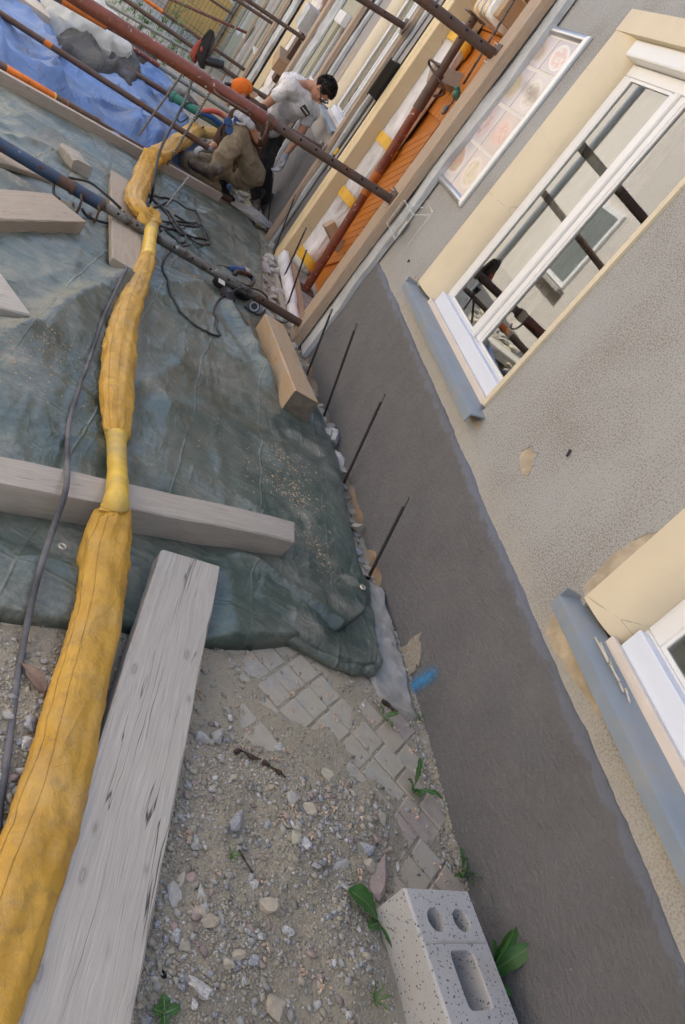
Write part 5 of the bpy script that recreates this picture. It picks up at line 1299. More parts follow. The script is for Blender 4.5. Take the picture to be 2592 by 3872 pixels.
# the corner folded back over itself
fl = gp((925, 2290), (1072, 2424), (1244, 2521), (1330, 2548), (1398, 2546), (1412, 2490), (1395, 2340), (1384, 2225), (1300, 2150), (1150, 2080), (1000, 2120))
lowedge = fl[:5]; px = [p[0] for p in fl]; py = [p[1] for p in fl]
xa = np.arange(min(px) - .02, max(px) + .02, .0075); ya = np.arange(min(py) - .02, max(py) + .02, .0075); XA, YA = np.meshgrid(xa, ya, indexing='ij')
dl, _, pl2 = segdist(XA, YA, lowedge); dall, _, _ = segdist(XA, YA, fl + [fl[0]]); inf = inpoly(XA, YA, fl)
hz = np.interp(dl, [0, .012, .05, .14, .35], [.028, .046, .050, .040, .026]) + .016 * (fbm(XA * 9, YA * 9, 3, 5) - .5) + .022 * ridged(XA * 4 + YA * 3, YA * 7 - XA * 3, 2, 8) ** 3
base_ = zga(YA) + np.where(inf, .002, 0)
tb = np.clip((tarp_front(XA) - YA) / .05, 0, 1)
upper = np.clip(1 - segdist(XA, YA, fl[8:] )[0] / .10, 0, 1)
ZA = base_ + hz * (1 - upper) + upper * .012
ZA = np.where(dall < .011, ZA - .012 * (1 - dall / .011), ZA)
keepf = inf | (dall < .005); idf = -np.ones(XA.shape, int); fb = MB(); k = 0
for i in range(XA.shape[0]):
    for j in range(XA.shape[1]):
        if keepf[i, j]: idf[i, j] = k; k += 1; fb.v.append((XA[i, j], YA[i, j], ZA[i, j]))
for i in range(XA.shape[0] - 1):
    for j in range(XA.shape[1] - 1):
        q = (idf[i, j], idf[i+1, j], idf[i+1, j+1], idf[i, j+1])
        if min(q) >= 0: fb.f.append(q); fb.m.append(0)
# rolled lip closing the fold
lip = [Vector((x, y, zg(y) + .024)) for x, y in fl[:6]]
lp2 = smoothpath(lip, 8); fb.tube(lp2, [.021 + .004 * math.sin(i * .9) for i in range(len(lp2))], 10)
make('folded_corner', fb, MT['tarp_green'], tarpG, smooth=True)
for (u, v) in ((245, 2055), (1362, 2233), (1003, 1028)):
    c = atg(u, v, .035); b = MB(); n = 16; c.z = zg(c.y); ez = (.055 if u > 1300 else .0)
    rows = [[(c.x + math.cos(a) * r, c.y + math.sin(a) * r, (zg(c.y) + ez if ez else tarp_h(c.x, c.y)) + z) for r, z in ((.007, .002), (.009, .005), (.0135, .004), (.0145, -.002))] for a in np.linspace(0, 2 * math.pi, n)]
    b.grid(np.array(rows)); make('eyelet', b, MT['zinc'], tarpG, smooth=True)

# sawdust and grit lying on the sheet
def litter(name, mat, cents, n, rad_, size, seed, zf, flat=.4):
    r = np.random.RandomState(seed); b = MB()
    for (cx_, cy_, sx, sy) in cents:
        for _ in range(n):
            x = cx_ + r.normal() * sx; y = cy_ + r.normal() * sy; s = size * (.5 + r.rand() ** 2 * 1.6); a = r.rand() * 6.3
            z = zf(x, y); q = [(math.cos(a + k * 1.571 + r.rand() * .5) * s * (1 if k % 2 else .45), math.sin(a + k * 1.571) * s * (1 if k % 2 else .45)) for k in range(4)]
            vs = [(x + p, y + o, z + .001) for p, o in q] + [(x, y, z + s * flat * 1.6)]
            b.add(vs, [(0,1,4), (1,2,4), (2,3,4), (3,0,4)])
    return make(name, b, MT[mat], kind='stuff')
pts = [(atg(u, v).x, atg(u, v).y, sx, sy) for u, v, sx, sy in ((150, 620, .12, .22), (300, 720, .10, .2), (200, 1340, .10, .09), (40, 1385, .12, .10), (420, 900, .06, .12), (1060, 1750, .10, .10), (1030, 1830, .07, .07), (700, 1050, .06, .06), (1130, 1900, .05, .08), (1180, 2080, .05, .1), (200, 560, .15, .25))]
tag(litter('sawdust', 'wood_fresh', pts, 260, 0, .0046, 3, tarp_h), 'sawdust and chips scattered on the green tarpaulin', 'sawdust')
pts = [(atg(u, v).x, atg(u, v).y, sx, sy) for u, v, sx, sy in ((900, 1700, .22, .3), (1100, 2000, .14, .3), (1000, 1950, .2, .2), (600, 1500, .3, .3))]
tag(litter('grit', 'stone_tan', pts, 120, 0, .0036, 8, tarp_h), 'grit and crumbs scattered on the green tarpaulin', 'grit')

# ------------------------------------------------------------------ blue tarpaulin, black sheet, bag
def cover(name, poly, mat, hf, label, cat, res=.035, edge_w=.10):
    px = [p[0] for p in poly]; py = [p[1] for p in poly]
    xa = np.arange(min(px) - .1, max(px) + .1, res); ya = np.arange(min(py) - .1, max(py) + .1, res)
    Xa, Ya = np.meshgrid(xa, ya, indexing='ij'); wob = .10 * (fbm(Xa * 5, Ya * 5, 3, 17) - .5)
    d, _, _ = segdist(Xa, Ya, list(poly) + [poly[0]]); sd = np.where(inpoly(Xa, Ya, poly), d, -d) + wob
    ww = np.clip(sd / edge_w, 0, 1); Hh = hf(Xa, Ya) * np.sqrt(ww * (2 - ww)) + .008
    Zz = zga(Ya) + Hh; b = MB(); idx = -np.ones(Xa.shape, int); k = 0
    keep = sd > -res * .6
    for i in range(Xa.shape[0]):
        for j in range(Xa.shape[1]):
            if keep[i, j]: idx[i, j] = k; k += 1; b.v.append((Xa[i, j], Ya[i, j], Zz[i, j]))
    for i in range(Xa.shape[0] - 1):
        for j in range(Xa.shape[1] - 1):
            q = (idx[i, j], idx[i+1, j], idx[i+1, j+1], idx[i, j+1])
            if min(q) >= 0: b.f.append(q); b.m.append(0)
    return tag(make(name, b, MT[mat], smooth=True), label, cat)
blue_poly = gp((-260, 60), (-100, 20), (80, 60), (180, 150), (330, 240), (520, 320), (620, 400), (660, 470), (690, 560), (640, 640), (520, 610), (380, 530), (220, 420), (60, 330), (-260, 215))
def blue_h(x, y):
    wx = x + .25 * (fbm(x * 1.3, y * 1.3, 2, 1) - .5); wy = y + .3 * (fbm(x * 1.3 + 7, y * 1.3, 2, 2) - .5)
    a = .06 + .14 * fbm(x * 1.0, y * .7, 2, 71) + .13 * ridged(wx * 1.6 + wy * .3, wy * .8, 1, 73) ** 5
    a = a + .07 * ridged(wx * 3.1 - wy * .9, wy * 1.6 + wx, 1, 79) ** 5 + .03 * ridged(wx * 6 + wy, wy * 2.6, 1, 75) ** 4
    lo_, _, _ = segdist(x, y, [tuple(E6)[:2], tuple(P6)[:2]]); a = a * np.clip(lo_ / .30, .10, 1)
    return a + .12 * np.clip((y - 10) / 2, 0, 1)
cover('tarpaulin', blue_poly, 'tarp_blue', blue_h, 'crumpled blue tarpaulin beyond the board on edge', 'tarpaulin', .028, .10)
bh2 = gp((690, 560), (760, 600), (850, 700), (870, 745), (800, 720), (700, 660), (620, 600))
cover('tarpaulin', bh2, 'tarp_blue', lambda x, y: .05 + .10 * fbm(x * 4, y * 4, 3, 5) + .05 * ridged(x * 9, y * 6, 2, 7) ** 2, 'scrap of blue tarpaulin under the crouching man', 'tarpaulin', .02, .05)
blk = gp((150, 205), (250, 190), (380, 190), (500, 215), (575, 245), (560, 330), (530, 310), (450, 300), (500, 400), (470, 405), (380, 365), (280, 300), (200, 245))
cover('plastic_sheet', blk, 'black_sheet', lambda x, y: blue_h(x, y) + .03 + .07 * fbm(x * 1.6, y * 1.0, 2, 91) + .12 * ridged(x * 1.9 + y * .7, y * .9 - x * .4, 1, 93) ** 4 + .08 * ridged(x * 4 - y, y * 2 + x, 1, 97) ** 4, 'crumpled charcoal sheet lying over the blue tarpaulin', 'plastic sheet', .028, .16)
blk2 = gp((60, 10), (200, 0), (260, 30), (250, 60), (120, 55))
cover('plastic_sheet', blk2, 'black_sheet', lambda x, y: .15 + .2 * fbm(x * 2, y * 1.2, 3, 95), 'dark bundle of sheeting behind the white bag', 'plastic sheet', .06, .15)
# white plastic bag: crumpled closed skin
def crumpled(name, c, r, mat, seed, label, cat, seg=64, rings=40, k=.30):
    bm = bmesh.new(); bmesh.ops.create_icosphere(bm, subdivisions=5, radius=1); V = np.array([tuple(v.co) for v in bm.verts]); b = MB(); b.f = [tuple(v.index for v in f.verts) for f in bm.faces]; b.m = [0] * len(b.f); bm.free()
    lon = np.arctan2(V[:, 1], V[:, 0]); 
    n1 = fbm(V[:, 0] * 1.8 + 5, V[:, 1] * 1.8 + V[:, 2] * 1.5, 3, seed); wq = .5 * fbm(V[:, 0] * 2 + 3, V[:, 1] * 2 + V[:, 2] * 2, 2, seed + 1); n2 = (ridged(V[:, 0] * 2.3 + wq + 9, V[:, 1] * 2.3 + wq, 2, seed + 3) + ridged(V[:, 1] * 2.3 - wq + 4, V[:, 2] * 2.3 + wq, 2, seed + 4) + ridged(V[:, 2] * 2.3 + wq + 2, V[:, 0] * 2.3 - wq, 2, seed + 5)) / 2.4
    s = .74 + k * (n1 - .3) + .26 * n2 ** 2 + .05 * ridged(V[:, 0] * 5 + wq * 3, V[:, 1] * 5 - V[:, 2] * 4, 1, seed + 7) ** 3
    V = V * s[:, None] * np.array(r); V[:, 2] = np.where(V[:, 2] < -.55 * r[2], -.55 * r[2] + .25 * (V[:, 2] + .55 * r[2]), V[:, 2])
    b.v = [tuple(v + np.array(c)) for v in V]
    return tag(make(name, b, MT[mat], auto=60), label, cat)
c0 = aty(300, 150, 11.2); crumpled('plastic_bag', (c0.x, c0.y, c0.z + .07), (.54, .46, .40), 'film', 4, 'big crumpled milky plastic bag on the tarpaulins at top left', 'plastic bag')
c1 = aty(440, 160, 11.6); crumpled('plastic_bag', (c1.x, c1.y, c1.z - .1), (.16, .22, .13), 'film', 14, 'torn flap of milky plastic right of the big bag', 'plastic bag', 40, 24)
c2 = aty(20, 45, 11.6); crumpled('plastic_bag', (c2.x - .15, c2.y, c2.z), (.30, .4, .26), 'white_wrap', 9, 'white bundle standing for sunlit tarpaulin in the top left corner', 'plastic bag')  # sunlit patch of tarpaulin modelled as a white bundle

# ------------------------------------------------------------------ yellow duct
DP = [((-190, 4150), .07, .070), ((-105, 3872), .07, .069), ((58, 3400), .07, .067), ((200, 3000), .07, .066), ((287, 2640), .068, .064), ((361, 2350), .070, .062), ((393, 2120), .085, .069), ((428, 1960), .140, .052), ((443, 1870), .185, .036), ((444, 1770), .11, .034), ((441, 1670), .055, .038),
      ((440, 1610), .062, .052), ((440, 1500), .072, .066), ((455, 1330), .080, .074), ((482, 1180), .078, .064), ((528, 1060), .072, .055), ((556, 985), .10, .046), ((568, 900), .135, .043), ((572, 838), .165, .048), ((535, 800), .18, .062), ((512, 760), .12, .074), ((530, 700), .11, .072), ((552, 635), .16, .074), ((580, 592), .25, .085)]
def duct(name, ctrl, label, seed, mats=('duct', 'tape_hose'), tapes=((1925, 1650), (975, 828))):
    pts = [atg(u, v, dz) for (u, v), dz, r in ctrl]; rr_ = [r for _, _, r in ctrl]
    sp_ = smoothpath(pts, 24); tv = np.linspace(0, len(pts) - 1, len(sp_)); R_ = np.interp(tv, range(len(pts)), rr_)
    vv = np.interp(tv, range(len(pts)), [v for (u, v), _, _ in ctrl])
    rows = []; n = 48; u0 = None; ln = 0
    for i, p in enumerate(sp_):
        t = (sp_[min(i+1, len(sp_)-1)] - sp_[max(i-1, 0)]).normalized(); ln += (p - sp_[i-1]).length if i else 0
        side = t.cross(Vector((0, 0, 1))).normalized(); up = side.cross(t)
        tape_ = any(a >= vv[i] >= b_ for a, b_ in tapes); taut = 1.0
        for a, b_ in tapes:
            taut = min(taut, max(0, min(1, min(abs(vv[i] - a), abs(vv[i] - b_)) / 160)) if not tape_ else 0)
        row = []
        for k in range(n):
            a = 2 * math.pi * k / n; ca, sa = math.cos(a), math.sin(a)
            wr = 0
            if not tape_:
                A_ = np.array([ln * 9 + ca * 1.2]); B_ = np.array([sa * 1.6 + ca * .7 + seed])
                wr = .20 * (fbm(np.array([ln * 4.]), B_, 3, seed)[0] - .5) + .15 * (ridged(A_, B_ * 1.5, 2, seed + 5)[0] - .55)
                tw = a * 2 + ln * 7; wr += .12 * (ridged(np.array([tw * .7]), np.array([ln * 1.6]), 2, seed + 9)[0] ** 3 - .3) + .03 * (ridged(np.array([ln * 6 + ca]), np.array([sa * 1.5]), 1, seed + 2)[0] ** 3 - .3)
                if taut < 1: wr += .38 * (1 - taut) * (ridged(np.array([a * 1.9 + ln]), np.array([ln * 1.2]), 2, seed + 8)[0] - .5)
                wr += .07 * math.exp(-((a - 1.1 + .3 * math.sin(ln * 2)) / .16) ** 2) - .05 * math.exp(-((a - 1.45 + .3 * math.sin(ln * 2)) / .14) ** 2)
            else: wr = .035 * math.sin(ln * 170 + math.sin(a) * 1.5) + .05 * (vnoise(np.array([ln * 14.]), np.array([ca * 2]), 5)[0] - .5)
            rr2 = R_[i] * (.95 + wr)
            fl = .72 if not tape_ else 1.0
            z = sa * rr2 * fl
            q = p + side * (ca * rr2 * (1.10 if not tape_ else 1)) + up * z
            row.append(q)
        rows.append((row, tape_))
    seams = [[], []]
    for i, (row, tp) in enumerate(rows):
        for q, kk in ((0, 14), (1, 18)):
            v0 = row[(kk + (2 if i / len(rows) < .3 else 0)) % n]; ctr = sum(row, Vector()) / n
            seams[q].append(v0 + (v0 - ctr).normalized() * .0006)
    root = None
    seg = []; cur = rows[0][1]; st = 0; parts = []
    for i in range(1, len(rows)):
        if rows[i][1] != cur or i == len(rows) - 1:
            e = i + 1 if not cur else i + 1; parts.append((st, min(e, len(rows)), cur)); st = i; cur = rows[i][1]
    for st, e, tp in parts:
        mb = MB(); mb.sweep(None, [r for r, _ in rows[st:e]])
        if root is None:
            root = make(name, mb, MT[mats[0]], smooth=True); tag(root, label, 'air duct')
        else: make('tape_wrap' if tp else 'duct_length', mb, MT[mats[1] if tp else mats[0]], root, smooth=True)
        if not tp:
            for q in seams:
                if e - st > 4: make('seam', MB().tube(q[st + 1:e - 1], .0016, 5), MT['duct'], root, smooth=True)
    return root
ductA = duct('air_duct', DP, 'long yellow ochre fabric duct with taped necks running up the lane', 3)
# collapsed turn of fabric at the second neck
c = atg(562, 806, .21)
rows = []
for i in range(40):
    a = -2.6 + 4.6 * i / 39; row = []
    ctr = c + Vector((math.cos(a) * .060 + .02, math.sin(a) * .075, .02 * math.sin(a) - .03))
    for k in range(12):
        b_ = 2 * math.pi * k / 12; rad2 = .022 * (1 + .3 * math.sin(k * 2.3 + i * .5))
        row.append(ctr + Vector((math.cos(a) * math.cos(b_) * rad2, math.sin(a) * math.cos(b_) * rad2, math.sin(b_) * rad2 * 1.7)))
    rows.append(row)
make('gathered_fold', MB().sweep(None, rows), MT['duct'], ductA, smooth=True)
DP2 = [((592, 590), .26, .085), ((640, 560), .20, .075), ((690, 530), .26, .085), ((740, 492), .30, .095), ((775, 500), .26, .09), ((840, 505), .22, .085)]
duct('air_duct', DP2, 'short yellow duct length going behind the crouching man', 9, tapes=((1, 0),))

# ------------------------------------------------------------------ cables and hoses
def lay(pts):
    out = []
    for p in pts:
        i = np.argmin((xg - p.x) ** 2 + (yg - p.y) ** 2)
        if ((xg - p.x) ** 2 + (yg - p.y) ** 2).ravel()[i] < .003: p = Vector((p.x, p.y, max(p.z, P0z[i] + .010)))
        out.append(p)
    return out
def cable(name, uvs, r, mat, label, cat='cable', dz=.02, n=7, tar=True, zf=None):
    pts = []
    for q in uvs:
        d = q[2] if len(q) > 2 else dz
        pts.append(atg(q[0], q[1], d))
    return tag(make(name, MB().tube(lay(smoothpath(pts, n)), r, 8), MT[mat], smooth=True), label, cat)
cable('rubber_hose', [(-25, 3300), (0, 3050), (30, 2850), (62, 2600), (110, 2330, .05), (150, 2160, .09), (205, 1990, .13), (252, 1840, .17), (255, 1700, .08), (262, 1600, .04), (290, 1480, .03), (330, 1380, .03), (370, 1240, .03), (430, 1120, .10), (480, 1000, .05), (520, 900, .05), (548, 850, .05)], .0092, 'hose_rubber', 'dusty black hose running up beside the yellow duct', 'hose')
z7 = lambda x, y, dz=.03: (450 + x * .287, 550 + y * .287, dz)
coil = [[(0, 745), (120, 715), (240, 690), (350, 685), (440, 720), (560, 800), (650, 890), (720, 960), (770, 1050), (850, 1150), (960, 1230), (1060, 1300), (1180, 1310), (1210, 1260), (1170, 1180), (1080, 1090), (1030, 1060)],
        [(0, 770), (150, 775), (260, 740), (380, 690), (520, 770), (620, 910), (690, 1000), (790, 1130), (860, 1190), (880, 1250), (820, 1280), (740, 1240), (660, 1160), (610, 1110)],
        [(430, 675), (600, 690), (740, 730), (860, 810), (980, 910), (1060, 990), (1060, 1040), (980, 1040), (860, 990), (740, 920)],
        [(400, 840), (480, 820), (560, 780), (680, 730)], [(530, 985), (640, 1010), (760, 1000), (900, 1010), (1000, 1045)], [(540, 1060), (700, 1110), (820, 1140), (960, 1200), (1100, 1250), (1160, 1240), (1130, 1180), (1040, 1120), (900, 1060), (780, 1040)],
        [(520, 1010), (545, 1080), (560, 1130)]]
cr_ = empty('cable_coil', atg(700, 830)); tag(cr_, 'tangled black cable coils on the green tarpaulin by the yellow duct', 'cable')
for k, lp_ in enumerate(coil):
    p = [atg(*z7(x, y, .03 + .012 * ((k + i) % 3))) for i, (x, y) in enumerate(lp_)]
    make('cable_turn', MB().tube(lay(smoothpath(p, 6)), .0085, 8), MT['cable'], cr_, smooth=True)
cable('cable', [(205, 690, .08), (205, 730, .06), (225, 752, .10)], .009, 'cable', 'short black cable end hanging from the blue prop')
cable('cable', [(262, 672, .15), (340, 690, .13), (400, 735, .12), (455, 785, .10), (440, 770, .08)], .009, 'cable', 'black cable draped along the blue prop')
cable('cable', [(310, 790, .06), (335, 820, .03), (400, 842, .03), (452, 838, .05), (470, 800, .1)], .009, 'cable', 'loop of black cable under the blue prop')
z5 = lambda x, y, dz=.03: (x * .6378, 500 + y * .6378, dz)
cable('cable', [z5(1130, 668, .07), z5(1040, 690), z5(985, 740), z5(962, 800), z5(972, 880), z5(1000, 960), z5(1060, 1060), z5(1150, 1150), z5(1240, 1190), z5(1300, 1212, .02), z5(1280, 1160), z5(1262, 1080), z5(1290, 1010), z5(1370, 950, .09), z5(1440, 925, .13), z5(1530, 935, .12), z5(1590, 990, .05), z5(1560, 1070), z5(1490, 1080), z5(1440, 1045)], .007, 'cable', 'thin grey cable looping from the duct to the power tool')
cable('cable', [(1010, 1170), (1040, 1210), (1080, 1220), (1110, 1200, .05)], .006, 'cable', 'thin cable end in the rubble by the timber block', dz=.02)
# steel rod leaning by the coil
tag(make('steel_rod', MB().tube([atg(628, 780, .04), atg(715, 668, .22)], .009, 8), MT['steel_grey'], smooth=True), 'short grey steel rod leaning over the cable coil', 'steel rod')

# ------------------------------------------------------------------ power tool and plugs on the tarpaulin
z6 = lambda x, y, dz: atg(750 + x * .319, 900 + y * .319, dz)
gr = empty('power_tool', z6(420, 620, .02)); tag(gr, 'black power tool with a bow handle lying by the lowest prop', 'power tool')
A, B = z6(190, 470, .07), z6(470, 640, .075)
make('motor_body', MB().tube([A, A.lerp(B, .12), A.lerp(B, .5), A.lerp(B, .8), B], [.028, .045, .052, .05, .035], 14), MT['black_plastic'], gr, auto=40)
make('gear_head', MB().tube([z6(330, 650, .05), z6(350, 720, .06), z6(390, 770, .05)], [.05, .055, .03], 12), MT['black_plastic'], gr, auto=40)
make('name_plate', MB().box(z6(280, 520, .122), (.05, .08, .004)), MT['grey_plastic'], gr)
hp = [z6(430, 440, .09), z6(470, 400, .12), z6(560, 420, .12), z6(640, 470, .11), z6(650, 530, .10), z6(600, 580, .09), z6(520, 560, .08), z6(440, 520, .08)]
make('bow_handle', MB().tube(smoothpath(hp, 4), .019, 10), MT['black_plastic'], gr, smooth=True)
make('rear_grip', MB().tube([z6(460, 620, .07), z6(560, 690, .06), z6(600, 700, .055)], [.032, .03, .026], 10), MT['black_plastic'], gr, auto=40)
pg = empty('cable_plug', z6(480, 390, .02)); tag(pg, 'blue cable plug lying above the power tool', 'plug')
make('plug_body', MB().tube([z6(370, 360, .04), z6(400, 370, .04), z6(500, 390, .045), z6(520, 395, .045)], [.016, .03, .033, .04], 12), MT['blue_plastic'], pg, auto=40)
make('plug_cap', MB().tube([z6(520, 395, .045), z6(575, 405, .045)], [.036, .034], 12), MT['grey_plastic'], pg, auto=40)
make('lead', MB().tube(smoothpath([z6(375, 360, .04), z6(300, 335, .03), z6(210, 330, .02)], 5), .007, 8), MT['cable'], pg, smooth=True)
pg = empty('cable_plug', z6(660, 810, .02)); tag(pg, 'round black socket with a pale ring below the lowest prop', 'plug')
c = z6(665, 810, .05); ax = (Vector(EYE) - c).normalized()
make('socket_body', MB().tube([c - ax * .09, c - ax * .02, c], [.03, .045, .045], 16), MT['blue_plastic'], pg, auto=40)
make('ring', MB().tube([c, c + ax * .006], [.036, .034], 16), MT['grey_plastic'], pg, auto=40); make('socket_face', MB().tube([c + ax * .006, c + ax * .0075], [.024, .024], 14), MT['black_plastic'], pg)

# ------------------------------------------------------------------ hammer drill standing on its bit
bA, bB = atg(525, 512, .25), None
yb = bA.y; top1 = aty(700, 265, yb)
dr = empty('hammer_drill', bA); tag(dr, 'red and black hammer drill standing upright on its long spiral bit', 'hammer drill')
def spiral(A, B, r, turns, n=120):
    d = (B - A); L_ = d.length; d.normalize(); u = d.cross(Vector((0, 1, 0))).normalized(); w_ = d.cross(u); rows = []
    for i in range(n):
        f = i / (n - 1); row = []
        for k in range(10):
            a = 2 * math.pi * k / 10; rr_ = r * (1 + .38 * math.cos(a - 2 * math.pi * turns * f)) 
            row.append(A + d * (L_ * f) + u * (math.cos(a) * rr_) + w_ * (math.sin(a) * rr_))
        rows.append(row)
    b = MB(); b.sweep(None, rows); return b
make('spiral_bit', spiral(bA, top1, .0095, 40, 320), MT['drill_steel'], dr, smooth=True)
dd = (top1 - bA).normalized()
k5 = lambda x, y: aty(500 + x * .319, y * .319, yb)
# body traced in its own plane, thickness across
def slab(name, poly, th, mat, parent, y0=0.0, bev=.012):
    P_ = [k5(*p) + Vector((0, y0, 0)) for p in poly]; n = len(P_); off = Vector((.42, .8, -.42)).normalized() * th / 2
    b = MB(); b.add([p - off for p in P_] + [p + off for p in P_], [tuple(range(n)), tuple(range(n, 2 * n))[::-1]] + [(i, n + i, n + (i+1) % n, (i+1) % n) for i in range(n)])
    return make(name, b, MT[mat], parent, bevel=bev)
slab('motor_body', [(690, 690), (715, 600), (790, 515), (850, 470), (850, 550), (800, 640), (745, 735)], .09, 'red_plastic', dr)
slab('grip_housing', [(775, 690), (800, 560), (880, 420), (930, 365), (985, 395), (975, 450), (930, 600), (880, 720), (850, 800), (790, 770)], .09, 'black_plastic', dr, -.01)
slab('top_handle', [(815, 490), (860, 420), (905, 390), (890, 440), (850, 500)], .05, 'black_plastic', dr, -.03)
slab('switch', [(815, 555), (840, 545), (845, 590), (815, 605)], .03, 'red_plastic', dr, -.07, .004)
make('chuck', MB().tube([top1 - dd * .02, top1 + dd * .05], [.018, .034], 12), MT['black_plastic'], dr, auto=40)
make('side_handle', MB().tube([k5(850, 700), k5(900, 725), k5(1000, 750), k5(1090, 775)], [.03, .036, .038, .036], 12), MT['black_plastic'], dr, auto=40)
lead = [aty(733, 288, yb - .1), aty(700, 380, yb - .5), aty(655, 470, yb - .8), aty(610, 560, yb - 1.2), aty(590, 640, yb - 1.4), aty(578, 720, yb - 1.5), atg(570, 765, .03)]
make('lead', MB().tube(smoothpath(lead, 8), .011, 8), MT['cable'], dr, smooth=True)
A = atg(632, 625, .12); B = aty(800, 340, A.y); tag(make('spiral_drill_bit', spiral(A, B, .0105, 34, 300), MT['drill_steel'], smooth=True), 'second long spiral drill bit standing left of the crouching man', 'drill bit')
A, B = aty(648, 362, 10.6), aty(845, 480, 10.4)
gt = empty('hose_reel_tube', A); tag(gt, 'green plastic tube with black straps behind the drill bits', 'tube')
make('tube', MB().tube([A, A.lerp(B, .06), A.lerp(B, .07), B], [.062, .062, .05, .05], 14), MT['green_plastic'], gt, auto=40)
for f in (.35, .65): p = A.lerp(B, f); make('strap', MB().tube(smoothpath([p + Vector((.02, 0, .06)), p + Vector((-.05, -.05, .02)), p + Vector((-.07, -.05, -.16)), p + Vector((.0, -.03, -.2)), p + Vector((.05, 0, -.1))], 5), .008, 6), MT['cable'], gt, smooth=True)
for uv, m, lab in ((((765, 420), (810, 420), (850, 440), (880, 470)), 'red_plastic', 'red hose bending behind the crouching man'), (((760, 425), (795, 440), (830, 465), (850, 490)), 'blue_plastic', 'blue hose bending behind the crouching man')):
    p = [aty(u, v, 10.3) for u, v in uv]; tag(make('hose', MB().tube(smoothpath(p, 6), .03, 10), MT[m], smooth=True), lab, 'hose')
tag(make('dark_sleeve', MB().tube(smoothpath([aty(u, v, 10.9) for u, v in ((640, 335), (690, 360), (730, 400), (770, 425))], 6), [.04 + .03 * math.sin(i / 18 * 3.1) for i in range(19)], 12), MT['steel_worn'], smooth=True), 'grey brown sleeve lying on the rubble above the green tube', 'sleeve')

# ------------------------------------------------------------------ reinforcing bars
RB = [((1380, 2212), (1545, 1880), 2.75, 'nearest bar at the corner of the tarpaulin'), ((1300, 1828), (1455, 1490), 3.6, 'second bar, against the plinth halfway to the timber block'), ((1220, 1590), (1350, 1222), 4.4, 'third bar, by the near end of the timber block'), ((1165, 1408), (1257, 1168), 5.2, 'short looking bar in front of the fleece strip'), ((1085, 1163), (1160, 945), 6.7, 'bar before the wrapped doorstep, lower of two'), ((1067, 1063), (1160, 860), 7.4, 'bar before the wrapped doorstep, taller looking of two'), ((1040, 948), (1118, 735), 8.4, 'bar against the fleece of the slim post'), ((1012, 858), (1035, 655), 10.2, 'bar by the bending man with a bent tip')]
for (b0_, t0_, y, lab) in RB:
    A = atx(*b0_, -.045); y = A.y; B = aty(*t0_, y + (.12 if y < 6 else .05)); A = A - (B - A) * .12
    root = empty('rebar', A); tag(root, 'dark ' + lab, 'rebar', 'steel bars standing along the wall foot')
    d = (B - A).normalized(); b = MB(); b.tube([A, A.lerp(B, .5), B], .0078, 9)
    make('bar', b, MT['rebar'], root, auto=60)
    make('ground_tip', MB().tube([B - d * .045, B - d * .003, B], [.0083, .0083, .0072], 9), MT['steel_worn'], root, auto=60)

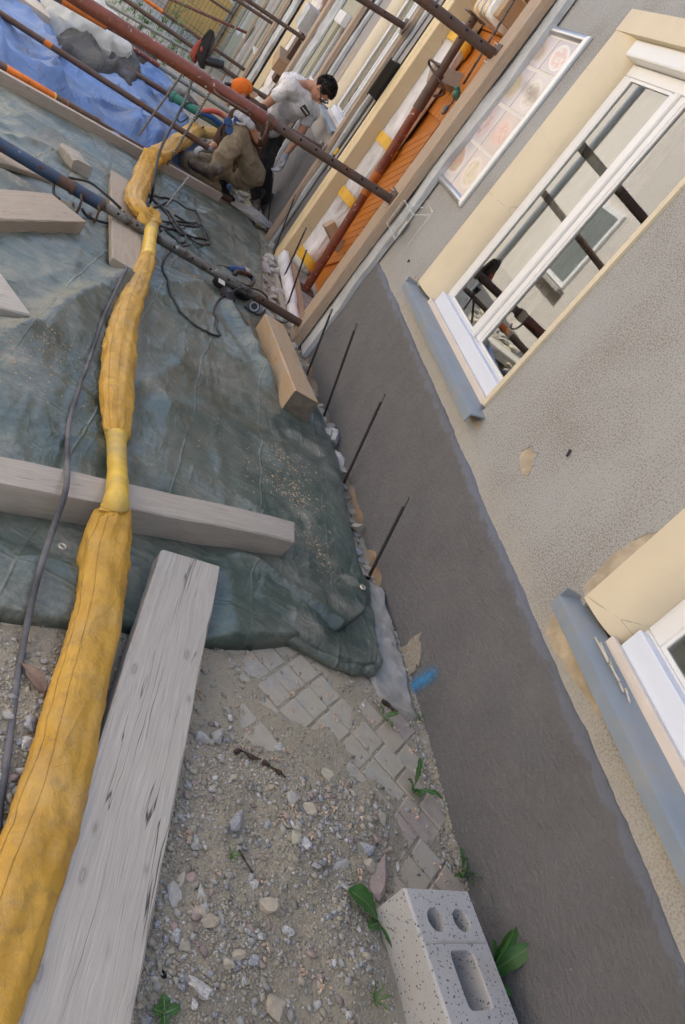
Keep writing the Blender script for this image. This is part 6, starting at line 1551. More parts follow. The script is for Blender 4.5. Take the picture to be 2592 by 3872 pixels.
# ------------------------------------------------------------------ concrete block
def block():
    W_, L_, H_ = .245, .42, .132; c = .006
    bm = bmesh.new()
    # top face as a grid of cells with three openings cut by building pocket walls
    xs_ = W_; 
    def ringpts(shape, n=24):
        kind, cx_, cy_, rx, ry = shape; out = []
        for k in range(n):
            a = 2 * math.pi * k / n
            if kind == 'o': out.append((cx_ + rx * math.cos(a), cy_ + ry * math.sin(a)))
            else:
                e = .28; ca, sa = math.cos(a), math.sin(a)
                out.append((cx_ + rx * math.copysign(abs(ca) ** e, ca), cy_ + ry * math.copysign(abs(sa) ** e, sa)))
        return out
    b = MB()
    holes = [('o', -.045, .128, .031, .031), ('o', .050, .128, .031, .031), ('q', .005, -.015, .045, .070), ('q', .005, -.165, .042, .05)]
    # top panels: divide into rectangles each holding one opening, then fan to the ring
    rects = [(-W_/2, .0, .075, L_/2), (.0, W_/2, .075, L_/2), (-W_/2, W_/2, -.105, .075), (-W_/2, W_/2, -L_/2, -.105)]
    for (x0, x1, y0, y1), hsh in zip(rects, holes):
        x0c, x1c = max(x0, -W_/2 + c), min(x1, W_/2 - c); y1c = min(y1, L_/2 - c); y0c = max(y0, -L_/2 + c)
        ring = ringpts(hsh); n = len(ring); o = len(b.v); cx_, cy_ = hsh[1], hsh[2]
        outer = []
        for k in range(n):
            a = 2 * math.pi * k / n; m_ = max(abs(math.cos(a)), abs(math.sin(a))); ca, sa = math.cos(a) / m_, math.sin(a) / m_
            outer.append((cx_ + ca * ((x1c - cx_) if ca > 0 else (cx_ - x0c)), cy_ + sa * ((y1c - cy_) if sa > 0 else (cy_ - y0c))))
        for (px, py) in []:
            dx, dy = px - cx_, py - cy_; ts = []
            if dx > 1e-9: ts.append((x1c - cx_) / dx)
            if dx < -1e-9: ts.append((x0c - cx_) / dx)
            if dy > 1e-9: ts.append((y1c - cy_) / dy)
            if dy < -1e-9: ts.append((y0c - cy_) / dy)
            t_ = min(ts); outer.append((cx_ + dx * t_, cy_ + dy * t_))
        # add the rectangle corners
        b.v += [(x, y, 0) for x, y in outer] + [(x, y, 0) for x, y in ring] + [(cx_ + (x - cx_) * .97, cy_ + (y - cy_) * .97, -.004) for x, y in ring] + [(cx_ + (x - cx_) * .86, cy_ + (y - cy_) * .90, -.085) for x, y in ring]
        for k in range(n):
            k2 = (k + 1) % n
            b.f += [(o+k, o+k2, o+n+k2, o+n+k), (o+n+k, o+n+k2, o+2*n+k2, o+2*n+k), (o+2*n+k, o+2*n+k2, o+3*n+k2, o+3*n+k)]; b.m += [0] * 3
            a_, b2 = outer[k], outer[k2]
            if False:
                xc = x1c if max(a_[0], b2[0]) > cx_ and abs(max(a_[0], b2[0]) - x1c) < 1e-6 else x0c
                yc = y1c if abs(max(a_[1], b2[1]) - y1c) < 1e-6 else y0c
                b.v.append((xc, yc, 0)); b.f.append((o+k, len(b.v)-1, o+k2)); b.m.append(0)
        b.f.append(tuple(o + 3*n + k for k in range(n))); b.m.append(0)
    # chamfered sides
    A = [(-W_/2+c, -L_/2+c, 0), (W_/2-c, -L_/2+c, 0), (W_/2-c, L_/2-c, 0), (-W_/2+c, L_/2-c, 0)]
    B_ = [(-W_/2, -L_/2, -c), (W_/2, -L_/2, -c), (W_/2, L_/2, -c), (-W_/2, L_/2, -c)]; C2 = [(x, y, -H_) for x, y, _ in B_]
    b.add(A + B_ + C2, [(i, 4+i, 4+(i+1) % 4, (i+1) % 4) for i in range(4)] + [(4+i, 8+i, 8+(i+1) % 4, 4+(i+1) % 4) for i in range(4)] + [(11,10,9,8)])
    return b
zt = .392
mt = Matrix.Translation((-.238, .885, zt)) @ Matrix.Rotation(rad(11.5), 4, 'Z') @ Matrix.Rotation(rad(-.6), 4, 'X')
cb = make('concrete_block', block(), MT['block'], matrix=mt); tag(cb, 'speckled grey concrete block with two round holes and oblong pockets', 'concrete block')
g = MB(); g.bb(-.116, .116, .070, .0755, -.0005, .0012)
make('mould_joint', g, MT['mortar'], cb, matrix=mt)
# white chunk on the tarpaulin
def rock_mesh(seed, sub=2, flat=.7, cuts=9):
    bm = bmesh.new(); bmesh.ops.create_icosphere(bm, subdivisions=sub, radius=1); r = random.Random(seed)
    pl_ = [(Vector((r.gauss(0, 1), r.gauss(0, 1), r.gauss(0, 1))).normalized(), r.uniform(.34, .70)) for _ in range(cuts)]
    for v in bm.verts:
        for n_, d in pl_:
            s = v.co.dot(n_) - d
            if s > 0: v.co -= n_ * s
        v.co *= 1 + r.uniform(-.05, .05)
    V = [tuple(v.co * 1.5) for v in bm.verts]; F = [tuple(x.index for x in f.verts) for f in bm.faces]; bm.free()
    V = [(x, y, z * flat) for x, y, z in V]; b = MB(); b.add(V, F); return b
wc = atg(290, 612, .05)
plank('concrete_chunk', (-2.085, 6.50, zg(6.5) + .10), (-1.945, 6.25, zg(6.2) + .11), .15, .085, 'mortar', 'white broken concrete chunk on the sawdust behind the blue prop', 'concrete chunk', seed=44, n=6, ch=.012, jit=.009)

# ------------------------------------------------------------------ stones
ROCK = {}
SZ = []
def rock(u, v, du, mat, label=None, flat=.65, elong=1.3, ang=None, dz=.0, seed=None, group=None, name='stone'):
    p = atg(u, v, .02); p.z = gz(p.x, p.y); depth = float(CAM[2] @ (np.array(p) - EYE)); s = du / FPX * depth / 2 * .88
    seed = seed if seed is not None else int(u * 7 + v * 13) % 12; key = (seed, mat)
    ang = ang if ang is not None else (u * 3 + v) % 6.28
    m = Matrix.Translation((p.x, p.y, p.z + s * flat * .30 + dz)) @ Matrix.Rotation(ang, 4, 'Z') @ Matrix.Rotation(.2, 4, 'X') @ Matrix.Diagonal((s * elong, s / elong ** .5, s * flat, 1))
    if key not in ROCK:
        o = make(name, rock_mesh(seed + 40, 2, 1.0), MT[mat], matrix=m); ROCK[key] = o
    else: o = share(ROCK[key], name, m)
    if label: tag(o, label, 'stone', group)
    return o
z3 = lambda x, y: (1000 + x * .4464, 2850 + y * .4464)
z2 = lambda x, y: (500 + x * .4464, 3250 + y * .4464)
z1 = lambda x, y: (400 + x * .4464, 2700 + y * .4464)
z4 = lambda x, y: (x * .4266, 2300 + y * .4266)
NAMED = [(z3(850, 840), 78, 'stone_blue', 'speckled dark blue granite stone left of the flat reddish shard'), (z3(980, 1010), 120, 'stone_red', 'flat reddish shard just above the concrete block', .35, 1.5, 1.2), (z3(880, 960), 50, 'stone_tan', 'rounded tan stone leaning on the flat reddish shard'),
         (z3(295, 815), 48, 'stone_white', 'pale speckled stone beside the olive one on the gravel heap'), (z3(225, 755), 58, 'stone_olive', 'olive stone beside the pale speckled one'), (z3(630, 940), 72, 'stone_grey', 'flat dark slate piece left of the tan stone', .3, 1.2, .4),
         (z1(1505, 275), 46, 'stone_grey', 'squarish grey stone alone on the pavers'), (z1(950, 190), 68, 'stone_grey', 'tall dark angular stone by the plank, right of a pair'), (z1(800, 215), 58, 'stone_grey', 'dark angular stone by the plank, left of a pair'),
         (z1(1060, 960), 72, 'stone_blue', 'blue and white banded stone in the middle of the gravel', .6, 1.7, .9), (z1(715, 1145), 36, 'stone_grey', 'smooth round grey pebble near the plank edge', .7, 1.2), (z1(1030, 590), 30, 'stone_tan', 'small ochre stone above the gravel heap'),
         (z2(1230, 1225), 84, 'stone_tan', 'large tan stone at the bottom edge of the picture', .7, 1.15), (z2(1110, 450), 68, 'stone_tan', 'square brown stone in the lower gravel'), (z2(610, 570), 72, 'stone_tan', 'tan granite stone in the cluster by the plank'), (z2(530, 1110), 92, 'stone_white', 'long pale stone near the bottom left of the gravel', .5, 1.7, 2.6),
         (z2(375, 195), 56, 'stone_olive', 'smooth olive stone right beside the plank'), (z2(460, 190), 52, 'stone_red', 'pinkish grey stone touching the smooth olive one'), (z2(330, 355), 70, 'stone_grey', 'long grey stone below the smooth olive one', .5, 1.5, 1.9), (z2(530, 370), 74, 'stone_grey', 'large flat grey stone in the cluster by the plank', .35, 1.4, 1.8),
         (z2(318, 690), 42, 'stone_blue', 'small bright blue grey stone by the plank edge'), (z2(510, 495), 46, 'stone_tan', 'beige stone above the tan granite one'), (z2(225, 985), 30, 'black_hole', 'small black lump near the plank'), (z2(510, 1225), 40, 'stone_white', 'pale stone below the long pale one'),
         (z2(1285, 620), 46, 'stone_white', 'grey speckled stone right of the square brown one'), (z2(875, 845), 48, 'stone_tan', 'tan stone left of the dark blue pebble'), (z2(990, 880), 46, 'stone_blue', 'dark blue pebble right of the tan stone'), (z2(765, 920), 44, 'stone_tan', 'brownish pebble below the tan stone'),
         (z2(985, 240), 38, 'stone_white', 'white grey stone above the square brown one'), (z2(700, 510), 42, 'stone_grey', 'grey stone right of the tan granite one'), (z2(390, 780), 56, 'stone_olive', 'flat olive stone below the bright blue grey one', .4), (z2(920, 1050), 28, 'stone_white', 'small white pebble near the bottom'), (z2(1245, 805), 24, 'stone_white', 'tiny white egg shaped pebble'),
         (z3(190, 440), 50, 'stone_grey', 'grey stone on the crest of the gravel heap'), (z3(350, 505), 62, 'stone_tan', 'brick coloured stone on the crest of the gravel heap'), (z3(540, 200), 64, 'stone_olive', 'triangular stone at the back of the gravel heap'), (z3(730, 360), 36, 'stone_tan', 'cube shaped beige stone on the heap'), (z3(985, 560), 48, 'stone_olive', 'upright olive stone near the red pavers'), (z3(920, 740), 44, 'stone_red', 'pinkish stone above the speckled dark blue one'),
         (z3(395, 995), 36, 'stone_grey', 'round grey stone in the lower heap'), (z3(690, 1170), 66, 'stone_grey', 'long splinter above the big weed leaf', .4, 2.2, 2.7), (z3(1160, 940), 28, 'stone_white', 'pale stone beside the red pavers'),
         (z4(260, 1045), 62, 'stone_blue', 'blue grey stone between hose and duct'), (z4(255, 1205), 60, 'stone_white', 'pale lumpy stone between hose and duct'), (z4(450, 680), 58, 'stone_grey', 'grey stone tucked under the left side of the duct'), (z4(200, 1435), 42, 'stone_white', 'light stone beside the hose'), (z4(1010, 700), 46, 'stone_grey', 'grey stone between duct and plank'), (z4(50, 965), 40, 'stone_grey', 'grey stone left of the hose'), (z4(45, 2020), 60, 'stone_white', 'pale stone at the left edge near the duct'), (z4(1075, 540), 38, 'stone_olive', 'small stone wedged at the plank under the duct'), (z4(30, 2280), 45, 'stone_blue', 'dark stone at the left edge below the pale one')]
for e in NAMED:
    (uv, du, m, lab), rest = e[:4], e[4:]
    kw = dict(zip(('flat', 'elong', 'ang'), rest)); rock(*uv, du, m, lab, group='loose stones on the ground', **kw)
# rubble in the gap along the wall
rr = random.Random(3)
for k in range(46):
    y = rr.uniform(2.35, 8.0); xr = -.02; xl = float(tarp_right(y)); x = rr.uniform(xl + .01, xr)
    s = rr.uniform(.018, .05) * (1 + .1 * y / 4); z = gz(x, y) + s * .25; seed = rr.randrange(12); mat = rr.choice(['stone_grey', 'mortar', 'stone_tan', 'stone_olive', 'stone_white'])
    m = Matrix.Translation((x, y, z)) @ Matrix.Rotation(rr.uniform(0, 6), 4, 'Z') @ Matrix.Rotation(rr.uniform(-.5, .5), 4, 'X') @ Matrix.Diagonal((s * rr.uniform(1, 1.5), s, s * rr.uniform(.5, .9), 1))
    key = (seed, mat)
    if key not in ROCK: ROCK[key] = o = make('stone', rock_mesh(seed + 40, 2, 1.0), MT[mat], matrix=m)
    else: o = share(ROCK[key], 'stone', m)
    tag(o, 'broken rubble stone in the gap along the foot of the wall', 'stone', 'rubble stones in the wall gap')
for (u, v, du, flat, el, lab) in ((945, 815, 120, .45, 1.8, 'long pale stone slab beside the shoes of the bending man'), (30, 215, 95, .8, 1.1, 'big grey stone at the left edge on the blue tarpaulin'), (1058, 985, 50, .5, 1.3, 'white mortar lump in the gap by the doorstep'), (1040, 920, 44, .6, 1.2, 'white mortar lump at the edge of the tarpaulin'), (1075, 1200, 44, .7, 1.2, 'yellowish stone behind the timber block'), (1350, 2190, 40, .6, 1.3, 'pale stone at the foot of the nearest bar')):
    rock(u, v, du, 'stone_white', lab, flat, el, .4, .02)
# gravel: thousands of small pieces
def gravel(name, n, regions, seed, mats, smin, smax, label, zoff=.0, power=2.6):
    r = np.random.RandomState(seed); protos = [np.array(rock_mesh(90 + k, 1, .75, 7).v) for k in range(6)]; F = rock_mesh(90, 1, .75, 7).f; F = np.array(F)
    P = []; tries = 0
    while len(P) < n and tries < 60:
        tries += 1
        x = r.uniform(-1.9, -.01, n); y = r.uniform(.55, 2.75, n); pr = regions(x, y); ok = r.rand(n) < pr
        P += list(zip(x[ok], y[ok]))
    P = np.array(P[:n]); z = ground_z(P[:, 0], P[:, 1])
    Vs = []; Fs = []; Ms = []
    for k, (x, y) in enumerate(P):
        s = smin + (smax - smin) * r.rand() ** power; pv = protos[r.randint(6)] * (s * np.array([r.uniform(.8, 1.4), r.uniform(.7, 1.1), r.uniform(.55, .95)]))
        a, b_ = r.uniform(0, 6.28), r.uniform(-.5, .5); c_, s_ = math.cos(a), math.sin(a); cb_, sb_ = math.cos(b_), math.sin(b_)
        Rm = np.array([[c_, -s_ * cb_, s_ * sb_], [s_, c_ * cb_, -c_ * sb_], [0, sb_, cb_]])
        Vs.append(pv @ Rm.T + np.array([x, y, z[k] + s * .22 + zoff])); Fs.append(F + k * len(pv)); Ms.append(np.full(len(F), r.randint(len(mats))))
    V = np.concatenate(Vs); Ff = np.concatenate(Fs); me = bpy.data.meshes.new(name); o3 = V.mean(0); V = V - o3
    me.vertices.add(len(V)); me.vertices.foreach_set('co', V.ravel()); me.loops.add(Ff.size); me.loops.foreach_set('vertex_index', Ff.ravel().astype(np.int32))
    me.polygons.add(len(Ff)); me.polygons.foreach_set('loop_start', np.arange(0, Ff.size, 3, dtype=np.int32)); me.polygons.foreach_set('loop_total', np.full(len(Ff), 3, np.int32))
    for m in mats: me.materials.append(MT[m])
    me.polygons.foreach_set('material_index', np.concatenate(Ms).astype(np.int32)); me.update(calc_edges=True); me.validate()
    o = bpy.data.objects.new(name, me); o.matrix_basis = Matrix.Translation(Vector(o3)); o['kind'] = 'stuff'; link(o); return tag(o, label, 'gravel')
def free(x, y):
    out = np.ones(x.shape)
    out *= ~inpoly(x, y, [(-.372, .66), (-.11, .72), (-.125, 1.13), (-.40, 1.075)])
    return out
def reg_all(x, y):
    m = polymask(x, y, MOUND, .12) + polymask(x, y, MOUND2, .2)
    front = (y < tarp_front(x) + .03)
    k = (.10 + .9 * np.clip(m, 0, 1) * (.35 + 1.0 * np.clip((fbm(x * 6, y * 6, 3, 8) - .38) * 4, 0, 1)))
    wallstrip = (x > -.075) * (y < 2.3) * .9 + ((x > tarp_right(y) - .01) & (y > 2.3)) * 1.0
    return np.clip(np.where(front | (x > tarp_right(y) - .01), np.maximum(k, wallstrip), 0), 0, 1) * free(x, y)
mats_g = ['stone_grey', 'stone_olive', 'stone_tan', 'stone_white', 'stone_grey', 'stone_olive', 'stone_blue', 'stone_red']
gravel('gravel', 6500, reg_all, 5, mats_g, .0030, .0110, 'coarse mixed gravel spread over the broken pavement', power=3.6)
gravel('gravel_fines', 26000, reg_all, 6, ['stone_olive', 'stone_olive', 'stone_tan', 'stone_olive', 'stone_white', 'stone_tan'], .0014, .0050, 'fine grit between the gravel and on the paving stones', power=2.0)
# gap gravel beyond, and rubble heap behind the tarpaulins
def reg_gap(n, seed, box, smin, smax, label, name, hump=0.0):
    r = np.random.RandomState(seed); b = MB(); F = rock_mesh(90, 1, .75, 7)
    for k in range(n):
        x = r.uniform(box[0], box[1]); y = r.uniform(box[2], box[3])
        if name == 'wall_gravel' and x < tarp_right(y): continue
        s = smin + (smax - smin) * r.rand() ** 2.2; a = r.uniform(0, 6.28); z = gz(x, y) + s * .3 + hump * max(0, r.rand() - .3)
        c_, s_ = math.cos(a), math.sin(a); q = F.v
        b.add([(x + (p[0] * c_ - p[1] * s_) * s * 1.2, y + (p[0] * s_ + p[1] * c_) * s, z + p[2] * s * .8) for p in q], F.f, r.randint(4))
    o = make(name, b, [MT[m] for m in ('stone_grey', 'stone_olive', 'stone_tan', 'mortar')], kind='stuff'); return tag(o, label, 'gravel')
reg_gap(1500, 3, (-.42, -.01, 2.3, 8.8), .004, .022, 'grit and crumbled mortar in the gap along the wall', 'wall_gravel')
reg_gap(900, 4, (-2.2, -.2, 9.6, 12.6), .015, .06, 'brown rubble around the two men', 'rubble', .05)
reg_gap(500, 9, (-5.2, -3.6, 9.5, 15), .04, .16, 'heap of rubble along the far side of the lane', 'rubble', .35)
# bark strip and sticks
def stick(uvs, r, mat, label, dz=.02):
    pts = [atg(*p, .0) for p in uvs]
    for p in pts: p.z = gz(p.x, p.y) + dz * .5
    tag(make('bark_piece' if r > .006 else 'twig', MB().tube(smoothpath(pts, 5), [r * (.45 + .25 * math.sin(i * .8) + .35 * random.random() ** 2) for i in range((len(pts) - 1) * 5 + 1)], 7), MT[mat]), label, 'bark' if r > .006 else 'twig')
stick([z1(1040, 375), z1(1110, 360), z1(1190, 415), z1(1260, 440)], .010, 'bark', 'dark curl of bark on the dusty pavers above the gravel')
stick([z1(1270, 460), z1(1320, 520), z1(1385, 570), z1(1440, 620)], .009, 'bark', 'thin dark bark strip running down into the gravel heap')
stick([z2(830, -10), z2(880, 80), z2(945, 185)], .004, 'bark', 'thin black twig lying in the lower gravel', .01)
stick([(1440, 2655), (1470, 2675), (1495, 2700)], .011, 'bark', 'rotten bark scrap at the end of the mortar strip')
# blossom litter
r_ = np.random.RandomState(12); cents = []
for _ in range(60):
    x, y = r_.uniform(-1.1, -.05), r_.uniform(.8, 1.85)
    if free(np.array([x]), np.array([y]))[0] > 0: cents.append((x, y, .008, .008))
tag(litter('blossom_litter', 'blossom', cents, 9, 0, .0042, 4, lambda x, y: gz(x, y) + .004, .9), 'dry pinkish blossom litter sprinkled over gravel and pavers', 'litter')

# ------------------------------------------------------------------ nails on the near sill
NS = [((1015, 1230), (1105, 1385)), ((1025, 1270), (1062, 1405)), ((1075, 1375), (1122, 1505)), ((1112, 1410), (1142, 1540)), ((1155, 1505), (1160, 1620)), ((1182, 1570), (1200, 1695))]
for k, (a, c) in enumerate(NS):
    A = atx(1700 + a[0] * .5689, 1700 + a[1] * .5689, -.026); B = atx(1700 + c[0] * .5689, 1700 + c[1] * .5689, -.026)
    for p in (A, B): p.z = 1.03 - .036 + .006 + .003 * (k % 2)
    A.x = B.x = -.024; A.x += .008 * (k % 3 - 1); B.x -= .006
    root = empty('nail', A); tag(root, ('topmost zinc nail of the row on the near window sill, by the cream surround', 'second zinc nail from the top on the near window sill, crossing the topmost', 'third zinc nail from the top of the row on the near window sill', 'fourth zinc nail from the top of the row on the near window sill', 'last but one zinc nail of the row on the near window sill', 'lowest zinc nail of the row on the near window sill')[k], 'nail', 'nails on the near window sill')
    make('shank', MB().tube([A, B], .0030, 6), MT['zinc'], root); make('head', MB().tube([A, A + (A - B).normalized() * .002], .0055, 8), MT['zinc'], root)

# ------------------------------------------------------------------ weeds
def leaf_mesh(L_, w_, curl=.5, n=10, teeth=0, seed=0):
    """flat blade along X rising and drooping, folded slightly along its midrib; returns builder"""
    r = random.Random(seed); P = np.zeros((n + 1, 5, 3))
    for i in range(n + 1):
        f = i / n; ww = w_ * (.10 + .90 * math.sin(math.pi * min(1, f * .93 + .02) ** 1.5) ** .8) if f > .18 else w_ * .12
        if f > .97: ww = w_ * .15
        if teeth and f > .2: ww *= 1 - teeth * (i % 2)
        x = L_ * f; z = L_ * (curl * f - curl * 1.1 * f ** 2.2)
        for k, s in enumerate((-1, -.5, 0, .5, 1)):
            P[i, k] = (x, s * ww / 2, z + abs(s) * ww * .16 + .004 * r.uniform(-1, 1) * abs(s))
    b = MB(); b.grid(P); return b
def weed(p, leaves, label, mat='leaf', cat='weed', name='weed'):
    root = empty(name, p); tag(root, label, cat)
    for k, (ang, tilt, L_, w_, curl, teeth) in enumerate(leaves):
        m = Matrix.Translation(p) @ Matrix.Rotation(ang, 4, 'Z') @ Matrix.Rotation(-tilt, 4, 'Y')
        o = make('leaf', leaf_mesh(L_, w_, curl, 12, teeth, k), MT[mat], root, smooth=True, matrix=m)
        rb = MB(); rb.tube([(L_ * f, 0, L_ * (curl * f - curl * 1.1 * f ** 2.2) + .0012) for f in np.linspace(0, .92, 8)], [.0016 - .001 * f for f in np.linspace(0, 1, 8)], 5)
        make('midrib', rb, MT['rib'], o, smooth=True, matrix=m)
    return root
def gpnt(u, v, dz=.0): p = atg(u, v); p.z = gz(p.x, p.y) + dz; return p
weed(gpnt(1425, 3500), [(2.85, .35, .14, .072, .35, .12), (3.6, .3, .06, .034, .4, 0), (4.9, .35, .07, .03, .4, 0), (5.35, .55, .12, .042, .5, .1), (.5, .9, .05, .034, .2, 0)], 'broad leaved weed at the left side of the concrete block')
weed(Vector((-.055, .955, .27)), [(1.75, 1.25, .18, .042, .15, 0), (1.3, 1.05, .15, .04, .2, .08), (.5, 1.25, .17, .05, .2, 0), (-1.2, .75, .10, .026, .4, .1), (-1.6, .35, .12, .030, .4, 0), (2.4, 1.1, .13, .036, .3, 0), (-2.0, .5, .10, .026, .3, .1), (.1, .8, .11, .028, .3, .1)], 'tall leafy weed between concrete block and plinth')
weed(Vector((-.035, 1.25, zg(1.25) + .01)), [(a, .5 + .3 * (k % 3), .085, .018, .4, .45) for k, a in enumerate((1.7, 2.2, 2.8, 3.6, -1.9, -1.3, .9, 4.4))], 'toothed weed tuft in the wall joint above the concrete block')
weed(gpnt(1560, 2985, .005), [(1.75, .8, .10, .026, .2, .0), (-.25, .35, .105, .022, .35, .12), (3.0, .6, .05, .02, .3, 0), (-1.6, .5, .05, .024, .3, 0), (-2.2, .5, .045, .02, .3, 0), (-.9, .5, .04, .02, .3, 0)], 'small weed with one upright leaf between the red pavers')
weed(gpnt(1445, 2715, .005), [(.3, .5, .06, .018, .4, 0), (-1.3, .4, .06, .02, .4, 0), (2.2, .5, .04, .016, .4, 0)], 'seedling weed below the mortar strip', 'leaf_pale')
weed(gpnt(1490, 2385, .004), [(1.2, .6, .035, .016, .3, 0), (3.1, .5, .03, .014, .3, 0), (5, .5, .03, .014, .3, 0)], 'tiny seedling beside the mortar strip', 'leaf_pale')
weed(gpnt(600, 3850), [(a, .4, .034, .022, .3, 0) for a in (.4, 1.9, 3.2, 4.6)], 'weed beside the long plank at the bottom edge')
weed(gpnt(1395, 3800), [(a, .7, .045, .006, .3, 0) for a in (.2, 1.1, 2.0, 3.1, 4.0, 5.2)], 'small grass tuft left of the concrete block', 'leaf_pale')
weed(gpnt(830, 3280), [(a, .9, .03, .005, .3, 0) for a in (.2, 1.3, 2.6, 4.0, 5.2)], 'tiny grass tuft in the middle of the gravel', 'leaf_pale')
weed(Vector((-.03, 1.86, zg(1.86) + .01)), [(a, .6, .03, .008, .3, 0) for a in (1.2, 2.6, 3.4, 4.6)], 'tiny tuft at the blue spray mark', 'leaf')
p = gpnt(50, 2530, .012); m = Matrix.Translation(p) @ Matrix.Rotation(-.7, 4, 'Z')
tag(make('dry_leaf', leaf_mesh(.10, .04, .3, 10, 0, 4), MT['leaf_dry'], smooth=True, matrix=m), 'dry brown leaf on the dust left of the black hose', 'leaf')
# tall weeds by the far lane
def tallweed(u, v, hgt, n, seed, label):
    p = atg(u, v); r = random.Random(seed); root = empty('tall_weed', p); tag(root, label, 'weed')
    st = MB(); lf = MB()
    for k in range(n):
        a = r.uniform(0, 6.28); hh = hgt * r.uniform(.5, 1); q = [p + Vector((math.cos(a) * .12 * hh * f * f * 2, math.sin(a) * .12 * hh * f * f * 2, hh * f)) for f in np.linspace(0, 1, 6)]
        st.tube(q, [.006 * (1 - .7 * f) for f in np.linspace(0, 1, 6)], 5)
        for j in range(int(9 + hh * 9)):
            f = r.uniform(.12, 1); c = q[0].lerp(q[-1], f) ; an = r.uniform(0, 6.28); L_ = r.uniform(.07, .17); tl = r.uniform(-.2, .8)
            d = Vector((math.cos(an) * math.cos(tl), math.sin(an) * math.cos(tl), math.sin(tl))); s = d.cross(Vector((0, 0, 1))).normalized() * L_ * .18
            lf.add([c, c + d * L_ * .5 + s, c + d * L_, c + d * L_ * .5 - s], [(0, 1, 2, 3)])
    make('stem', st, MT['leaf_pale'], root); make('leaves', lf, MT['leaf_pale'], root)['kind'] = 'stuff'
for k, (u, v, hg, n, lab) in enumerate(((610, 262, 1.0, 9, 'tall green weed beyond the red prop, nearest the drill'), (575, 150, 1.6, 8, 'tall green weed at the edge of the far pavement'), (640, 110, 2.0, 8, 'green weed standing before the wire mesh'), (520, 130, .7, 9, 'low green weed among the far tubes'), (545, 215, .8, 8, 'leafy weed between two tubes'), (500, 60, .8, 8, 'weed at the left of the far pavement'), (665, 190, 1.2, 6, 'thin weed left of the drill handle'), (450, 15, .9, 7, 'weed behind the white bag'), (690, 300, .9, 4, 'slim weed behind the drill'))):
    tallweed(u, v, hg, n, k + 3, lab)
# pavement joints far down the lane with moss
b = MB(); yv = np.linspace(12.8, 45, 40)
P = np.array([[(x, y, gz(x, y) + .03) for y in yv] for x in np.linspace(-4.6, -1.0, 12)]); make('far_pavement', b.grid(P), MT['asphalt'], kind='structure')
r_ = np.random.RandomState(4); lf = MB()
for _ in range(2600):
    row = r_.randint(10); x = -3.9 + row * .3 + r_.normal() * .05; y = r_.uniform(13, 34); z = gz(x, y) + .03; a = r_.uniform(0, 6.28); L_ = r_.uniform(.03, .12); d = Vector((math.cos(a), math.sin(a), r_.uniform(.4, 1.6))).normalized(); s = d.cross(Vector((0, 0, 1))).normalized() * .012; c = Vector((x, y, z))
    lf.add([c - s, c + s, c + d * L_], [(0, 1, 2)])
tag(make('joint_weeds', lf, MT['leaf_pale'], kind='stuff'), 'low weeds in the joints of the far pavement', 'weeds')
# wire mesh fence
fn = empty('mesh_fence', (-2, 24, zg(24))); tag(fn, 'grey wire mesh fence standing across the lane', 'fence')
b = MB()
for x in np.arange(-4.6, -.75, .10): b.tube([(x, 24 + .2 * x, zg(24) + .05), (x, 24 + .2 * x, zg(24) + 2.6)], .0045, 4)
make('wires', b, MT['steel_worn'], fn)['kind'] = 'stuff'
b = MB()
for z in np.arange(.05, 2.7, .42): b.tube([(-4.6, 24 - .92, zg(24) + z), (-.75, 24 - .15, zg(24) + z)], .006, 5)
make('cross_wires', b, MT['steel_worn'], fn)
for x in (-4.6, -.76): make('fence_post', MB().tube([(x, 24 + .2 * x, zg(24) - .02), (x, 24 + .2 * x, zg(24) + 2.7)], .025, 8), MT['steel_grey'], fn)
# ------------------------------------------------------------------ people
def cap_into(bm, p0, p1, r0, r1, n=14):
    p0, p1 = Vector(p0), Vector(p1); d = p1 - p0; L_ = max(d.length, 1e-5); z = d / L_
    x = z.orthogonal().normalized(); y = z.cross(x); rows = []
    for th in np.linspace(-math.pi / 2, 0, 5): rows.append((math.sin(th) * r0, math.cos(th) * r0))
    for th in np.linspace(0, math.pi / 2, 5): rows.append((L_ + math.sin(th) * r1, math.cos(th) * r1))
    vs = [[bm.verts.new(p0 + z * h + (x * math.cos(2 * math.pi * k / n) + y * math.sin(2 * math.pi * k / n)) * max(r, 1e-4)) for k in range(n)] for h, r in rows]
    for i in range(len(vs) - 1):
        for k in range(n): bm.faces.new((vs[i][k], vs[i][(k+1) % n], vs[i+1][(k+1) % n], vs[i+1][k]))
    bm.faces.new(vs[0][::-1]); bm.faces.new(vs[-1])
def ell_into(bm, c, r, axes=None, seg=16, rings=12):
    b = MB(); b.ball((0, 0, 0), r, seg, rings)
    A = Matrix(axes).transposed() if axes else Matrix.Identity(3)
    vs = [bm.verts.new(A @ Vector(v) + Vector(c)) for v in b.v]
    for f in b.f: bm.faces.new([vs[i] for i in f])
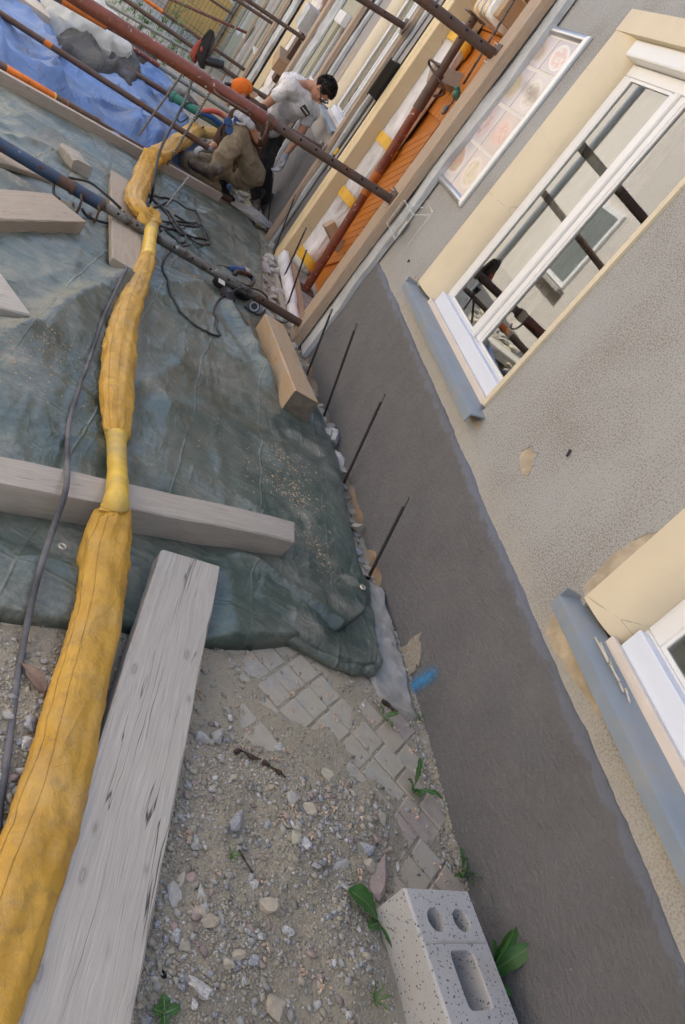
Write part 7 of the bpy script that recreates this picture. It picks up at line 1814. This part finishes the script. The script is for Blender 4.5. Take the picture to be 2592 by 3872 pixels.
def fuse(name, prims, mat, parent, voxel=.012, smooth=6, wrinkle=0, wscale=14, seed=0, dirn=None):
    """one continuous skin over tapered limbs and ellipsoids"""
    bm = bmesh.new()
    for p in prims:
        if p[0] == 'c': cap_into(bm, *p[1:])
        else: ell_into(bm, *p[1:])
    me = bpy.data.meshes.new(name + '_raw'); bm.to_mesh(me); bm.free()
    o = bpy.data.objects.new(name + '_raw', me); COL.objects.link(o)
    m = o.modifiers.new('r', 'REMESH'); m.mode = 'VOXEL'; m.voxel_size = voxel
    s = o.modifiers.new('s', 'SMOOTH'); s.iterations = smooth; s.factor = .5
    dg = bpy.context.evaluated_depsgraph_get(); ev = bpy.data.meshes.new_from_object(o.evaluated_get(dg))
    bpy.data.objects.remove(o); bpy.data.meshes.remove(me)
    n = len(ev.vertices); co = np.empty(n * 3); ev.vertices.foreach_get('co', co); co = co.reshape(-1, 3)
    no = np.empty(n * 3); ev.vertices.foreach_get('normal', no); no = no.reshape(-1, 3)
    if wrinkle:
        a = co @ np.array([.8, .3, .5]); b_ = co @ np.array([-.3, .9, .35]); c_ = co @ np.array([.4, -.4, .8])
        w_ = ridged(a * wscale + 2 * vnoise(b_ * 7, c_ * 7, 3), b_ * wscale * .5 + c_ * wscale * .5, 2, seed) - .5
        co = co + no * (w_ * wrinkle)[:, None]
    lo = co.min(0); hi = co.max(0); o3 = np.array([(lo[0]+hi[0])/2, (lo[1]+hi[1])/2, lo[2]])
    ev.vertices.foreach_set('co', (co - o3).ravel()); ev.materials.clear(); ev.materials.append(MT[mat])
    ev.polygons.foreach_set('use_smooth', [True] * len(ev.polygons)); ev.polygons.foreach_set('material_index', [0] * len(ev.polygons)); ev.update(); ev.name = name
    ob = bpy.data.objects.new(name, ev); ob.matrix_basis = Matrix.Translation(Vector(o3)); return link(ob, parent)
def head_prims(c, face, up, s=1.0):
    """skull, jaw, nose, ears, brow; c is the middle of the skull"""
    c = Vector(c); f = Vector(face).normalized(); u = (Vector(up) - f * Vector(up).dot(f)).normalized(); r = u.cross(f) * -1
    r = f.cross(u).normalized(); ax = [tuple(r), tuple(f), tuple(u)]
    P = [('e', c + u * .015 * s - f * .008 * s, (.074 * s, .094 * s, .092 * s), ax), ('e', c - u * .062 * s + f * .028 * s, (.054 * s, .060 * s, .056 * s), ax),
         ('c', c - u * .005 * s + f * .083 * s, c - u * .045 * s + f * .103 * s, .010 * s, .014 * s), ('c', c + u * .018 * s + f * .080 * s - r * .035 * s, c + u * .018 * s + f * .080 * s + r * .035 * s, .010 * s, .010 * s),
         ('e', c - u * .098 * s + f * .066 * s, (.024 * s, .018 * s, .018 * s), ax), ('c', c - u * .072 * s + f * .087 * s - r * .014 * s, c - u * .072 * s + f * .087 * s + r * .014 * s, .010 * s, .010 * s)]
    for k in (-1, 1):
        P.append(('e', c - u * .012 * s + r * (.077 * s * k) - f * .006 * s, (.012 * s, .020 * s, .031 * s), ax)); P.append(('e', c - u * .026 * s + f * .066 * s + r * .034 * s * k, (.022 * s, .018 * s, .018 * s), ax))
    return P, f, u, r
def eyes(c, f, u, r, parent, s=1.0):
    f, u, r = f * s, u * s, r * s
    for k in (-1, 1):
        b = MB(); b.ball(Vector(c) + u * .002 + f * .0765 + r * .031 * k, .0115, 10, 7); e = make('eye', b, MT['pvc'], parent, smooth=True)
        b = MB(); b.ball(Vector(c) + u * .001 + f * .0845 + r * .031 * k, .0052, 8, 6); make('iris', b, MT['hair'], e, smooth=True)
def hair(name, c, f, u, r, parent, mat='hair', length=.026, n=520, seed=1, lowback=-.07, brow=.035, frontcut=.03, s=1.0):
    f, u, r = f * s, u * s, r * s
    """short hair: a cap on the skull with many small tufts"""
    rr_ = random.Random(seed); b = MB(); c = Vector(c)
    for _ in range(n * 3):
        v = Vector((rr_.gauss(0, 1), rr_.gauss(0, 1), rr_.gauss(0, 1))).normalized()       # r, f, u components
        if v.z * .092 < lowback: continue
        if v.y > frontcut / .094 and v.z < .45: continue
        if v.y > -.05 and v.z < -.1: continue
        p = c + u * .017 - f * .010 + r * (v.x * .077) + f * (v.y * .097) + u * (v.z * .096); nrm = (r * v.x + f * v.y + u * v.z).normalized()
        d = (nrm + f * rr_.uniform(-.1, .7) + r * rr_.uniform(-.5, .5) - u * rr_.uniform(0, .3)).normalized(); s = d.cross(nrm + Vector((.01, .02, .03))).normalized() * rr_.uniform(.007, .012); L_ = length * rr_.uniform(.6, 1.4)
        b.add([p - s - nrm * .006, p + s - nrm * .006, p + d * L_ + s * .2, p + d * L_ * .6 + nrm * .006 + s * .5], [(0, 1, 2), (0, 3, 2), (1, 2, 3), (0, 1, 3)])
        if len(b.f) > n * 4: break
    sc = MB(); sc.ball((0, 0, 0), 1.0, 20, 14); keep = []
    V = [Vector(v) for v in sc.v]
    W_ = [c + u * .017 - f * .010 + r * (v.x * .080) + f * (v.y * .099) + u * (v.z * .099) for v in V]
    for fc in sc.f:
        m = sum((V[i] for i in fc), Vector()) / 4
        if m.z * .092 < lowback or (m.y > frontcut / .094 and m.z < .45) or (m.y > -.05 and m.z < -.1): continue
        keep.append(fc)
    b.add(W_, keep); return make(name, b, MT[mat], parent)
def glove(name, wrist, hand, palm_n, parent, mat='glove', curl=.9, side=1, s=1.0):
    """gloved hand: palm, four unequal bent fingers, thumb from the side"""
    w0 = Vector(wrist); d = (Vector(hand) - w0).normalized(); n_ = (Vector(palm_n) - d * Vector(palm_n).dot(d)).normalized(); t = d.cross(n_) * side
    P = [('c', w0 - d * .03 * s, w0 + d * .02 * s, .036 * s, .036 * s)]
    for k in (-1.5, -.5, .5, 1.5): P.append(('c', w0 + d * .02 * s + t * (.012 * k * s), w0 + d * .088 * s + t * (.0205 * k * s), .022 * s, .0175 * s))
    for k, L_ in zip((-1.5, -.5, .5, 1.5), (.062, .074, .078, .068)):
        a = w0 + d * .092 * s + t * (.0215 * k * s); q = a
        ang = 0
        for j, fr in enumerate((.45, .32, .25)):
            ang += curl * (.55, .75, .6)[j]; e = q + (d * math.cos(ang) + n_ * math.sin(ang)) * (L_ * 1.25 * fr * s)
            P.append(('c', q, e, .0115 * s * (1 - .08 * j), .0108 * s * (1 - .1 * j))); q = e
    a = w0 + d * .025 * s - t * .034 * s; m = a + (d * .6 - t * .55 + n_ * .45).normalized() * .042 * s; e = m + (d * .75 - t * .05 + n_ * .6).normalized() * .038 * s
    P += [('c', a, m, .016 * s, .0135 * s), ('c', m, e, .013 * s, .011 * s)]
    return fuse(name, P, mat, parent, .0042, 2)
def boot(name, ankle, toe, parent, mat, sole_up=(0, 0, 1), s=1.0):
    A = Vector(ankle); T_ = Vector(toe); d = (T_ - A).normalized(); u = (Vector(sole_up) - d * Vector(sole_up).dot(d)).normalized()
    P = [('c', A + u * .10 * s, A + u * .01 * s, .056 * s, .052 * s), ('c', A - d * .035 * s - u * .035 * s, A + d * .06 * s - u * .03 * s, .042 * s, .043 * s), ('c', A + d * .06 * s - u * .03 * s, A + d * .165 * s - u * .045 * s, .045 * s, .036 * s), ('c', A + u * .03 * s, A + d * .09 * s - u * .02 * s, .05 * s, .04 * s)]
    b = fuse(name, P, mat, parent, .008, 3, .004, 30, 4)
    r = d.cross(u); rows = []
    for off in (-.078, -.060):
        rows.append([A + d * x * s + r * y * s + u * off * s for x, y in ((-.075, -.02), (-.07, -.035), (0, -.036), (.06, -.036), (.12, -.046), (.18, -.036), (.205, -.01), (.205, .012), (.18, .036), (.12, .044), (.06, .036), (0, .036), (-.07, .035), (-.075, .02))])
    make('sole', MB().sweep(None, rows), MT['black_plastic'], b); return b

# --- bending man in the grubby white shirt
J = aty
q4 = lambda x, y, d: aty(650 + x * .4464, 250 + y * .4464, d)
W = dict(aL=J(1003, 772, 10.40), aR=J(962, 765, 10.28), kL=J(1008, 635, 10.26), kR=J(962, 622, 10.12), hL=J(1048, 492, 10.48), hR=J(990, 462, 10.28),
         neck=J(1164, 322, 9.98), sR=J(1098, 322, 9.86), sL=J(1178, 420, 10.12), eR=J(1004, 398, 9.88), wR=J(948, 480, 9.80), eL=J(1130, 520, 10.05), wL=J(1084, 582, 9.98), hdL=J(1064, 622, 9.97))
W['aL'].z = max(W['aL'].z, zg(10.4) + .085); W['aR'].z = max(W['aR'].z, zg(10.3) + .085)
man = empty('person', ((W['aL'].x + W['aR'].x) / 2, 10.35, zg(10.35))); tag(man, 'man in a grubby white t-shirt and glasses bending down towards the wall', 'person')
hip = (W['hL'] + W['hR']) / 2; sh = (W['sL'] + W['sR']) / 2
hc = q4(1292, 198, 9.86)                                    # middle of the skull
upv = (hc - W['neck']).normalized()
face = Vector((.52, -.30, -.80)); HS = 1.27
HP, hf, hu, hr = head_prims(hc, face, upv, HS)
chest = hip.lerp(sh, .72); belly = hip.lerp(sh, .3)
tdir = (sh - hip).normalized(); side = (W['sL'] - W['sR']).normalized(); fr = side.cross(tdir).normalized()
tax = [tuple(side), tuple(tdir.cross(side).normalized()), tuple(tdir)]
body = HP + [('c', W['neck'] - upv * .02, hc - hu * .03 - hf * .012, .060, .058), ('e', chest, (.165, .105, .19), tax), ('e', belly, (.145, .10, .16), tax), ('e', hip, (.155, .115, .12), tax), ('c', W['sR'], W['neck'], .062, .055), ('c', W['sL'], W['neck'], .062, .055)]
for s in 'RL':
    body += [('c', W['s' + s], W['e' + s], .060, .047), ('c', W['e' + s].lerp(W['w' + s], .0), W['e' + s].lerp(W['w' + s], .35), .042, .043), ('c', W['e' + s].lerp(W['w' + s], .35), W['w' + s], .043, .029),
             ('c', W['h' + s], W['k' + s], .085, .056), ('c', W['k' + s], W['a' + s], .054, .04)]
fuse('body', body, 'skin', man, .010, 4)
eyes(hc, hf, hu, hr, man, HS)
hair('hair', hc, hf, hu, hr, man, 'hair', .017, 1700, 3, -.05, .035, .055, HS)
hf, hu, hr = hf * HS, hu * HS, hr * HS
# stubble
fuse('stubble', [('e', hc - hu * .068 * 1.06 + hf * .030, (.0565, .058, .054), [tuple(hr), tuple(hf), tuple(hu)])], 'hair', man, .012, 1) if False else None
# shirt: torso, short sleeves, hem
shp = [('e', chest, (.182, .122, .205), tax), ('e', belly, (.166, .122, .18), tax), ('e', hip.lerp(sh, .02), (.165, .13, .10), tax), ('c', W['sR'], W['neck'] - tdir * .03, .078, .066), ('c', W['sL'], W['neck'] - tdir * .03, .078, .066)]
for s in 'RL': shp += [('c', W['s' + s], W['s' + s].lerp(W['e' + s], .50 if s == 'R' else .42), .078, .072)]
shp += [('e', aty(1112, 332, 10.04), (.185, .15, .15)), ('c', hip.lerp(sh, .05), aty(1108, 338, 10.06), .15, .155), ('e', aty(1140, 385, 10.0), (.15, .13, .16)), ('c', W['sR'], W['sL'], .10, .10)]
shirt = fuse('t_shirt', shp, 'shirt_white', man, .010, 16, .026, 10, 5)
nb = MB(); nr = []
nax = (hc - W['neck']).normalized(); na = nax.cross(Vector((0, 0, 1))).normalized(); nb2 = nax.cross(na)
nb.tube([W['neck'] - nax * .012 + (na * math.cos(a) + nb2 * math.sin(a)) * .066 for a in np.linspace(0, 2 * math.pi, 20)], .007, 6); make('collar', nb, MT['shirt_white'], shirt, smooth=True)
# small printed patch on the chest
pc_ = q4(1130, 378, 9.86); vt = (Vector(EYE) - pc_).normalized(); px_ = side * -1; 
pa = (side - vt * side.dot(vt)).normalized(); pb = vt.cross(pa)
b = MB(); b.add([pc_ + pa * x * .062 + pb * y * .042 + vt * .075 for x, y in ((-1, -.6), (.9, -1), (1, .6), (-.8, 1))], [(0, 1, 2, 3)])
b2 = MB(); b2.add([pc_ + pa * x * .05 + pb * y * .006 + vt * .078 for x, y in ((-1, -.6), (.9, -1), (1, .6), (-.8, 1))], [(0, 1, 2, 3)])
o = make('chest_patch', b, MT['dark_cloth'], shirt); make('patch_line', b2, MT['grey_plastic'], o)
tr = [('e', hip - tdir * .02, (.172, .135, .13), tax)]
for s in 'RL': tr += [('c', W['h' + s], W['k' + s], .108, .078), ('c', W['k' + s], W['k' + s].lerp(W['a' + s], .92), .077, .068)]
fuse('trousers', tr, 'dark_cloth', man, .011, 4, .026, 12, 7)
boot('boot', W['aL'] + Vector((0, 0, .0)), W['aL'] + Vector((.10, -.16, -.02)), man, 'boot'); boot('boot', W['aR'], W['aR'] + Vector((.06, -.17, -.02)), man, 'boot')
glove('glove', W['wL'].lerp(W['hdL'], .45), W['hdL'], (-.8, -.5, .0), man, 'glove', .75, 1, 1.12)
glove('glove', W['wR'], W['wR'] + Vector((0, -.02, -.1)), (.8, -.3, 0), man, 'glove', .8, -1, 1.08)
# glasses: frame, temple arms
gm = MB(); ec = hc + hu * .002 + hf * .100
for k in (-1, 1):
    cc = ec + hr * .034 * k
    gm.tube([cc + hr * (math.cos(a) * .029) + hu * (math.sin(a) * .019) for a in np.linspace(0, 2 * math.pi, 17)], .0042, 6)
    gm.tube([cc + hr * .03 * k, hc + hr * .083 * k + hf * .055 + hu * .006, hc + hr * .088 * k - hf * .01 + hu * .004], .0048, 6)
gm.tube([ec - hr * .006, ec + hr * .006], .003, 6)
gl_ = make('glasses', gm, MT['black_lamp'], man, smooth=True)
for k in (-1, 1):
    b = MB(); cc = ec + hr * .034 * k; b.add([cc] + [cc + hr * (math.cos(a) * .028) + hu * (math.sin(a) * .018) for a in np.linspace(0, 2 * math.pi, 17)], [(0, i, i + 1) for i in range(1, 17)]); make('lens', b, MT['lamp_glass'], gl_)

# --- crouching man in the orange cap
K = dict(hN=q4(690, 915, 9.12), hF=q4(575, 905, 9.38), kN=q4(585, 560, 8.86), aN=q4(352, 915, 8.80), tN=q4(190, 810, 8.74), kF=q4(135, 805, 9.22), aF=q4(400, 1060, 9.27), tF=q4(545, 1105, 9.32),
         sN=q4(735, 385, 9.0), sF=q4(560, 420, 9.36), eN=q4(748, 660, 8.92), wN=q4(655, 485, 8.80), hN2=q4(590, 415, 8.80), eF=q4(395, 660, 9.28), wF=q4(305, 705, 9.18))
m2 = empty('person', (-.75, 9.15, zg(9.15))); tag(m2, 'man in an orange cap and khaki trousers crouching on the ground', 'person')
hc2 = q4(585, 215, 9.16); hip = (K['hN'] + K['hF']) / 2; sh = (K['sN'] + K['sF']) / 2; neck = q4(650, 320, 9.16)
face = Vector((-.80, -.28, -.42)); HP, hf, hu, hr = head_prims(hc2, face, (.05, 0, 1), 1.15)
tdir = (sh - hip).normalized(); side = (K['sN'] - K['sF']).normalized(); tax = [tuple(side), tuple(tdir.cross(side).normalized()), tuple(tdir)]
chest = hip.lerp(sh, .72); belly = hip.lerp(sh, .32)
body = HP + [('c', neck, hc2 - hu * .03 - hf * .015, .060, .058), ('e', chest, (.17, .12, .20), tax), ('e', belly, (.15, .12, .18), tax), ('e', hip, (.16, .13, .13), tax), ('c', K['sN'], neck, .064, .056), ('c', K['sF'], neck, .064, .056)]
for s in 'NF': body += [('c', K['s' + s], K['e' + s], .058, .045), ('c', K['e' + s], K['e' + s].lerp(K['w' + s], .35), .044, .045), ('c', K['e' + s].lerp(K['w' + s], .35), K['w' + s], .045, .031), ('c', K['h' + s], K['k' + s], .09, .058), ('c', K['k' + s], K['a' + s], .056, .042)]
fuse('body', body, 'skin', m2, .010, 4); eyes(hc2, hf, hu, hr, m2)
hair('hair', hc2, hf, hu, hr, m2, 'hair', .016, 500, 5, -.075, .035, .02)
# cap worn backwards
cpp = [('e', hc2 + hu * .040 - hf * .006, (.098, .115, .090), [tuple(hr), tuple(hf), tuple(hu)])]
capo = fuse('cap', cpp, 'cap', m2, .008, 3, .004, 25, 2)
rows = []
for i in range(7):
    f = i / 6; row = []
    for a in np.linspace(-1.05, 1.05, 13):
        rad_ = .098 + .085 * f; row.append(hc2 + hu * (.028 - .035 * f - .02 * f * abs(a)) - hf * (math.cos(a) * rad_ * (1.0)) + hr * (math.sin(a) * .092 * (1 + .12 * f)))
    rows.append(row)
P1 = np.array(rows); b = MB(); b.grid(P1); b.grid((P1 + np.array(hu) * .004)[::-1]); make('visor', b, simple('dull_cap_visor', (.50, .30, .16), .8, .2), capo, smooth=True)
b = MB(); b.tube([hc2 + hf * .10 + hu * .045 + hr * .02, hc2 + hf * .135 + hu * .052 + hr * .015, hc2 + hf * .17 + hu * .05 + hr * .01], [.017, .020, .018], 10); make('head_lamp', b, MT['black_plastic'], capo, auto=40)
shp = [('e', chest, (.19, .14, .215), tax), ('e', belly, (.18, .15, .20), tax), ('e', hip + tdir * .05, (.18, .15, .12), tax), ('c', K['sN'], neck, .082, .07), ('c', K['sF'], neck, .082, .07), ('c', K['sN'], K['sN'].lerp(K['eN'], .80), .085, .088), ('c', K['sF'], K['sF'].lerp(K['eF'], .88), .082, .078)]
fuse('sweatshirt', shp, 'shirt_brown', m2, .011, 4, .034, 10, 9)
tr = [('e', hip - tdir * .02, (.185, .16, .15), tax)]
for s in 'NF': tr += [('c', K['h' + s], K['h' + s].lerp(K['k' + s], .5), .125, .112), ('c', K['h' + s].lerp(K['k' + s], .5), K['k' + s], .112, .088), ('c', K['k' + s], K['k' + s].lerp(K['a' + s], .5), .088, .095), ('c', K['k' + s].lerp(K['a' + s], .5), K['k' + s].lerp(K['a' + s], .93), .095, .082)]
trs = fuse('trousers', tr, 'khaki', m2, .010, 3, .055, 7, 11)
# thigh pocket flap and a dark pouch
pk = q4(660, 690, 8.93); pv = (Vector(EYE) - pk).normalized()
b = MB(); pa = (K['kN'] - K['hN']).normalized(); pa = (pa - pv * pa.dot(pv)).normalized(); pb = pv.cross(pa)
b.box(pk + pv * .02, (.11, .075, .03), Matrix((pa, pb, pv)).transposed()); make('thigh_pouch', b, MT['black_plastic'], trs, bevel=.01)
pk = pk + pa * .10 + pb * .0; b = MB(); b.box(pk + pv * .025, (.10, .11, .018), Matrix((pa, pb, pv)).transposed()); make('pocket_flap', b, MT['khaki'], trs, bevel=.006)
boot('boot', K['aN'] + Vector((-.03, -.05, .02)), K['tN'] + Vector((-.03, -.05, .02)), m2, 'boot', (.6, -.5, .6), 1.15); boot('boot', K['aF'] + Vector((0, 0, .02)), K['tF'], m2, 'boot_black', (.3, .3, .9))
glove('glove', K['wN'], K['hN2'], (-.8, .5, -.2), m2, 'glove', .85, -1, 1.1); glove('glove', K['wF'], K['wF'] + Vector((-.07, -.06, -.03)), (0, -.3, -1), m2, 'glove', .8, 1, 1.05)
# dust mask with blue filters hanging at his chest
mk = empty('respirator', q4(530, 560, 8.86)); tag(mk, 'blue and white respirator held before the crouching man', 'respirator')
mc = q4(525, 490, 8.84); vt = (Vector(EYE) - mc).normalized()
mm = fuse('mask_shell', [('c', mc + Vector((0, .02, .03)), mc + Vector((-.03, .02, -.04)), .036, .03)], 'grey_plastic', mk, .008, 3)
for uv in ((558, 458), (490, 545), (478, 470)):
    p = q4(*uv, 8.83); make('filter', MB().tube([p - vt * .03, p + vt * .025, p + vt * .032], [.04, .041, .034], 16), MT['blue_plastic'], mk, auto=40)
b = MB(); b.tube(smoothpath([mc + Vector((-.05, .05, .03)), q4(430, 520, 8.95), q4(425, 600, 8.98), q4(450, 590, 8.9)], 6), .009, 6); make('strap', b, MT['black_plastic'], mk, smooth=True)
